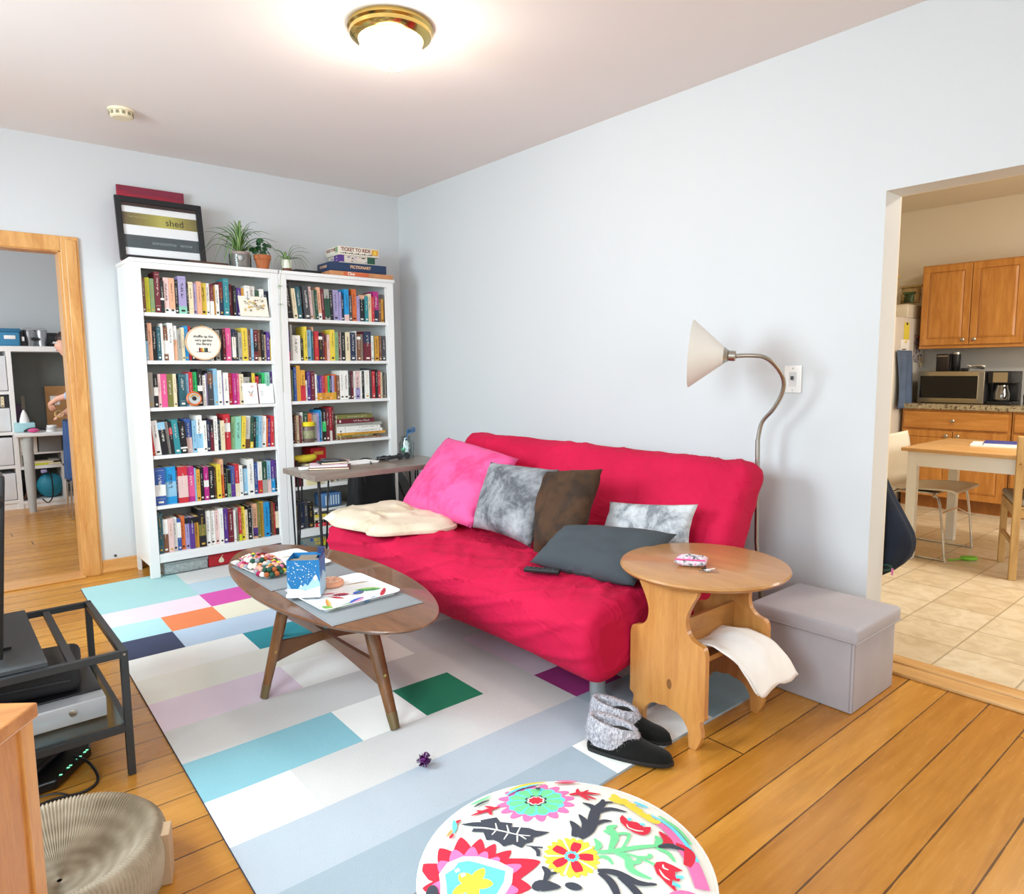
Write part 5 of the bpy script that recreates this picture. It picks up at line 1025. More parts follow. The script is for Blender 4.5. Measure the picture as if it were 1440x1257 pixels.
# clay coaster (peach round)
t = thing('coaster_stack', 'round peach clay jar lid on the near tray by the blue box', 'lid', (-1.90, -2.545, TT+.010))
MB().lathe([(0, TT+.0102), (.042, TT+.0102), (.050, TT+.014), (.0515, TT+.022), (.049, TT+.028), (.040, TT+.031), (0, TT+.031)], (-1.90, -2.545, 0), 36).build('clay_body', mat('peach_clay', 'dc9a78', .5, var=.12), t)
MB().lathe([(0, TT+.031), (.041, TT+.031), (.040, TT+.034), (0, TT+.035)], (-1.90, -2.545, 0), 36).build('upper_disc', mat('peach_clay_pale', 'e8b498', .5, var=.1), t)
m = MB()
for k in range(7): a = 2*PI*k/7; m.tube([(-1.90+.01*math.cos(a), -2.545+.01*math.sin(a), TT+.035), (-1.90+.034*math.cos(a+.3), -2.545+.034*math.sin(a+.3), TT+.035)], .0012, 5)
m.build('carved_lines', mat('clay_line', 'b8745a', .6), t)

# ---------------------------------------------------------------- slippers
FUR = NT('grey_fur'); v = FUR.coords((1, 1, .5)); f = FUR.noise(v, 160, 4, .7); FUR.l.new(FUR.ramp(f, [(.35, '85818a'), (.5, 'bdb9c0'), (.65, 'e6e3e8')]), FUR.b.inputs['Base Color']); FUR.b.inputs['Roughness'].default_value = 1; FUR.bump(f, 1., .006); FUR = FUR.m
SUE = mat('black_suede', '131312', .95, var=.2, bump=.3, bscale=200, spec=.2, sheen=.1); SOLE = mat('black_sole', '1b1b1c', .7)
def slipper(heel, toe, label, flip):
    h = Vector((*heel, .0095)); d = (Vector((*toe, .0095))-h); L = d.length; d.normalize(); s = Vector((d.y, -d.x, 0)); t = thing('slipper', label, 'slipper', h)
    M_ = Matrix((d, s, Vector((0, 0, 1)))).transposed().to_4x4(); M_.translation = h
    def wid(x): f_ = x/L; return .034*(.72+.45*math.sin(PI*min(1, f_*.95+.05))**.8)*(1 if f_ < .82 else math.sqrt(max(0.0, 1-((f_-.82)/.18)**2))) * (1 if f_ > .08 else math.sqrt(max(0, 1-((.08-f_)/.08)**2))*.75+.25)
    n = 26; m = MB(); ro = []
    for i in range(n+1):
        x = L*i/n; w = max(wid(x), .002); y0_ = .006*math.sin(PI*i/n)*flip; ro.append([m.V(M_ @ Vector((x, y0_+w*q, zz))) for q, zz in ((-1.04, 0), (-1.08, .006), (-1.05, .013), (1.05, .013), (1.08, .006), (1.04, 0))])
    for a, b in zip(ro, ro[1:]):
        for k in range(6): m.F((a[k], b[k], b[(k+1) % 6], a[(k+1) % 6]))
    m.F(ro[0], 0, False); m.F(ro[-1][::-1], 0, False); m.build('sole', SOLE, t)
    m = MB()
    def upf(u, v):
        x = L*u; w = max(wid(x), .002); ht = .036+.030*math.exp(-((u-.33)/.30)**2)+.018*math.exp(-((u-.45)/.2)**2); ht *= math.sqrt(max(0, 1-max(0, (u-.80)/.2)**2.2)); a = PI*v; e = .75
        return M_ @ Vector((x, .006*math.sin(PI*u)*flip+w*math.copysign(abs(math.cos(a))**e, math.cos(a)), .012+ht*math.sin(a)**e))
    m.grid(upf, n, 18); m.build('upper', SUE, t, autosmooth=180)
    # fur cuff: sloping oval collar, outer and inner wall
    cx = L*.30; m = MB()
    def cuf(u, v):
        a = 2*PI*u; k = v*2 if v < .5 else 2-v*2; inner = v > .5; rx_, ry_ = .092, .041
        x = cx+(rx_-(.012 if inner else 0)-.010*k)*math.cos(a); y = (ry_-(.016 if inner else 0)-.006*k+.003)*math.sin(a); base = .026+.022*max(0, math.cos(a)); top = .108-.014*math.cos(a)
        z = base+(top-base)*k+ .0025*noise.noise(Vector((u*60, v*30, 0))); bul = .006*math.sin(PI*k); x += bul*math.cos(a)*(1 if not inner else -.3); y += bul*math.sin(a)*(1 if not inner else -.3)
        jt = .0018*noise.noise(Vector((math.cos(a)*30, math.sin(a)*30, v*40))); return M_ @ Vector((x+jt, y+jt, z))
    m.grid(cuf, 64, 24, cu=True); m.F([m.V(M_ @ Vector((cx+.080*math.cos(a), .030*math.sin(a), .062))) for a in [2*PI*k/24 for k in range(24)]], 0, False); m.build('fur_cuff', FUR, t, autosmooth=180)
    m = MB(); rr = random.Random(int(L*1000))
    for q in range(1500):
        u, v = rr.random(), rr.random()*.56; p = cuf(u, v); a = 2*PI*u; nrm = M_.to_3x3() @ Vector((math.cos(a)*.5, math.sin(a), .25+(1.2 if v > .42 else -.3))); nrm.normalize(); l_ = rr.uniform(.004, .009); sd = nrm.cross(Vector((rr.random()-.5, rr.random()-.5, rr.random()-.5))).normalized()*.0005
        m.F([m.V(p-sd), m.V(p+sd), m.V(p+nrm*l_+Vector((0, 0, -.002)))], 0, False)
    o = m.build('fur_hairs', FUR, t); o['kind'] = 'stuff'
slipper((-1.438, -3.515), (-1.318, -3.785), 'black slipper with a grey fur cuff, the nearer of the pair', 1)
slipper((-1.335, -3.435), (-1.215, -3.700), 'black slipper with a grey fur cuff, the one against the side table', -1)
# cat toy
t = thing('crinkle_ball', 'small purple crinkled foil ball on the rug', 'cat toy', (-1.933, -3.255, .009)); rr = random.Random(3); c = Vector((-1.933, -3.255, .033))
MB().ball(c, .014, 12, 8).build('core', mat('foil_violet', '6a2470', .3, .5, var=.3, nscale=60), t)
m = MB()
for q in range(120):
    n_ = Vector((rr.gauss(0, 1), rr.gauss(0, 1), rr.gauss(0, 1))).normalized(); s = n_.cross(Vector((rr.random(), rr.random(), rr.random()))).normalized(); r_ = rr.uniform(.018, .026); w = rr.uniform(.002, .004)
    m.F([m.V(c+n_*.012-s*w), m.V(c+n_*.012+s*w), m.V(c+n_*r_+s*w+Vector((0, 0, .001))), m.V(c+n_*r_-s*w)], q % 4 == 0 and 1 or 0, False)
o = m.build('foil_strips', [mat('foil_violet', '6a2470', .3), mat('foil_silver', 'd8c8dc', .25, .6)], t); o['kind'] = 'stuff'

# ---------------------------------------------------------------- floral pouf
PC = Vector((-2.27, -4.25, 0)); PR = .262; PZ = .405
t = thing('pouf', 'round pouf with bright floral fabric in the foreground', 'pouf', (PC.x, PC.y, 0))
FAB = mat('cream_cotton', 'e8e4d9', .9, var=.015, bump=.4, bscale=500)
def pz(x, y): r2_ = (x*x+y*y)/(PR*PR); return PZ+.032*(1-r2_)
prof = [(0, .002), (PR*.97, .002), (PR, .02)]+[(PR+.008*math.sin(PI*k/8), .02+(PZ-.035)*k/8) for k in range(1, 8)]+[(PR+.001, PZ-.020), (PR-.004, PZ-.006)]
MB().lathe(prof, (PC.x, PC.y, 0), 72).build('side_cover', FAB, t)
PCOL = {'w': FAB, 'p': mat('fab_pink', 'df6fa4', .9, var=.08, bump=.3, bscale=400), 'g': mat('fab_green', '70cc8c', .9, var=.08, bump=.3, bscale=400), 'c': mat('fab_cyan', '66cfe2', .9, var=.08, bump=.3, bscale=400), 'r': mat('fab_red', 'cc2038', .9, var=.08, bump=.3, bscale=400),
        'k': mat('fab_charcoal', '3a3c46', .9, var=.1, bump=.3, bscale=400), 'y': mat('fab_yellow', 'ecc83c', .9, var=.1, bump=.3, bscale=400), 'o': mat('fab_orange', 'ea9a54', .9, bump=.3)}
pk = list(PCOL); m = MB()
m.lathe([(0, PZ+.032)]+[(r, pz(r, 0)) for r in [PR*k/14 for k in range(1, 14)]]+[(PR-.004, PZ-.001), (PR-.003, PZ-.006)], (PC.x, PC.y, 0), 72, mi=0)
lev = [0]
def nz(): lev[0] += 1; return .0007+.000025*lev[0]
def surf(q, off): x, y = q[0]/1000, q[1]/1000; return Vector((PC.x+x, PC.y+y, pz(x, y)+off))
def inside(q, R_=PR-.006):
    l = math.hypot(q[0], q[1])/1000
    return q if l < R_ else (q[0]*R_/l, q[1]*R_/l)
def blob(c, pts, col, off=None):
    off = off or nz(); i = pk.index(col); pp = []
    for a, b in zip(pts, pts[1:]+pts[:1]):
        s_ = max(1, int(math.hypot(b[0]-a[0], b[1]-a[1])/7)); pp += [(a[0]+(b[0]-a[0])*e/s_, a[1]+(b[1]-a[1])*e/s_) for e in range(s_)]
    pts = pp; C_ = m.V(surf(inside(c), off)); n = len(pts); Q = 6; RR = [[m.V(surf(inside((c[0]+(p[0]-c[0])*q/Q, c[1]+(p[1]-c[1])*q/Q)), off)) for p in pts] for q in range(1, Q+1)]
    for k in range(n):
        m.F((C_, RR[0][k], RR[0][(k+1) % n]), i, False)
        for a, b in zip(RR, RR[1:]): m.F((a[k], b[k], b[(k+1) % n], a[(k+1) % n]), i, False)
def flower(c, r, n, col, depth=.2, rot=0, sharp=1.):
    pts = []
    for k in range(n*6): a = 2*PI*k/(n*6)+rot; ph = abs(math.sin(n*(a-rot)/2))**sharp; pts.append((c[0]+r*(1-depth+depth*ph)*math.cos(a), c[1]+r*(1-depth+depth*ph)*math.sin(a)))
    blob(c, pts, col)
def rib(pts, col, w0, w1=1.5, mid=0):
    off = nz(); P = spline([(a, b, 0) for a, b in pts], 6); L = []; i = pk.index(col); n = len(P)-1
    for q, p in enumerate(P):
        tt = (P[min(q+1, n)]-P[max(q-1, 0)]).normalized(); s = Vector((-tt.y, tt.x, 0)); f_ = q/n; w = (w0*(1-f_)+w1*f_+mid*math.sin(PI*f_))/2
        L.append([m.V(surf(inside(p+s*w*e), off)) for e in ((-1, 1) if max(w0, w1)+mid < 10 else (-1, -.5, 0, .5, 1))])
    for a, b in zip(L, L[1:]):
        if len(a) != len(b): a, b = (a[0], a[-1]), (b[0], b[-1])
        for e in range(len(a)-1): m.F((a[e], b[e], b[e+1], a[e+1]), i, False)
# green flower
A0 = (69, 155); flower(A0, 80, 16, 'p', .25); flower(A0, 60, 14, 'c', .1); flower(A0, 56, 11, 'g', .18)
for k in range(11): a = 2*PI*k/11; rib([(A0[0]+19*math.cos(a), A0[1]+19*math.sin(a)), (A0[0]+52*math.cos(a), A0[1]+52*math.sin(a))], 'c', 1.5, 5)
flower(A0, 24, 8, 'k', .3); flower(A0, 18.5, 8, 'w', .15); flower(A0, 15.5, 8, 'r', .2)
# yellow flower
B0 = (-4, -20); flower(B0, 50, 22, 'y', .14); 
for k in range(5): a = 2*PI*k/5+.5; c_ = (B0[0]+25*math.cos(a), B0[1]+25*math.sin(a)); rib([(B0[0]+8*math.cos(a), B0[1]+8*math.sin(a)), c_, (B0[0]+38*math.cos(a), B0[1]+38*math.sin(a))], 'r', 7, 13, 8)
for k in range(5): a = 2*PI*(k+.5)/5+.5; rib([(B0[0]+12*math.cos(a), B0[1]+12*math.sin(a)), (B0[0]+46*math.cos(a), B0[1]+46*math.sin(a))], 'w', 2, 5)
flower(B0, 14, 10, 'c', .2); flower(B0, 8, 8, 'r', .3)
# large red flower at left
C0 = (-176, 62)
for k, (q, w_) in enumerate([((-196, 172), 34), ((-150, 178), 36), ((-108, 170), 34), ((-88, 135), 34), ((-80, 102), 34), ((-72, 66), 36), ((-54, 8), 50), ((-104, -24), 48), ((-150, -60), 46), ((-225, 120), 34), ((-238, 60), 34), ((-228, 0), 34)]): rib([C0, ((C0[0]+q[0])/2, (C0[1]+q[1])/2), ((C0[0]*.3+q[0]*.7), (C0[1]*.3+q[1]*.7)), q], 'r', 10, 2, w_)
for q in [(-172, 148), (-138, 150), (-112, 128), (-104, 98), (-98, 68), (-84, 24), (-124, -14), (-215, 110), (-222, 60)]: rib([C0, ((C0[0]+q[0])/2, (C0[1]+q[1])/2), q], 'p', 10, 6, 26)
blob((-170, 58), [(-204, 96), (-190, 122), (-165, 132), (-138, 122), (-120, 98), (-104, 58), (-99, 28), (-120, 6), (-150, -6), (-190, -2), (-222, 30), (-226, 66)], 'w')
blob((-168, 56), [(-196, 90), (-184, 112), (-166, 110), (-152, 116), (-138, 104), (-130, 84), (-120, 56), (-111, 34), (-128, 18), (-150, 8), (-186, 6), (-210, 32), (-214, 62)], 'c')
for a in range(5): b = 2*PI*a/5+.35; rib([(-166, 56), (-166+20*math.cos(b), 56+20*math.sin(b)), (-166+36*math.cos(b), 56+36*math.sin(b))], 'y', 10, 2, 16)
for a in (95, 60): rib([(-166, 56+a*.5-6), (-166+2, 56+a*.5+2)], 'w', 8, 8)
# charcoal leaf
blob((-45, 105), [(-84, 205), (-66, 190), (-55, 176), (-52, 182), (-26, 164), (-30, 154), (-32, 146), (-19, 124), (-29, 118), (-8, 90), (-4, 74), (12, 52), (-10, 57), (-20, 62), (-31, 54), (-42, 60), (-55, 56), (-58, 66), (-59, 76), (-75, 84), (-73, 100), (-75, 113), (-84, 122), (-78, 134), (-70, 152), (-86, 166), (-78, 170), (-72, 184)], 'k')
rib([(-78, 178), (-62, 152), (-48, 120), (-36, 90), (-22, 70)], 'w', 5, 2); 
for a, b in (((-52, 130), (-40, 150)), ((-42, 108), (-30, 128)), ((-36, 92), (-16, 104)), ((-56, 130), (-68, 126)), ((-46, 106), (-62, 98)), ((-38, 88), (-50, 74)), ((-34, 86), (-34, 68))): rib([a, b], 'w', 3.5, 2)
# charcoal branch
for P_, w0, w1, md in (([(41, 5), (77, 12), (128, 46), (161, 59), (177, 71)], 14, 4, 12), ([(35, 14), (56, 28), (65, 53)], 8, 2, 12), ([(49, 6), (80, 26), (94, 58)], 8, 2, 11), ([(118, 38), (136, 62), (131, 85)], 7, 2, 9), ([(120, 42), (159, 37), (180, 10)], 8, 2, 7), ([(87, 15), (115, 14), (129, 4)], 7, 2, 5), ([(152, 56), (173, 58), (184, 51)], 5, 5, 2)): rib(P_, 'k', w0, w1, md)
# green branch
for P_, w0, w1, md in (([(38, -42), (60, -55), (81, -64), (122, -80), (150, -93)], 7, 5, 5), ([(60, -52), (96, -32), (108, -9), (127, -11)], 6, 3, 12), ([(80, -62), (110, -51), (128, -39)], 3, 6, 1), ([(63, -59), (70, -85), (55, -106), (69, -139)], 5, 3, 11), ([(64, -95), (80, -100), (86, -96)], 4, 6, 4), ([(145, -90), (160, -84), (167, -70)], 9, 3, 8), ([(72, -68), (88, -90), (101, -121)], 4, 5, 1), ([(32, -51), (42, -63), (37, -80)], 4, 2, 5), ([(40, -36), (54, -31), (61, -14)], 6, 3, 7), ([(138, -94), (147, -114), (139, -136)], 6, 2, 5), ([(92, -92), (105, -103), (115, -99)], 2, 8, 2), ([(104, -30), (118, -34), (124, -42)], 4, 5, 3), ([(98, -24), (92, -8)], 4, 6, 3)): rib(P_, 'g', w0, w1, md)
# tulips
blob((152, -34), [(163, 8), (150, 3), (140, -8), (135, -28), (137, -46), (145, -58), (158, -60), (170, -56), (181, -48), (172, -46), (166, -42), (170, -34), (168, -24), (160, -16), (150, -10), (156, -4)], 'r'); blob((157, -30), [(168, -34), (164, -22), (152, -20), (144, -30), (152, -42), (162, -42)], 'r'); rib([(146, -18), (140, -28), (146, -42), (156, -50)], 'w', 1, 2, 2)
rib([(158, -12), (169, -8)], 'c', 7, 5); rib([(168, -32), (177, -36)], 'c', 7, 6)
blob((102, -145), [(134, -156), (128, -138), (121, -124), (108, -118), (96, -122), (86, -136), (83, -158), (82, -184), (92, -168), (98, -158), (106, -168), (112, -166), (112, -156), (118, -150)], 'r'); rib([(114, -128), (108, -134), (112, -142)], 'w', 1, 1, 3); rib([(98, -132), (92, -146), (94, -158)], 'w', 1, 1, 3)
rib([(110, -158), (122, -166)], 'c', 8, 6); rib([(92, -164), (99, -176)], 'c', 8, 7)
# sprigs
for P_, w0, w1, md in (([(2, 188), (-22, 199), (-54, 210)], 4, 2, 8), ([(-8, 193), (-15, 216)], 5, 2, 4), ([(-20, 196), (-28, 178)], 5, 2, 4), ([(-30, 200), (-36, 216)], 4, 2, 4), ([(134, 124), (163, 112), (189, 88)], 6, 2, 8), ([(150, 116), (168, 134)], 5, 2, 5), ([(154, 112), (164, 77)], 5, 2, 5), ([(151, 112), (148, 82)], 4, 2, 4), ([(160, 112), (182, 116)], 4, 2, 4)): rib(P_, 'r', w0, w1, md)
# bottom branch
for P_ in ([(5, -73), (27, -96), (41, -131), (63, -150)], [(3, -78), (5, -100), (-5, -125), (-25, -150)], [(24, -104), (25, -133), (19, -160), (0, -185)]): rib(P_, 'k', 7, 2, 10)
rib([(52, -142), (66, -152)], 'k', 6, 3, 2)
# right edge motifs
rib([(200, -25), (204, -63), (189, -107), (168, -150), (129, -200)], 'p', 8, 26, 6); rib([(215, -20), (218, -63), (202, -112), (178, -156)], 'c', 4, 6, 4); rib([(228, -30), (226, -75), (210, -120)], 'g', 4, 4, 4)
rib([(183, -66), (174, -94), (152, -98)], 'r', 3, 5, 14); rib([(183, -104), (184, -133), (150, -153)], 'r', 5, 12, 12); rib([(143, -95), (167, -104), (182, -124)], 'k', 5, 4, 9)
for k in range(6): rib([(200, 40), (206+6*math.sin(k), 64-22*k*.9), (214, 74-26*k*.9)], 'y', 6, 3, 12)
for q in ((212, 20), (190, 66)): rib([(200, 34), q], 'y', 10, 8, 10)
rib([(225, 30), (232, 0)], 'c', 4, 3, 6)
# small bits
for P_, c_, w0, w1, md in (([(-61, -5), (-64, -22), (-81, -32)], 'k', 3, 5, 8), ([(-66, -25), (-53, -32)], 'k', 7, 5, 0), ([(-47, 53), (-38, 39), (-29, 28)], 'k', 2, 4, 1), ([(-42, 44), (-41, 29), (-50, 17)], 'k', 3, 6, 3), ([(-31, 230), (-11, 231), (5, 226)], 'k', 2, 3, 4), ([(-103, -38), (-92, -34), (-69, -59)], 'k', 6, 3, 20), ([(-110, -50), (-130, -80)], 'k', 6, 3, 14), ([(-94, 217), (-75, 214)], 'r', 4, 3, 6), ([(-84, 226), (-96, 206), (-110, 190)], 'c', 3, 3, 6), ([(-105, 201), (-124, 192)], 'o', 4, 2, 4), ([(-112, 188), (-124, 182)], 'r', 4, 4, 3), ([(-214, 109), (-232, 80)], 'k', 6, 8, 14), ([(-60, -60), (-44, -84)], 'k', 5, 3, 12), ([(40, 215), (80, 218), (120, 205)], 'c', 3, 3, 5), ([(60, 228), (100, 222), (140, 202)], 'y', 4, 3, 6), ([(150, 185), (185, 158)], 'r', 3, 2, 5), ([(160, 190), (195, 160)], 'p', 3, 3, 6), ([(-30, 243), (20, 240)], 'g', 3, 3, 5), ([(100, 190), (110, 186)], 'k', 4, 4, 6), ([(-220, 150), (-238, 110)], 'c', 3, 3, 8), ([(0, -200), (60, -215)], 'y', 6, 6, 20), ([(-120, -120), (-60, -180)], 'g', 6, 4, 24), ([(-190, -60), (-130, -150)], 'k', 6, 4, 26), ([(60, -180), (110, -210)], 'p', 6, 4, 24), ([(-40, -220), (-100, -200)], 'r', 6, 4, 24)): rib(P_, c_, w0, w1, md)
m.build('floral_top', [PCOL[k] for k in pk], t, autosmooth=30)
MB().tube([(PC.x+(PR-.001)*math.cos(a), PC.y+(PR-.001)*math.sin(a), PZ-.006) for a in [2*PI*k/72 for k in range(73)]], .0045, 8, caps=False).build('piping', PCOL['w'], t)

# ---------------------------------------------------------------- television stand
STM = mat('graphite_steel', '3d4043', .45, .5, var=.05, bump=.05)
t = thing('television_stand', 'dark grey metal stand with glass top at the left edge', 'stand', (-3.05, -2.34, 0))
X0, X1, Y0, Y1, Z1 = -3.52, -2.652, -2.665, -2.02, .418; w_ = .022
for x in (X0, X1-w_):
    for y in (Y0, Y1-w_): MB().box(x, x+w_, y, y+w_, .002, Z1).build('leg', STM, t, bevel=.001)
for z in (Z1-w_, .150):
    for y in (Y0, Y1-w_): MB().box(X0+w_, X1-w_, y+.001, y+w_-.001, z, z+w_-.001).build('long_rail', STM, t)
    for x in (X0, X1-w_): MB().box(x+.001, x+w_-.001, Y0+w_, Y1-w_, z, z+w_-.001).build('short_rail', STM, t)
for x in (-2.80, -3.10, -3.36): MB().box(x-.011, x+.011, Y0+w_, Y1-w_, Z1-.018, Z1-.004).build('cross_bar', STM, t)
MB().box(X0+.01, -2.862, Y0+.025, Y1-.01, Z1+.0004, Z1+.012).build('dark_shelf_panel', mat('slate_panel', '45484a', .5), t)
MB().box(X0+.02, X1-.02, Y0+.02, Y1-.02, .1725, .1775).build('glass_shelf', GLASST, t)
for x in (X1-.011,): MB().cyl((x, Y0-.001, Z1-.011), (x, Y0-.003, Z1-.011), .004, seg=8).build('screw', NICKEL, t)
# television
t = thing('television', 'thin black flat television seen almost edge-on at the left edge', 'television', (-2.98, -2.2, Z1+.012))
Mv = Matrix.Translation((-2.965, -2.60, Z1+.035)) @ Matrix.Rotation(R(4.5), 4, 'Y'); TVB = mat('tv_black', '101114', .3, bump=0)
MB().rbox(-.03, 0, 0, .92, 0, .545, .004, M=Mv).build('casing', TVB, t); MB().box(0, .001, .012, .908, .015, .533, M=Mv).build('screen', mat('tv_screen', '05070a', .06, bump=0), t)
MB().rbox(-.055, -.03, .2, .72, .08, .4, .008, M=Mv).build('back_housing', TVB, t)
for y in (-2.45, -1.85): MB().box(-3.08, -2.935, y, y+.03, Z1+.0125, Z1+.022).box(-2.99, -2.975, y, y+.03, Z1+.02, Z1+.05).build('foot', TVB, t)
# headphones hung on the corner
t = thing('headphones', 'black rounded headphones resting on the top corner of the television', 'headphones', (-2.93, -2.52, .98))
MB().tube(spline([(-3.02, -2.50, .955), (-3.015, -2.51, 1.02), (-2.975, -2.54, 1.045), (-2.945, -2.57, 1.01), (-2.940, -2.58, .95)], 5), .009, 8).build('headband', BLACK, t)
for p in ((-2.943, -2.58, .925), (-3.025, -2.50, .93)): MB().lathe([(0, -.012), (.026, -.012), (.032, 0), (.026, .012), (0, .012)], p, 20, M=Matrix.Rotation(R(90), 4, 'Y')).build('ear_cushion', BLACK, t)
# silver box + black case on the lower shelf
SIL = mat('silver_plastic', 'b9bcc0', .35, .3, var=.02, bump=0)
t = thing('printer', 'silver-fronted flat black device on the lower shelf of the stand', 'device', (-2.9, -2.4, .178))
MB().rbox(-3.12, -2.705, -2.562, -2.20, .1782, .245, .004).build('silver_case', SIL, t); MB().rbox(-3.118, -2.707, -2.50, -2.202, .2452, .252, .003).build('top_plate', BLACK, t)
MB().lathe([(0, 0), (.011, 0), (.011, .004), (.008, .005), (0, .005)], (-2.80, -2.5625, .218), 20, M=Matrix.Rotation(R(90), 4, 'X')).build('power_button', NICKEL, t)
t = thing('storage_pouch', 'rounded black padded case lying on the silver device', 'case', (-2.85, -2.34, .252)); M_ = Matrix.Translation((-2.86, -2.335, .2525)) @ Rz(R(-8))
MB().rbox(-.13, .12, -.14, .13, 0, .085, .028, M=M_, seg=5).build('shell', mat('black_neoprene', '1e1f22', .7, bump=.3), t); MB().tube([M_ @ Vector(p) for p in ((-.10, -.1412, .045), (.09, -.1412, .045))], .0025, 6).build('zip', DARKM, t); MB().rbox(-.1, .09, -.11, .1, .083, .088, .002, M=M_).build('top_panel', BLACK, t)
t = thing('cable', 'grey cable coiled at the left end of the lower shelf', 'cable', (-3.0, -2.45, .25)); MB().tube(spline([(-3.15, -2.50, .258), (-3.05, -2.53, .262), (-2.99, -2.50, .285), (-3.06, -2.44, .30), (-3.14, -2.40, .262)], 6), .0035, 6).build('wire', mat('cable_grey', '6a6c6e', .5), t); MB().rbox(-3.18, -3.14, -2.42, -2.37, .2525, .272, .004).build('plug', BLACK, t)
# router
t = thing('router', 'black angular router with small green lights on the floor under the stand', 'router', (-2.83, -2.43, 0)); 
def q4(P, z0, z1, m, mi=0): m.prism(P, (0, 0, 0), (1, 0, 0), (0, 1, 0), z0, z1, mi)
m = MB(); q4([(-2.735, -2.36), (-2.745, -2.455), (-2.86, -2.60), (-3.0, -2.60), (-3.03, -2.33)][::-1], .004, .036, m); m.build('casing', TVB, t, bevel=.006)
m = MB(); q4([(-2.80, -2.36), (-2.815, -2.43), (-2.90, -2.54), (-2.98, -2.54), (-3.0, -2.35)][::-1], .036, .062, m); m.build('raised_top', BLACK, t, bevel=.01)
LED = NT('green_led'); LED.b.inputs['Emission Color'].default_value = (.1, 1, .45, 1); LED.b.inputs['Emission Strength'].default_value = 1.6; LED = LED.m
a, b = Vector((-2.755, -2.455, .0372)), Vector((-2.86, -2.588, .0372))
for k in (1, 2, 4, 5, 8, 9, 12):
    p = a.lerp(b, k/13); M_ = Matrix.Translation(p) @ Rz(math.atan2((b-a).y, (b-a).x)); MB().box(-.003, .003, .002, .010, 0, .0006, M=M_).build('indicator_light', LED, t)
t = thing('power_cable', 'black cable looping on the floor in front of the router', 'cable', (-2.80, -2.62, 0)); MB().tube(spline([(-2.80, -2.50, .045), (-2.765, -2.55, .030), (-2.755, -2.63, .007), (-2.80, -2.675, .006), (-2.88, -2.66, .006), (-2.98, -2.67, .006), (-3.1, -2.6, .006)], 7), .0045, 8).build('wire', BLACK, t); MB().rbox(-3.14, -3.09, -2.62, -2.57, .001, .03, .004).build('plug', BLACK, t)
t = thing('power_cable', 'second thin black cable on the floor by the cardboard scratcher', 'cable', (-2.83, -2.70, 0)); MB().tube(spline([(-2.92, -2.63, .016), (-2.86, -2.655, .016), (-2.825, -2.70, .005), (-2.82, -2.74, .004)], 6), .003, 6).build('wire', BLACK, t); MB().cyl((-2.82, -2.74, .004), (-2.82, -2.76, .004), .004, seg=8).build('tip', BLACK, t)
# cardboard cat lounge
CB = NT('corrugated_cardboard'); v = CB.coords(); sp = CB.add('ShaderNodeSeparateXYZ'); CB.l.new(v, sp.inputs[0]); n_ = CB.noise(v, 6, 4, .6); r2_ = CB.math('MULTIPLY', CB.math('ADD', CB.math('MULTIPLY', sp.outputs['X'], sp.outputs['X']), CB.math('MULTIPLY', sp.outputs['Y'], sp.outputs['Y'])), 1)
bands = CB.math('SINE', CB.math('MULTIPLY', CB.math('POWER', r2_, .5), 190)); CB.l.new(CB.ramp(CB.math('ADD', CB.math('MULTIPLY', bands, .05), n_), [(.35, '857660'), (.5, '9f907a'), (.68, 'b8aa94')]), CB.b.inputs['Base Color']); CB.b.inputs['Roughness'].default_value = .95; CB.bump(CB.noise(v, 300, 2), .4, .002); CB = CB.m
c = Vector((-2.922, -3.155, 0)); t = thing('cat_scratcher', 'round corrugated cardboard cat scratcher bowl on the floorboards', 'cat scratcher', c)
prof = spline([(.222, 0, .004), (.232, 0, .05), (.236, 0, .10), (.230, 0, .135), (.214, 0, .148), (.196, 0, .142), (.172, 0, .118), (.14, 0, .092), (.10, 0, .072), (.05, 0, .062), (.006, 0, .060)], 3); NR = 150; m = MB()
def bowl(u, v):
    k = int(round(u*NR*4)) % (NR*4); ph = (1, .35, -.9, .35)[k % 4]; p = prof[int(round(v*(len(prof)-1)))]; am = .0046*min(1, p.x/.12)
    a = 2*PI*u+.35*v*0; rad = p.x+(am*ph if p.z < .14 and v < .4 else 0); z = p.z+(am*ph if v >= .35 else 0)
    return c+Vector((rad*math.cos(a), rad*math.sin(a), z))
m.grid(bowl, NR*4, len(prof)-1, cu=True); m.build('corrugated_bowl', CB, t, autosmooth=180)
KR = mat('cardboard_edge', 'b59878', .9, var=.05, bump=.2)
M_ = Matrix.Translation((-2.699, -3.235, .002)) @ Rz(R(-20)); MB().box(-.016, .012, -.03, .03, 0, .135, M=M_).build('end_block', KR, t, bevel=.002); MB().box(-.020, -.015, -.032, .032, 0, .137, M=M_).build('white_edge', mat('paper_edge', 'e9e2d4', .8), t)
MB().lathe([(0, .001), (.222, .001), (.222, .004), (0, .004)], c, 48).build('base_disc', KR, t)
# wooden cabinet
CBW = wood('cherry_z', 'a8662e', 'cc8c4c', 'z', .3, coat=.3); CBE = wood('cherry_edge', 'b9773a', 'd99e5c', 'z', .3, coat=.3); CBX = wood('cherry_x', 'a8662e', 'cc8c4c', 'x', .3, coat=.3)
t = thing('cabinet', 'amber wooden cabinet cut off by the left edge in front', 'cabinet', (-3.2, -3.8, 0)); P0 = Vector((-2.985, -3.60, 0)); e1 = Vector((-.055, -.07, 0)).normalized(); e2 = Vector((e1.y, -e1.x, 0)); M_ = Matrix((e1, e2, Vector((0, 0, 1)))).transposed().to_4x4(); M_.translation = P0
if (M_ @ Vector((0, .1, 0))).x > P0.x: e2 = -e2; M_ = Matrix((e1, e2, Vector((0, 0, 1)))).transposed().to_4x4(); M_.translation = P0
MB().box(.03, .47, .0, .55, .05, .672, M=M_).build('body', CBW, t)
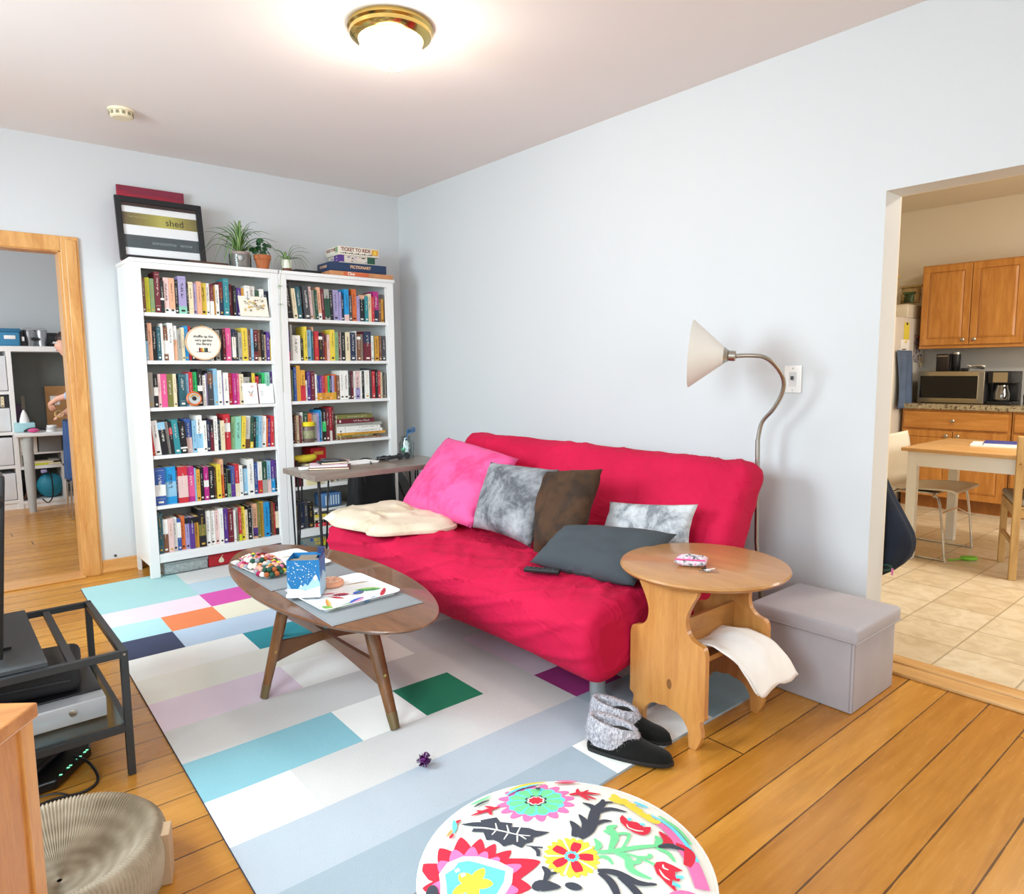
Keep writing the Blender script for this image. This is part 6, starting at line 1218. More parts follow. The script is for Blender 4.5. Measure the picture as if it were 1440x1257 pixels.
MB().box(-.012, .49, -.012, .56, .672, .70, M=M_).build('cabinet_top', CBX, t, bevel=.004)
MB().box(-.004, .03, -.006, .03, .0, .672, M=M_).build('corner_stile', CBE, t, bevel=.003); MB().box(.455, .49, -.006, .03, .0, .672, M=M_).build('corner_stile', CBE, t, bevel=.003)
MB().box(-.004, .03, .52, .556, .0, .672, M=M_).build('corner_stile', CBE, t, bevel=.003)
MB().ball(M_ @ Vector((-.004, -.012, .30)), .007, 10, 8).build('knob', mat('knob_cream', 'e6d8b8', .4), t)
# ---------------------------------------------------------------- kitchen
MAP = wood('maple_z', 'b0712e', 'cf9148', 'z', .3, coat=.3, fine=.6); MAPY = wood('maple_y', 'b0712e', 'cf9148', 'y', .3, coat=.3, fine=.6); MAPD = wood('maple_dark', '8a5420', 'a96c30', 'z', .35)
GRAN = NT('speckled_granite'); v = GRAN.coords(); f1 = GRAN.noise(v, 45, 5, .75); GRAN.l.new(GRAN.ramp(f1, [(.36, '2e2820'), (.45, '7a6a50'), (.52, 'c9bd9c'), (.58, '6c5c48'), (.66, 'ddd2b4')]), GRAN.b.inputs['Base Color']); GRAN.b.inputs['Roughness'].default_value = .15; GRAN = GRAN.m
KX = 3.87
def door_panel(t, name, y0, y1, z0, z1, x, knob=None, arch=False, drawer=False):
    # raised-panel front facing -x
    p = MB(); p.box(x-.019, x, y0, y1, z0, z1); d = p.build(name, MAP if not drawer else MAPY, t, bevel=.003)
    w = .055 if not drawer else .022; a, b, c_, e = y0+w, y1-w, z0+w, z1-w; m = MB()
    o = [(a, c_), (b, c_), (b, e), (a, e)]; i = [(a+.022, c_+.022), (b-.022, c_+.022), (b-.022, e-.022), (a+.022, e-.022)]
    O_ = [m.V((x-.0195, *q)) for q in o]; G = [m.V((x-.0196, q[0]+(.006 if q[0] < (a+b)/2 else -.006), q[1]+(.006 if q[1] < (c_+e)/2 else -.006))) for q in o]; I = [m.V((x-.0255, *q)) for q in i]
    if not drawer:
        fr_ = MB(); e_ = .024
        for q in ((y0, y1, z0, c_), (y0, y1, e, z1), (y0, a, c_, e), (b, y1, c_, e)): fr_.box(x-e_, x-.019, *q)
        ff = fr_.build('door_frame', MAP, None, origin=ORG[t.name], bevel=.002); ff.parent = d; ff.location = (0, 0, 0)
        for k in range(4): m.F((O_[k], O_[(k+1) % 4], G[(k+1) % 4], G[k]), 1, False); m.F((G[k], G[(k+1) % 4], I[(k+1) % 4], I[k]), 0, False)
        m.F(I, 0, False); q = m.build('raised_panel', [MAP, MAPD], None, origin=ORG[t.name]); q.parent = d; q.location = (0, 0, 0)
    if knob:
        k = MB().lathe([(0, 0), (.006, 0), (.006, .012), (.016, .02), (.016, .026), (.010, .031), (0, .032)], (x-.019, *knob), 16, M=Matrix.Rotation(R(-90), 4, 'Y')).build('knob', NICKEL, None, origin=ORG[t.name]); k.parent = d; k.location = (0, 0, 0)
    return d
def cabinet(name, label, y0, y1, z0, z1, x, xb, kind, group):
    t = thing(name, label, 'kitchen cabinet', (x, (y0+y1)/2, z0 if z0 > .5 else 0), group)
    MB().box(x, xb, y0+.001, y1-.001, z0, z1).build('carcass', MAP, t)
    m_ = (y0+y1)/2
    if kind == 'base':
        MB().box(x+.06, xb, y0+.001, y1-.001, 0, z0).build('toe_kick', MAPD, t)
        door_panel(t, 'drawer', y0+.02, y1-.02, .735, .885, x, (m_, .81), drawer=True)
        door_panel(t, 'door', y0+.02, m_-.003, .12, .715, x, (m_-.045, .675)); door_panel(t, 'door', m_+.003, y1-.02, .12, .715, x, (m_+.045, .675))
    else:
        door_panel(t, 'door', y0+.012, m_-.003, z0+.012, z1-.012, x, (m_-.045, z0+.055)); door_panel(t, 'door', m_+.003, y1-.012, z0+.012, z1-.012, x, (m_+.045, z0+.055))
        MB().box(x-.008, xb, y0, y1, z0-.02, z0).build('light_rail', MAPY, t)
    return t
cabinet('base_cabinet', 'maple base cabinet with one wide drawer, next to the fridge', -3.345, -2.49, .13, .905, KX, 4.42, 'base', 'maple base cabinets')
cabinet('base_cabinet', 'maple base cabinet at the far right, behind the wooden chair', -4.205, -3.35, .13, .905, KX, 4.42, 'base', 'maple base cabinets')
cabinet('wall_cabinet', 'maple wall cabinet above the microwave', -3.335, -2.51, 1.475, 2.215, 4.12, 4.44, 'wall', 'maple wall cabinets')
cabinet('wall_cabinet', 'maple wall cabinet at the far right over the counter', -4.165, -3.34, 1.475, 2.215, 4.12, 4.44, 'wall', 'maple wall cabinets')
t = tag(MB().rbox(3.835, 4.43, -4.22, -2.475, .907, .955, .006).build('countertop', GRAN), 'speckled granite countertop over the maple base cabinets', 'countertop')
# microwave
STL = mat('stainless', 'b4a98f', .28, .9, var=.03, bump=0); t = thing('microwave', 'stainless steel microwave with a black window on the granite counter', 'microwave', (4.15, -2.83, .957))
MB().rbox(4.0, 4.38, -3.095, -2.565, .962, 1.245, .006).build('casing', mat('mw_case', '3a3a3c', .4), t)
MB().rbox(3.985, 4.0, -3.095, -2.565, .962, 1.245, .004).build('steel_front', STL, t); MB().box(3.981, 3.9852, -3.045, -2.585, 1.005, 1.205).build('door_window', mat('black_window', '07080a', .08, bump=0), t)
MB().box(3.978, 3.9852, -3.093, -3.052, .98, 1.235).build('control_strip', mat('mw_grey', '8e8b84', .3, .6), t); MB().tube([(3.972, -3.052, 1.0), (3.972, -3.052, 1.21)], .004, 8).build('handle', STL, t)
for y in (-3.06, -2.60): MB().cyl((4.03, y, .955), (4.03, y, .963), .012, seg=10).build('foot', BLACK, t)
# on the microwave
t = thing('black_canisters', 'black storage box on the left top of the microwave', 'box', (4.2, -2.72, 1.246)); MB().rbox(4.14, 4.26, -2.76, -2.655, 1.2465, 1.405, .006).build('body', mat('dark_brown_box', '2a201c', .4), t); MB().box(4.138, 4.14, -2.75, -2.665, 1.38, 1.39).build('lid_line', NICKEL, t)
t = thing('glass_canister', 'tall black canister beside the box on the microwave', 'canister', (4.2, -2.80, 1.246)); MB().lathe([(0, 1.2465), (.034, 1.2465), (.036, 1.25), (.036, 1.40), (0, 1.40)], (4.19, -2.805, 0), 20).build('body', BLACK, t); MB().lathe([(.037, 1.40), (.037, 1.42), (0, 1.422)], (4.19, -2.805, 0), 20).build('lid', NICKEL, t)
t = thing('cable_tangle', 'pale coiled cable lying on top of the microwave', 'cable', (4.15, -3.0, 1.246)); rr = random.Random(4)
for q in range(3): MB().tube(spline([(4.12+.03*math.cos(a*1.3+q), -2.99+.07*math.cos(a+q), 1.262+.035*abs(math.sin(a*.7+q))) for a in [2*PI*k/6 for k in range(7)]], 6), .006, 8).build('cable_loop', [mat('cable_beige', 'c8bca8', .5), PLASTIC, mat('cable_grey', '6a6c6e', .5)][q], t)
MB().rbox(4.1, 4.16, -2.92, -2.87, 1.2465, 1.275, .005).build('adapter', BLACK, t)
# coffee maker
t = thing('coffee_maker', 'black and steel drip coffee maker right of the microwave', 'coffee maker', (4.1, -3.205, .957))
MB().rbox(4.0, 4.28, -3.30, -3.115, .956, .985, .006).build('base', BLACK, t); MB().rbox(4.16, 4.28, -3.30, -3.115, .985, 1.14, .006).build('water_tank', BLACK, t); MB().rbox(4.0, 4.28, -3.30, -3.115, 1.14, 1.245, .008).build('brew_head', BLACK, t)
MB().box(3.996, 4.0, -3.262, -3.155, 1.15, 1.235).build('control_panel', STL, t)
MB().lathe([(0, .987), (.05, .987), (.060, 1.0), (.062, 1.05), (.048, 1.10), (.045, 1.125), (.040, 1.125)], (4.075, -3.205, 0), 28).build('carafe', mat('carafe_glass', '8c8a86', .05, .8, bump=0), t); MB().tube(spline([(4.02, -3.24, 1.11), (3.985, -3.262, 1.09), (3.99, -3.26, 1.03), (4.025, -3.24, 1.01)], 4), .006, 8).build('carafe_handle', BLACK, t)
# kettle
t = thing('kettle', 'steel and black kettle at the right end of the counter', 'kettle', (4.1, -3.44, .957))
MB().lathe([(0, .956), (.075, .956), (.08, .975), (.078, .99)], (4.1, -3.44, 0), 30).build('base', BLACK, t); MB().lathe([(.078, .99), (.082, 1.03), (.07, 1.09), (.05, 1.12), (0, 1.125)], (4.1, -3.44, 0), 30).build('body', mat('steel_bright', 'c2beb4', .15, 1, bump=0), t); MB().lathe([(.05, 1.12), (.045, 1.145), (.02, 1.165), (0, 1.168)], (4.1, -3.44, 0), 24).build('lid', BLACK, t)
# refrigerator with papers
t = thing('refrigerator', 'white refrigerator at the left of the kitchen, side covered with papers', 'refrigerator', (4.0, -2.1, 0)); FR_ = mat('fridge_white', 'd8d2c6', .4, var=.02, bump=.05)
MB().rbox(3.70, 4.40, -2.455, -1.75, .02, 1.745, .012).build('body', FR_, t); MB().rbox(3.64, 3.695, -2.453, -1.752, 1.20, 1.745, .012).build('freezer_door', FR_, t); MB().rbox(3.64, 3.695, -2.453, -1.752, .08, 1.19, .012).build('fridge_door', FR_, t)
MB().tube([(3.615, -2.40, .7), (3.615, -2.40, 1.15)], .009, 8).build('handle', FR_, t)
def sheet(name, x, z, w, h, m_, label, cat='paper', th=.0015, rot=0, y=-2.4565):
    M_ = Matrix.Translation((x, y, z)) @ Matrix.Rotation(R(rot), 4, 'Y'); t = thing(name, label, cat, (x, y, z-h/2)); MB().box(-w/2, w/2, -th, 0, -h/2, h/2, M=M_).build('sheet', m_, t); MB().lathe([(0, 0), (.012, 0), (.011, .006), (0, .007)], (M_ @ Vector((0, -th, h*.42))), 12, M=Matrix.Rotation(R(90), 4, 'X')).build('magnet', BM[rr.choice('rkyb')], t); return t
sheet('paper_note', 3.95, 1.62, .12, .16, mat('note_yellow', 'e4d44c', .7), 'yellow note high on the refrigerator side')
sheet('paper_note', 3.93, 1.42, .20, .24, mat('white_paper', 'f6f5f2', .7), 'white sheet under the yellow note on the refrigerator')
sheet('photo_print', 4.22, 1.46, .16, .26, velvet('collage_print', '6a3038', 'd8cfc4', 30, '8c8a90'), 'dark collage print at the right of the refrigerator side', 'photo', rot=4)
sheet('paper_note', 4.33, 1.35, .10, .12, mat('card_buff', 'dccfae', .7), 'small buff tag hanging beside the collage print', rot=-25, y=-2.4605)
t = thing('apron', 'faded blue apron hanging from the refrigerator side', 'apron', (3.88, -2.49, .93)); AP = mat('denim_blue', '5a6c88', .9, var=.15, bump=.4)
m = MB(); m.grid(lambda u, v: Vector((3.70+.34*u+.03*math.sin(v*3)*(1-u), -2.475-.018*(1+math.sin(u*14+v*2))*v-.004, 1.44-.52*v-.02*math.cos(u*3)*v)), 30, 12); m.build('cloth', AP, t, autosmooth=180, solid=.004); MB().cyl((3.86, -2.4565, 1.45), (3.86, -2.49, 1.45), .007, seg=8).build('hook', NICKEL, t)
t = thing('storage_bin', 'cream bin on top of the refrigerator', 'bin', (4.2, -2.30, 1.746)); MB().rbox(4.0, 4.38, -2.44, -2.18, 1.746, 1.87, .01).build('body', mat('cream_bin', 'd9cfb8', .5), t); MB().rbox(3.995, 4.385, -2.445, -2.175, 1.855, 1.872, .006).build('rim', mat('cream_bin', 'd9cfb8', .5), t)
def bag(c, w, h, d, m_, label, seed):
    t = thing('snack_bag', label, 'snack bag', c); o = cushion([Vector(c)+Vector((-.02, -w/2, 0)), Vector(c)+Vector((.03, w/2, .01)), Vector(c)+Vector((.05, w/2, h)), Vector(c)+Vector((0, -w/2, h-.01))], d, 12, pinch=.06, wr=.012, seed=seed).build('bag_body', m_, t, autosmooth=180); weld(o); MB().box(c[0]-.005, c[0]+.04, c[1]-w/2, c[1]+w/2, c[2]+h-.012, c[2]+h+.008).build('top_seal', m_, t)
bag((4.05, -2.24, 1.90), .16, .24, .09, velvet('bag_yellow', 'c89020', '3c4a28', 12, 'd8b860'), 'yellow snack bag standing on the bin above the refrigerator', 21)
bag((4.25, -2.36, 1.89), .20, .17, .08, velvet('bag_kraft', 'b09464', '7c6a3c', 9, 'c8b078'), 'brown paper snack bag beside the yellow one', 22)
bag((4.10, -2.40, 1.885), .10, .10, .05, mat('bag_green', '3a4c2c', .4, var=.3), 'dark green packet lying in front of the snack bags', 23)
# dining table
OAK = wood('oak_top', 'b98850', 'd9ad74', 'y', .4); LEGW = mat('white_paint', 'e9e8e2', .4, var=.02, bump=0)
t = thing('dining_table', 'kitchen table with an oak top and white legs', 'dining table', (2.32, -3.85, 0))
MB().rbox(1.87, 2.77, -4.46, -3.235, .733, .757, .003).build('tabletop', OAK, t)
for x in (1.90, 2.69):
    for y in (-4.43, -3.325): MB().box(x, x+.058, y, y+.058, 0, .733).build('leg', LEGW, t, bevel=.004)
for y in (-4.42, -3.29): MB().box(1.958, 2.69, y, y+.02, .635, .733).build('apron', LEGW, t)
for x in (1.91, 2.715): MB().box(x, x+.02, -4.372, -3.325, .635, .733).build('apron', LEGW, t)
t = thing('folder', 'white and blue folder lying on the kitchen table', 'folder', (2.40, -3.62, .757)); M_ = Matrix.Translation((2.42, -3.66, .7575)) @ Rz(R(12))
MB().box(-.14, .14, -.17, .17, 0, .010, M=M_).build('papers', mat('white_paper', 'f6f5f2', .7), t); MB().box(-.12, .13, -.185, .10, .0103, .022, M=M_).build('blue_book', mat('folder_blue', '3c4c9c', .4), t); MB().box(-.125, -.115, -.18, .095, .0105, .0215, M=M_).build('page_edge', PLASTIC, t)
t = thing('small_caddy', 'pale wooden caddy at the right edge of the kitchen table', 'caddy', (2.5, -3.98, .757)); MB().rbox(2.42, 2.54, -4.06, -3.93, .7575, .90, .005).build('caddy_box', mat('pale_wood', 'e0cfa0', .5), t); MB().tube(spline([(2.48, -4.05, .89), (2.48, -3.99, .96), (2.48, -3.94, .89)], 4), .005, 6).build('handle', mat('pale_wood', 'e0cfa0', .5), t)
# white shell chair with chrome sled base
t = thing('shell_chair', 'cream moulded shell chair on a chrome sled base at the kitchen table', 'chair', (2.28, -3.25, 0)); SHELL = mat('cream_shell', 'ddd4c0', .35, var=.02, bump=0); SHB = wood('shell_ply', 'c8a878', 'dcc096', 'x', .4)
prof = spline([(0, -3.52, .455), (0, -3.50, .462), (0, -3.38, .450), (0, -3.22, .440), (0, -3.12, .452), (0, -3.065, .52), (0, -3.045, .64), (0, -3.02, .81)], 6); npf = len(prof)-1
def shf(u, v):
    p = prof[int(round(v*npf))]; a = 2*u-1; wd_ = .235 if v < .5 else .235-.03*(v-.5); e = 1-.0*a; 
    dip = .020*(a*a) if v < .55 else 0; bk = .03*(a*a) if v > .5 else 0
    rc = 1 if .04 < v < .96 else .93
    return Vector((2.27+wd_*a*rc, p.y-bk*.9, p.z+dip*.6-.012*math.cos(v*9)*a*a))
m = MB(); m.grid(shf, 20, npf); m.build('shell', [SHELL], t, autosmooth=180, solid=.012)
for x in (2.005, 2.545):
    xi = 2.27+(.10 if x > 2.27 else -.10); MB().tube(spline([(xi, -3.36, .428), ((x+xi)/2+.5*(x-xi)*.8, -3.40, .425), (x, -3.44, .39), (x, -3.485, .03), (x, -3.455, .009), (x, -3.10, .009), (x, -3.07, .03), (x, -3.11, .39), ((x+xi)/2+.5*(x-xi)*.8, -3.14, .425), (xi, -3.17, .428)], 5), .008, 10).build('sled_frame', CHROME, t)
MB().tube([(2.005, -3.465, .24), (2.12, -3.42, .30), (2.42, -3.42, .30), (2.545, -3.465, .24)], .005, 8).build('cross_wire', CHROME, t)
MB().box(2.15, 2.39, -3.38, -3.15, .418, .430).build('mount_plate', CHROME, t)
# wooden chair
t = thing('wooden_chair', 'pale wooden ladder-back chair with a grey cushion facing the table', 'chair', (2.15, -4.0, 0)); CW = wood('beech_z', 'b08850', 'd0a96c', 'z', .45); CWX = wood('beech_x', 'b08850', 'd0a96c', 'x', .45)
P0 = Vector((1.865, -3.90, 0)); dx = Vector((.93, .37, 0)).normalized(); dy = Vector((.37, -.93, 0)).normalized(); 
M_ = Matrix((dx, dy, Vector((0, 0, 1)))).transposed().to_4x4(); M_.translation = P0
for y in (0, .40): MB().box(-.018, .018, y-.02, y+.02, 0, .875, M=M_).build('back_post', CW, t, bevel=.004); MB().box(.44, .475, y-.018, y+.018, 0, .44, M=M_).build('front_leg', CW, t, bevel=.004)
for z in (.80, .68, .57): MB().box(-.01, .01, .02, .38, z, z+.055, M=M_).build('back_slat', CWX, t, bevel=.003)
for y in (0, .40): MB().box(.018, .44, y-.010, y+.010, .385, .435, M=M_).build('seat_rail', CWX, t); MB().box(.018, .44, y-.008, y+.008, .20, .225, M=M_).build('stretcher', CWX, t)
MB().box(-.01, .01, .02, .38, .385, .435, M=M_).build('seat_rail', CWX, t); MB().box(.45, .465, .018, .382, .385, .435, M=M_).build('seat_rail', CWX, t)
MB().rbox(-.01, .475, -.02, .42, .436, .452, .005, M=M_).build('seat', CWX, t)
MB().rbox(.0, .48, -.018, .418, .453, .495, .018, M=M_).build('seat_cushion', mat('grey_cushion', 'a49c90', .9, bump=.3), t)
MB().cyl(M_ @ Vector((-.019, 0, .71)), M_ @ Vector((-.022, 0, .71)), .006, seg=8).build('peg', MAPD, t)
# green toy on the kitchen floor
t = thing('leaf_toy', 'bright green leaf-shaped toy on the kitchen tiles', 'toy', (2.14, -3.56, 0)); GT = mat('lime_felt', '7cc43c', .7)
m = MB(); m.prism([(.06*math.cos(a)*(1.1 if math.cos(a) > 0 else .8), .035*math.sin(a)) for a in [2*PI*k/16 for k in range(16)]], (2.17, -3.575, .003), (.8, -.6, 0), (.6, .8, 0), 0, .02); m.build('leaf_blade', GT, t, bevel=.006); MB().tube(spline([(2.13, -3.55, .012), (2.08, -3.53, .01), (2.05, -3.50, .006)], 4), .006, 8).build('stem', GT, t)
# coat on the jamb
t = thing('jacket', 'dark navy jacket hanging just inside the kitchen opening', 'jacket', (.25, -3.82, .33)); NJ = mat('navy_fleece', '1b2433', .95, var=.25, bump=.6, bscale=90, sheen=0)
def ck(u, v):
    a = 2*PI*u; z = 1.45-1.13*v; w = 0
    JP = [(1.45, .05), (.95, .10), (.80, .135), (.70, .185), (.60, .242), (.54, .275), (.49, .283), (.44, .27), (.38, .225), (.33, .165), (.31, .12), (.2, .1)]
    for (za, wa), (zb, wb) in zip(JP, JP[1:]):
        if za >= z >= zb: w = wa+(wb-wa)*(za-z)/(za-zb)
    f_ = 1+.035*math.sin(a*6+v*3)+.02*math.sin(a*11-v*5)
    y = -3.63+w*math.sin(a)*f_; x = .262+.075*min(1, .4+v)*math.cos(a)*(1+.16*math.sin(a*6+v*3)); 
    return Vector((max(.172, x), y, z))
m = MB(); m.grid(ck, 48, 30, cu=True); nb_ = 48; 
m.build('jacket_body', NJ, t, autosmooth=180)
MB().tube(spline([(.205, -3.80, .385), (.20, -3.80, .372), (.20, -3.825, .372), (.21, -3.84, .385), (.205, -3.82, .395), (.205, -3.80, .388)], 4), .004, 6).build('pocket_trim', mat('green_trim', '2c5a48', .8), t); MB().box(.195, .203, -3.85, -3.843, .355, .385).build('pink_tab', mat('pink_tab', 'd87aa8', .7), t); MB().cyl((.161, -3.78, 1.46), (.24, -3.78, 1.47), .008, seg=10).build('hook', NICKEL, t)
# ---------------------------------------------------------------- office
KW = mat('shelf_white', 'eceae6', .45, var=.02, bump=0)
t = thing('cube_shelf', 'white cube shelving unit with a long top board in the office', 'shelving unit', (-2.3, 3.18, 0))
FY, BY = 3.0, 3.38; ZT = 1.553
MB().box(-3.3, -1.2, FY, BY, ZT-.05, ZT).build('top_board', KW, t)
for x in (-3.3, -2.87, -2.47, -1.25): MB().box(x, x+.04, FY, BY, .0, ZT-.05).build('upright', KW, t)
for z in (.06, .395, .715, 1.1): MB().box(-3.26, -2.47, FY+.002, BY, z, z+.03).build('cube_board', KW, t)
for z, x1 in ((.06, -1.25), (.395, -2.09)): MB().box(-2.43, x1, FY+.002, BY, z-.02, z+.01).build('cube_board', KW, t)
MB().box(-2.10, -2.07, FY, BY, .07, .385).build('upright', KW, t)
MB().box(-3.26, -1.25, FY+.01, FY+.03, 0, .06).build('plinth', KW, t)
MB().box(-2.43, -1.25, BY-.01, BY, .0, 1.5).build('back_panel', mat('charcoal_board', '6f716c', .9, bump=.1), t)
g = 'white drawer boxes in the cube shelf'
for i, (z0, z1, lb) in enumerate(((1.135, 1.46, 'uppermost white drawer box in the office cube shelf'), (.75, .97, 'white drawer box level with the desk top'), (.43, .69, 'white drawer box just below the desk top'), (.095, .345, 'lowest white drawer box in the office shelf'))):
    t = thing('drawer_box', lb, 'drawer box', (-2.66, 3.1, z0), g); MB().rbox(-2.83, -2.475, FY+.006, FY+.3, z0, z1, .006).build('front', mat('soft_white', 'e2e4e6', .5), t); MB().rbox(-2.68, -2.62, FY-.004, FY+.006, (z0+z1)/2, (z0+z1)/2+.02, .003).build('handle', NICKEL, t)
for i in range(5):
    o = book_mb(.025, .10+.012*(i % 3), .12, 'wReck'[i]).build('book', [BM['wReck'[i]], PAGE, INKD, BM['w']], origin=(0, 0, 0)); o.location = (-2.62+.028*i, FY+.03, .9805); tag(o, 'small %s book in the office cube, %s of five from the left' % (PAL['wReck'[i]][0], ORD[i]), 'book', 'books in the office cube')
# on the top board
t = thing('storage_tub', 'blue plastic tub with white label on the office shelf top', 'storage tub', (-2.48, 3.15, ZT)); TB = mat('tub_blue', '3f86ae', .4, var=.03, bump=0)
MB().rbox(-2.80, -2.345, 3.02, 3.3, ZT+.001, ZT+.14, .015).build('tub', TB, t); MB().rbox(-2.81, -2.335, 3.01, 3.31, ZT+.13, ZT+.165, .01).build('lid', mat('tub_rim', '2f6f94', .4), t); MB().rbox(-2.47, -2.38, 3.012, 3.02, ZT+.065, ZT+.10, .004).build('handle_label', PLASTIC, t)
t = thing('black_binder', 'black slanted folder between the tub and the buckets', 'folder', (-2.33, 3.15, ZT)); MB().prism([(0, 0), (.05, 0), (.02, .15), (-.03, .15)], (-2.345, 3.20, ZT+.001), (1, 0, 0), (0, 0, 1), 0, .15).build('folder_body', BLACK, t); MB().box(-2.33, -2.31, 3.046, 3.05, ZT+.05, ZT+.09).build('folder_label', PLASTIC, t)
ZN = mat('galvanised', 'b9bcc0', .3, .8, var=.08, bump=0)
for i, (x, lb) in enumerate(((-2.265, 'galvanised metal bucket next to the black folder'), (-2.165, 'galvanised metal bucket, right one of two'))):
    t = thing('bucket', lb, 'bucket', (x, 3.13, ZT), 'metal buckets on the office shelf'); MB().lathe([(0, ZT+.001), (.035, ZT+.001), (.05, ZT+.155), (.053, ZT+.158), (.048, ZT+.156), (.033, ZT+.01), (0, ZT+.008)], (x, 3.13, 0), 28).build('pail', ZN, t); MB().tube([(x+.052*math.cos(a), 3.13, ZT+.15+.03*math.sin(a)) for a in [PI*k/12 for k in range(13)]], .002, 6).build('bail_handle', NICKEL, t)
MB().lathe([(0, 0), (.03, 0), (.028, .003), (0, .003)], (-2.22, 3.075, ZT+.07), 20, M=Matrix.Rotation(R(90), 4, 'X'), sy=.6).build('bucket_tag', BLACK, t)
t = thing('camera_bag', 'black pile of straps and bag at the right on the shelf top', 'bag', (-2.06, 3.12, ZT)); m = MB(); m.ball((-2.04, 3.12, ZT+.035), .035, 16, 10, sc_=(2.2, 1.5, 1)); m.build('bag_body', BLACK, t); MB().tube(spline([(-2.14, 3.08, ZT+.02), (-2.08, 3.06, ZT+.06), (-1.99, 3.06, ZT+.03)], 5), .006, 6).build('strap', BLACK, t); MB().rbox(-2.08, -2.02, 3.07, 3.09, ZT+.03, ZT+.05, .004).build('buckle', PLASTIC, t)
t = thing('grey_box', 'small grey box behind the black bag', 'box', (-2.08, 3.28, ZT)); MB().rbox(-2.13, -2.02, 3.22, 3.32, ZT+.001, ZT+.14, .004).build('body', DARKM, t); MB().rbox(-2.132, -2.018, 3.218, 3.322, ZT+.115, ZT+.142, .004).build('lid', DARKM, t)
# desk in the office
DW = mat('desk_white', 'dcdcd8', .4, var=.02, bump=0); t = thing('office_desk', 'white desk with a tapered grey leg in the office', 'desk', (-2.0, 2.85, 0))
MB().rbox(-2.475, -1.35, 2.66, 3.37, .712, .745, .006).build('desktop', DW, t)
for p in ((-2.385, 2.72), (-1.45, 2.72)): MB().lathe([(0, 0), (.028, 0), (.040, .25), (.044, .60), (.05, .71), (0, .711)], (*p, 0), 24).build('leg', mat('leg_grey', 'b4b6b2', .4, bump=0), t)
# under the desk
t = thing('drawer_unit', 'low white drawer unit under the office desk', 'drawer unit', (-2.25, 3.0, .4)); MB().rbox(-2.43, -2.28, FY+.02, FY+.3, .535, .69, .004).build('drawer_front', KW, t); MB().rbox(-2.37, -2.345, FY+.012, FY+.02, .605, .625, .003).build('pull', NICKEL, t); MB().rbox(-2.27, -2.08, FY+.03, FY+.3, .535, .69, .004).build('grey_file_box', mat('file_grey', '8d8f90', .6), t); MB().box(-2.43, -2.07, FY+.02, FY+.3, .515, .533).build('shelf_plate', KW, t); MB().box(-2.43, -2.41, FY+.02, FY+.3, .405, .515).build('side_plate', KW, t); MB().box(-2.09, -2.07, FY+.02, FY+.3, .405, .515).build('side_plate', KW, t)
for i, (x0, x1, k, z) in enumerate(((-2.40, -2.20, 'Y', .407), (-2.39, -2.16, 'c', .425), (-2.20, -2.10, 'c', .407), (-2.19, -2.11, 'e', .440))):
    o = MB().box(x0, x1, FY+.02, FY+.2, z, z+.016).build('paper_stack', BM[k]); tag(o, '%s papers in the slot under the office desk, %s' % (PAL[k][0], ['lying lowest left', 'on the lime ones', 'lying lowest right', 'on the cream ones at right'][i]), 'papers')
t = thing('tote_bag', 'round teal bag with a black strap in the bottom cube', 'bag', (-2.2, 3.05, .075)); m = MB(); m.ball((-2.195, 3.09, .195), .12, 24, 14, sc_=(.95, .7, 1)); m.build('bag_body', mat('teal_nylon', '1f7f96', .6, var=.1), t); MB().tube(spline([(-2.27, 3.0, .31), (-2.205, 2.97, .33), (-2.19, 2.96, .20), (-2.20, 2.95, .09), (-2.24, 2.96, .04), (-2.28, 2.98, .08)], 6), .012, 8, flat=.4).build('strap', BLACK, t); MB().rbox(-2.27, -2.22, 3.0, 3.04, .325, .36, .008).build('lilac_pocket', BM['V'], t)
t = thing('toy_bundle', 'jumble of dark fabric with red and tan bits in the bottom cube', 'bundle', (-2.36, 3.1, .075)); m = MB(); m.ball((-2.37, 3.14, .16), .085, 18, 12, sc_=(.55, .8, 1)); m.build('dark_cloth', mat('dark_cloth', '26241f', .9, var=.4, bump=.4), t); MB().tube([(-2.42, 3.03, .09), (-2.36, 3.02, .20)], .010, 8).build('wood_stick', WALX, t); MB().rbox(-2.39, -2.35, 3.01, 3.03, .18, .21, .006).build('red_patch', BM['r'], t)
# desk things
dz = .746
t = thing('tissue_box', 'pale turquoise box at the left of the office desk', 'box', (-2.40, 2.95, dz)); MB().rbox(-2.455, -2.30, 2.86, 3.02, dz+.001, dz+.085, .006).build('body', mat('pale_turquoise', 'a8d4d8', .5), t); m = MB(); m.lathe([(.04, dz+.084), (.038, dz+.11), (.022, dz+.17), (.006, dz+.205), (0, dz+.206)], (-2.375, 2.93, 0), 18); m.build('white_tissue', mat('tissue_white', 'f3f1ee', .9), t)
t = thing('headset', 'black cable and headset pile on the office desk', 'cables', (-2.28, 2.78, dz)); 
for q in range(3): MB().tube(spline([(-2.30+.09*math.cos(a+q), 2.80+.05*math.sin(a+q), dz+.012+.02*abs(math.sin(a+q))) for a in [2*PI*k/6 for k in range(7)]], 5), .010, 8).build('cable', BLACK, t)
t = thing('pink_purse', 'bright pink purse on the front of the office desk', 'purse', (-2.33, 2.72, dz)); m = MB(); m.ball((-2.33, 2.72, dz+.022), .02, 18, 10, sc_=(2.3, 1.6, 1)); m.build('purse_body', mat('hot_pink', 'e04a90', .6), t); MB().tube([(-2.37, 2.69, dz+.03), (-2.29, 2.69, dz+.03)], .002, 6).build('zip', NICKEL, t)
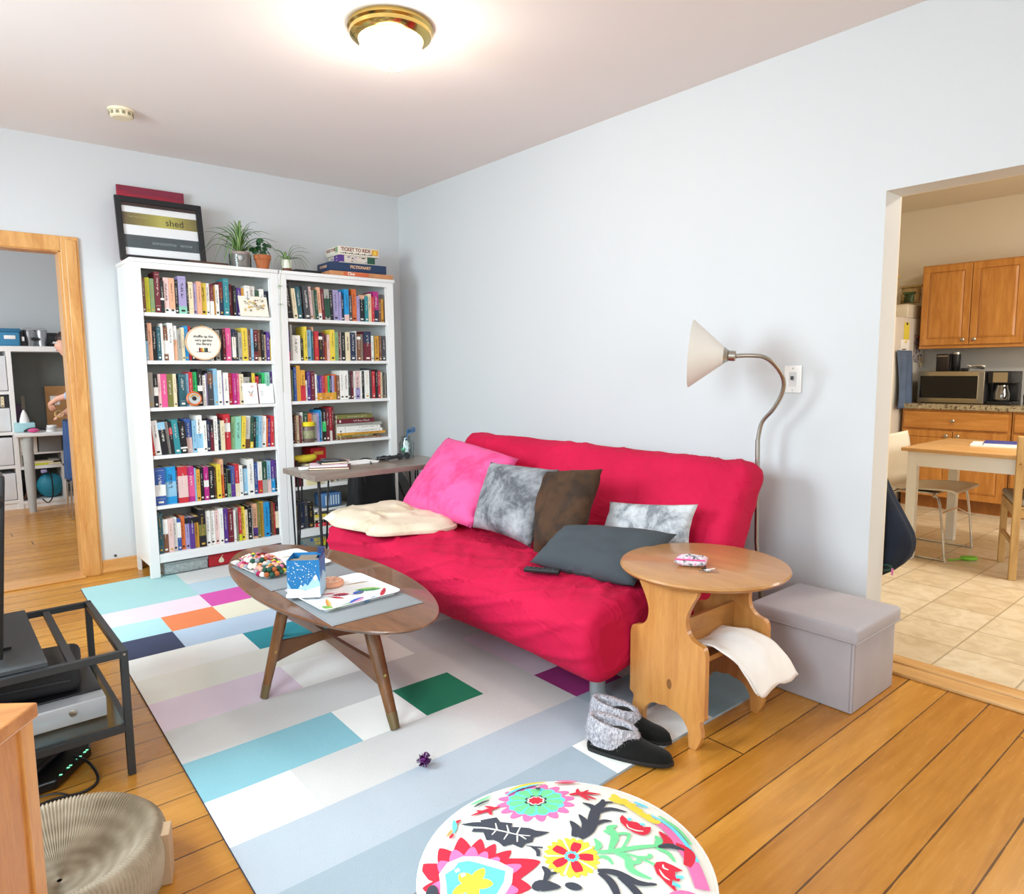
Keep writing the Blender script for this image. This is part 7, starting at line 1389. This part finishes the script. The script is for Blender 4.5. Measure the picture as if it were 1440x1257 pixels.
for i in range(3):
    t = thing('tape_roll', ['bottom roll of the tape stack on the office desk', 'grey roll in the middle of the tape stack', 'topmost white roll of the tape stack'][i], 'tape roll', (-2.19, 2.76, dz+.021*i)); MB().lathe([(.019, dz+.003+.021*i), (.018, dz+.003+.021*i), (.018, dz+.017+.021*i), (.019, dz+.017+.021*i)], (-2.19+.004*i, 2.76, 0), 20).build('core', mat('kraft_brown', '8a8072', .8), t)
    MB().lathe([(.018, dz+.001+.021*i), (.04, dz+.001+.021*i), (.04, dz+.019+.021*i), (.018, dz+.019+.021*i), (.018, dz+.001+.021*i)], (-2.19+.004*i, 2.76, 0), 24).build('roll', [PLASTIC, mat('tape_grey', 'c8ccc8', .5), PLASTIC][i], t)
t = thing('tape_roll', 'tan tape ring in the hand of the person at the desk', 'tape roll', (-2.165, 2.46, .90)); MB().lathe([(.024, -.008), (.034, -.008), (.034, .008), (.024, .008), (.024, -.008)], (-2.158, 2.44, .925), 24, M=Matrix.Rotation(R(75), 4, 'X')).build('ring', mat('tan_tape', 'd0a868', .5), t); MB().lathe([(.024, -.007), (.022, -.007), (.022, .007), (.024, .007)], (-2.158, 2.44, .925), 24, M=Matrix.Rotation(R(75), 4, 'X')).build('core', mat('kraft_brown', '8a8072', .8), t)
t = thing('standing_print', 'small frame and purple bag standing at the back of the office desk', 'frame', (-2.38, 3.3, dz)); MB().box(-2.36, -2.33, 3.25, 3.27, dz+.001, dz+.33).build('frame_edge', mat('kraft_brown', '8a8072', .8), t); MB().box(-2.41, -2.365, 3.25, 3.28, dz+.001, dz+.25).build('purple_card', mat('dull_purple', '5c4460', .7), t)
t = thing('corkboard', 'cork board with a square white print leaning behind the desk', 'cork board', (-2.0, 3.3, dz)); CK = mat('cork', 'b08050', .9, var=.15, bump=.5); MB().box(-2.15, -1.75, 3.33, 3.345, dz+.001, dz+.42).build('cork', CK, t); MB().box(-2.11, -2.03, 3.326, 3.33, dz+.23, dz+.32).build('white_print', PLASTIC, t); MB().ball((-2.07, 3.324, dz+.275), .012, 10, 6).build('printed_dot', BLACK, t)
# chrome chair with blue jacket
t = thing('metal_chair', 'chrome-legged chair in the office with a jacket over its back', 'chair', (-1.95, 2.22, 0))
for y in (2.02, 2.24): MB().tube(spline([(-2.165, y, .01), (-2.160, y, .30), (-2.135, y, .60), (-2.12, y, .86)], 4), .008, 8).build('rear_leg', CHROME, t)
for y in (2.02, 2.24): MB().tube([(-1.76, y, .01), (-1.78, y, .44)], .008, 8).build('front_leg', CHROME, t); MB().tube([(-2.15, y, .43), (-1.78, y, .43)], .008, 8).build('side_rail', CHROME, t)
MB().tube([(-2.165, 2.02, .34), (-2.162, 2.24, .34)], .008, 8).build('cross_rail', CHROME, t)
MB().rbox(-2.13, -1.75, 2.0, 2.26, .44, .475, .012).build('seat', BLACK, t); MB().rbox(-2.145, -2.12, 2.01, 2.25, .58, .86, .01).build('backrest', BLACK, t)
t = thing('jacket', 'blue ribbed jacket draped over the office chair back', 'jacket', (-2.13, 2.13, .35)); m = MB()
def jk(u, v): a = 2*PI*u; return Vector((-2.128+(.040+.015*v)*math.cos(a)*(1+.1*math.sin(a*7)), 2.13+(.135+.02*v)*math.sin(a), .885-.52*v+.012*math.sin(a*4)*v))
m.grid(jk, 40, 20, cu=True); m.F([k*21 for k in range(40)], 0, False); m.build('jacket_body', mat('ribbed_blue', '2c4a78', .9, var=.2, bump=.6, bscale=60), t, autosmooth=180)
MB().tube([(-2.155, 2.0, .37), (-2.16, 2.13, .365), (-2.155, 2.26, .37)], .012, 8).build('hem_rib', mat('rib_navy', '22385c', .9), t)

# ---------------------------------------------------------------- person at the office desk
def skin(name, pts, edges, m_, parent=None, lv=2, root=0):
    me = bpy.data.meshes.new(name); O = ORG[parent.name] if parent is not None else Vector((-1.97, 2.42, 0))
    me.from_pydata([Vector(p[:3])-O for p in pts], edges, []); o = bpy.data.objects.new(name, me); COL.objects.link(o); me.materials.append(m_)
    if parent is not None: o.parent = parent
    else: o.location = O
    ORG[o.name] = O; o.modifiers.new('skin', 'SKIN'); o.modifiers['skin'].use_smooth_shade = True
    for v_, p in zip(me.skin_vertices[0].data, pts): v_.radius = (p[3], p[4] if len(p) > 4 else p[3]); v_.use_root = False
    me.skin_vertices[0].data[root].use_root = True
    s = o.modifiers.new('sub', 'SUBSURF'); s.levels = lv; s.render_levels = lv; return o
SK = mat('skin_tone', 'd9a58c', .55, var=.04, bump=.05); SHT = mat('pale_blue_cotton', 'a9b4cc', .85, bump=.3, bscale=80); JEA = mat('denim', '2f4a72', .9, var=.15, bump=.4, bscale=200); HR = mat('dark_hair', '2a1c16', .5, var=.3, bump=.5, bscale=60)
B = [(-1.93, 2.44, .92, .13, .10), (-1.935, 2.44, 1.05, .115, .09), (-1.955, 2.44, 1.20, .13, .10), (-1.98, 2.44, 1.33, .13, .09), (-2.0, 2.44, 1.40, .055, .055), (-2.02, 2.44, 1.455, .052, .05), (-2.045, 2.44, 1.50, .075, .068), (-2.045, 2.44, 1.56, .088, .078), (-2.03, 2.44, 1.62, .062, .06),
     (-1.98, 2.29, 1.33, .05), (-2.0, 2.24, 1.20, .042), (-2.03, 2.26, 1.10, .038), (-2.10, 2.34, 1.085, .032), (-2.165, 2.39, 1.06, .026), (-2.20, 2.41, 1.035, .028, .018),
     (-1.98, 2.59, 1.33, .05), (-2.0, 2.66, 1.20, .042), (-2.02, 2.68, 1.06, .038), (-2.08, 2.66, .98, .030), (-2.14, 2.63, .93, .025), (-2.18, 2.62, .91, .028, .018),
     (-1.93, 2.36, .86, .10), (-1.94, 2.35, .50, .065), (-1.93, 2.35, .10, .045), (-1.98, 2.35, .05, .04), (-2.05, 2.35, .04, .03),
     (-1.93, 2.52, .86, .10), (-1.94, 2.53, .50, .065), (-1.93, 2.53, .10, .045), (-1.98, 2.53, .05, .04), (-2.05, 2.53, .04, .03),
     (-2.135, 2.44, 1.545, .012), ]
B = [(q[0]+.025-(.04 if 4 <= i <= 8 or i == 31 else 0)+(.045 if 16 <= i <= 20 else 0)-(.035 if 11 <= i <= 14 else 0), *q[1:]) for i, q in enumerate(B)]
E_ = [(0, 1), (1, 2), (2, 3), (3, 4), (4, 5), (5, 6), (6, 7), (7, 8), (3, 9), (9, 10), (10, 11), (11, 12), (12, 13), (13, 14), (3, 15), (15, 16), (16, 17), (17, 18), (18, 19), (19, 20), (0, 21), (21, 22), (22, 23), (23, 24), (24, 25), (0, 26), (26, 27), (27, 28), (28, 29), (29, 30), (7, 31)]
def hand(base, idx, dirv, side):
    global B, E_
    d = Vector(dirv).normalized(); s = Vector(side).normalized(); n = d.cross(s)
    for k, (off, ln) in enumerate(((-.027, .055), (-.010, .066), (.008, .070), (.025, .062))):
        p = Vector(base)+s*off; a = len(B); B += [(*(p+d*.022), .0095), (*(p+d*(.022+ln*.5)+n*.012), .0085), (*(p+d*(.022+ln*.8)+n*.030), .0078)]; E_ += [(idx, a), (a, a+1), (a+1, a+2)]
    a = len(B); p = Vector(base)-s*.022-d*.02; B += [(*(p-s*.012+d*.01+n*.008), .0105), (*(p-s*.022+d*.035+n*.016), .009)]; E_ += [(idx, a), (a, a+1)]
hand((-2.21, 2.41, 1.035), 14, (-.15, .05, -1), (-.6, .8, 0)); hand((-2.11, 2.62, .91), 20, (-1, -.1, -.3), (0, 1, 0))
per = skin('person', B, E_, SK); tag(per, 'person in a pale blue top and jeans leaning over the office desk', 'person')
S_ = [tuple(q[:3])+tuple(r+.012 for r in q[3:]) for q in B]
sel = [0, 1, 2, 3, 9, 10, 11, 12, 15, 16, 17, 18]; mp = {q: i for i, q in enumerate(sel)}
skin('shirt', [S_[q] for q in sel], [(mp[a], mp[b]) for a, b in E_ if a in mp and b in mp], SHT, per)
J = [(-1.905, 2.44, .96, .135, .112), (-1.905, 2.44, .90, .14, .115), S_[21], S_[22], S_[23], S_[26], S_[27], S_[28]]
skin('jeans', J, [(0, 1), (1, 2), (2, 3), (3, 4), (1, 5), (5, 6), (6, 7)], JEA, per)
for y in (2.35, 2.53): MB().rbox(-2.065, -1.855, y-.045, y+.045, .004, .075, .028, seg=4).build('shoe', mat('white_shoe', 'd8d6d2', .6), per)
def hairf(u, v):
    a = 2*PI*u; th = v*PI*.62; r_ = .100+.004*math.sin(a*14); x = -2.05+r_*math.sin(th)*math.cos(a)*1.05+.012; y = 2.44+r_*.9*math.sin(th)*math.sin(a); z = 1.58+r_*1.05*math.cos(th)
    if math.cos(a) < -.3 and z < 1.60: x += .02; z = max(z, 1.595)
    return Vector((x, y, z))
m = MB(); m.grid(hairf, 36, 16, cu=True); m.ball((-1.945, 2.44, 1.57), .05, 14, 10); m.build('hair', HR, per, autosmooth=180)
for s_ in (-1, 1):
    MB().ball((-2.133, 2.44+.03*s_, 1.565), .009, 10, 8).build('eye', mat('eye_white', 'e8e4e0', .2, bump=0), per); MB().ball((-2.1405, 2.44+.031*s_, 1.565), .004, 8, 6).build('pupil', BLACK, per); MB().ball((-2.05, 2.44+.082*s_, 1.545), .016, 10, 8, sc_=(.7, .4, 1.4)).build('ear', SK, per)
MB().tube(spline([(-2.127, 2.418, 1.50), (-2.137, 2.44, 1.498), (-2.127, 2.462, 1.50)], 4), .004, 6).build('lips', mat('lip_tone', 'b06a62', .5), per)
# ---------------------------------------------------------------- light and camera
LK = .92
def area(name, loc, size, size_y, power, col, target):
    l = bpy.data.lights.new(name, 'AREA'); l.shape = 'RECTANGLE'; l.size = size; l.size_y = size_y; l.energy = power*LK; l.color = col
    o = bpy.data.objects.new(name, l); COL.objects.link(o); o.location = loc
    d = Vector(target)-Vector(loc); o.rotation_euler = d.to_track_quat('-Z', 'Y').to_euler(); return o
area('daylight_window_1', (XL-.14, -2.0, 1.83), 1.3, 1.25, 158, (.80, .92, 1), (-2.2, -1.8, .1))
area('daylight_window_2', (XL-.14, -4.25, 1.6), 1.2, 1.3, 92, (.80, .92, 1), (-2.0, -3.9, .1))
area('daylight_window_3', (-2.8, YB-.14, 1.6), 1.5, 1.3, 50, (.9, .95, 1), (-2.6, -4.2, .1))
def point(name, loc, power, col, r=.06):
    l = bpy.data.lights.new(name, 'POINT'); l.energy = power*LK; l.color = col; l.shadow_soft_size = r
    o = bpy.data.objects.new(name, l); COL.objects.link(o); o.location = loc; return o
point('ceiling_bulb', (-1.4985, -2.444, H-.26), 15, (1, .88, .74), .1)
area('kitchen_ceiling_light', (1.9, -4.4, 2.74), .5, .5, 60, (1, .92, .8), (2.0, -4.3, 0))
area('kitchen_fill', (2.2, -6.4, 1.6), 1.4, 1.2, 72, (1, .98, .95), (2.4, -3, .6))  # added fill lamp brightening the kitchen; no window stands behind it
area('office_fill', (-3.98, 1.6, 1.6), 1.3, 1.4, 75, (.9, .95, 1), (-2, 2.0, .8))  # unseen lamp added so the closed office gets light; its wall is solid
wd = bpy.data.worlds.new('World'); sc.world = wd; wd.use_nodes = True
bg = wd.node_tree.nodes['Background']; bg.inputs[0].default_value = (.75, .87, 1, 1); bg.inputs[1].default_value = 1.2
cam = bpy.data.cameras.new('Camera'); co = bpy.data.objects.new('Camera', cam); COL.objects.link(co); sc.camera = co
cam.sensor_width = 36; cam.lens = 975.4/1440*36; cam.clip_start = .05
co.location = (-3.0829, -5.0736, 1.2915)
yw, pt, rl = R(40.1821), R(6.3465), R(-.471)
f = Vector((math.sin(yw)*math.cos(pt), math.cos(yw)*math.cos(pt), -math.sin(pt))); rt = Vector((math.cos(yw), -math.sin(yw), 0)); up = rt.cross(f)
r2 = rt*math.cos(rl)+up*math.sin(rl); u2 = -rt*math.sin(rl)+up*math.cos(rl)
co.rotation_euler = Matrix((r2, u2, -f)).transposed().to_euler()
sc.view_settings.view_transform = 'Standard'; sc.view_settings.look = 'None'; sc.view_settings.exposure = 0; sc.view_settings.gamma = 1; sc.view_settings.use_curve_mapping = False
sc.cycles.max_bounces = 8; sc.cycles.diffuse_bounces = 5; sc.cycles.transparent_max_bounces = 12; sc.cycles.sample_clamp_indirect = 4
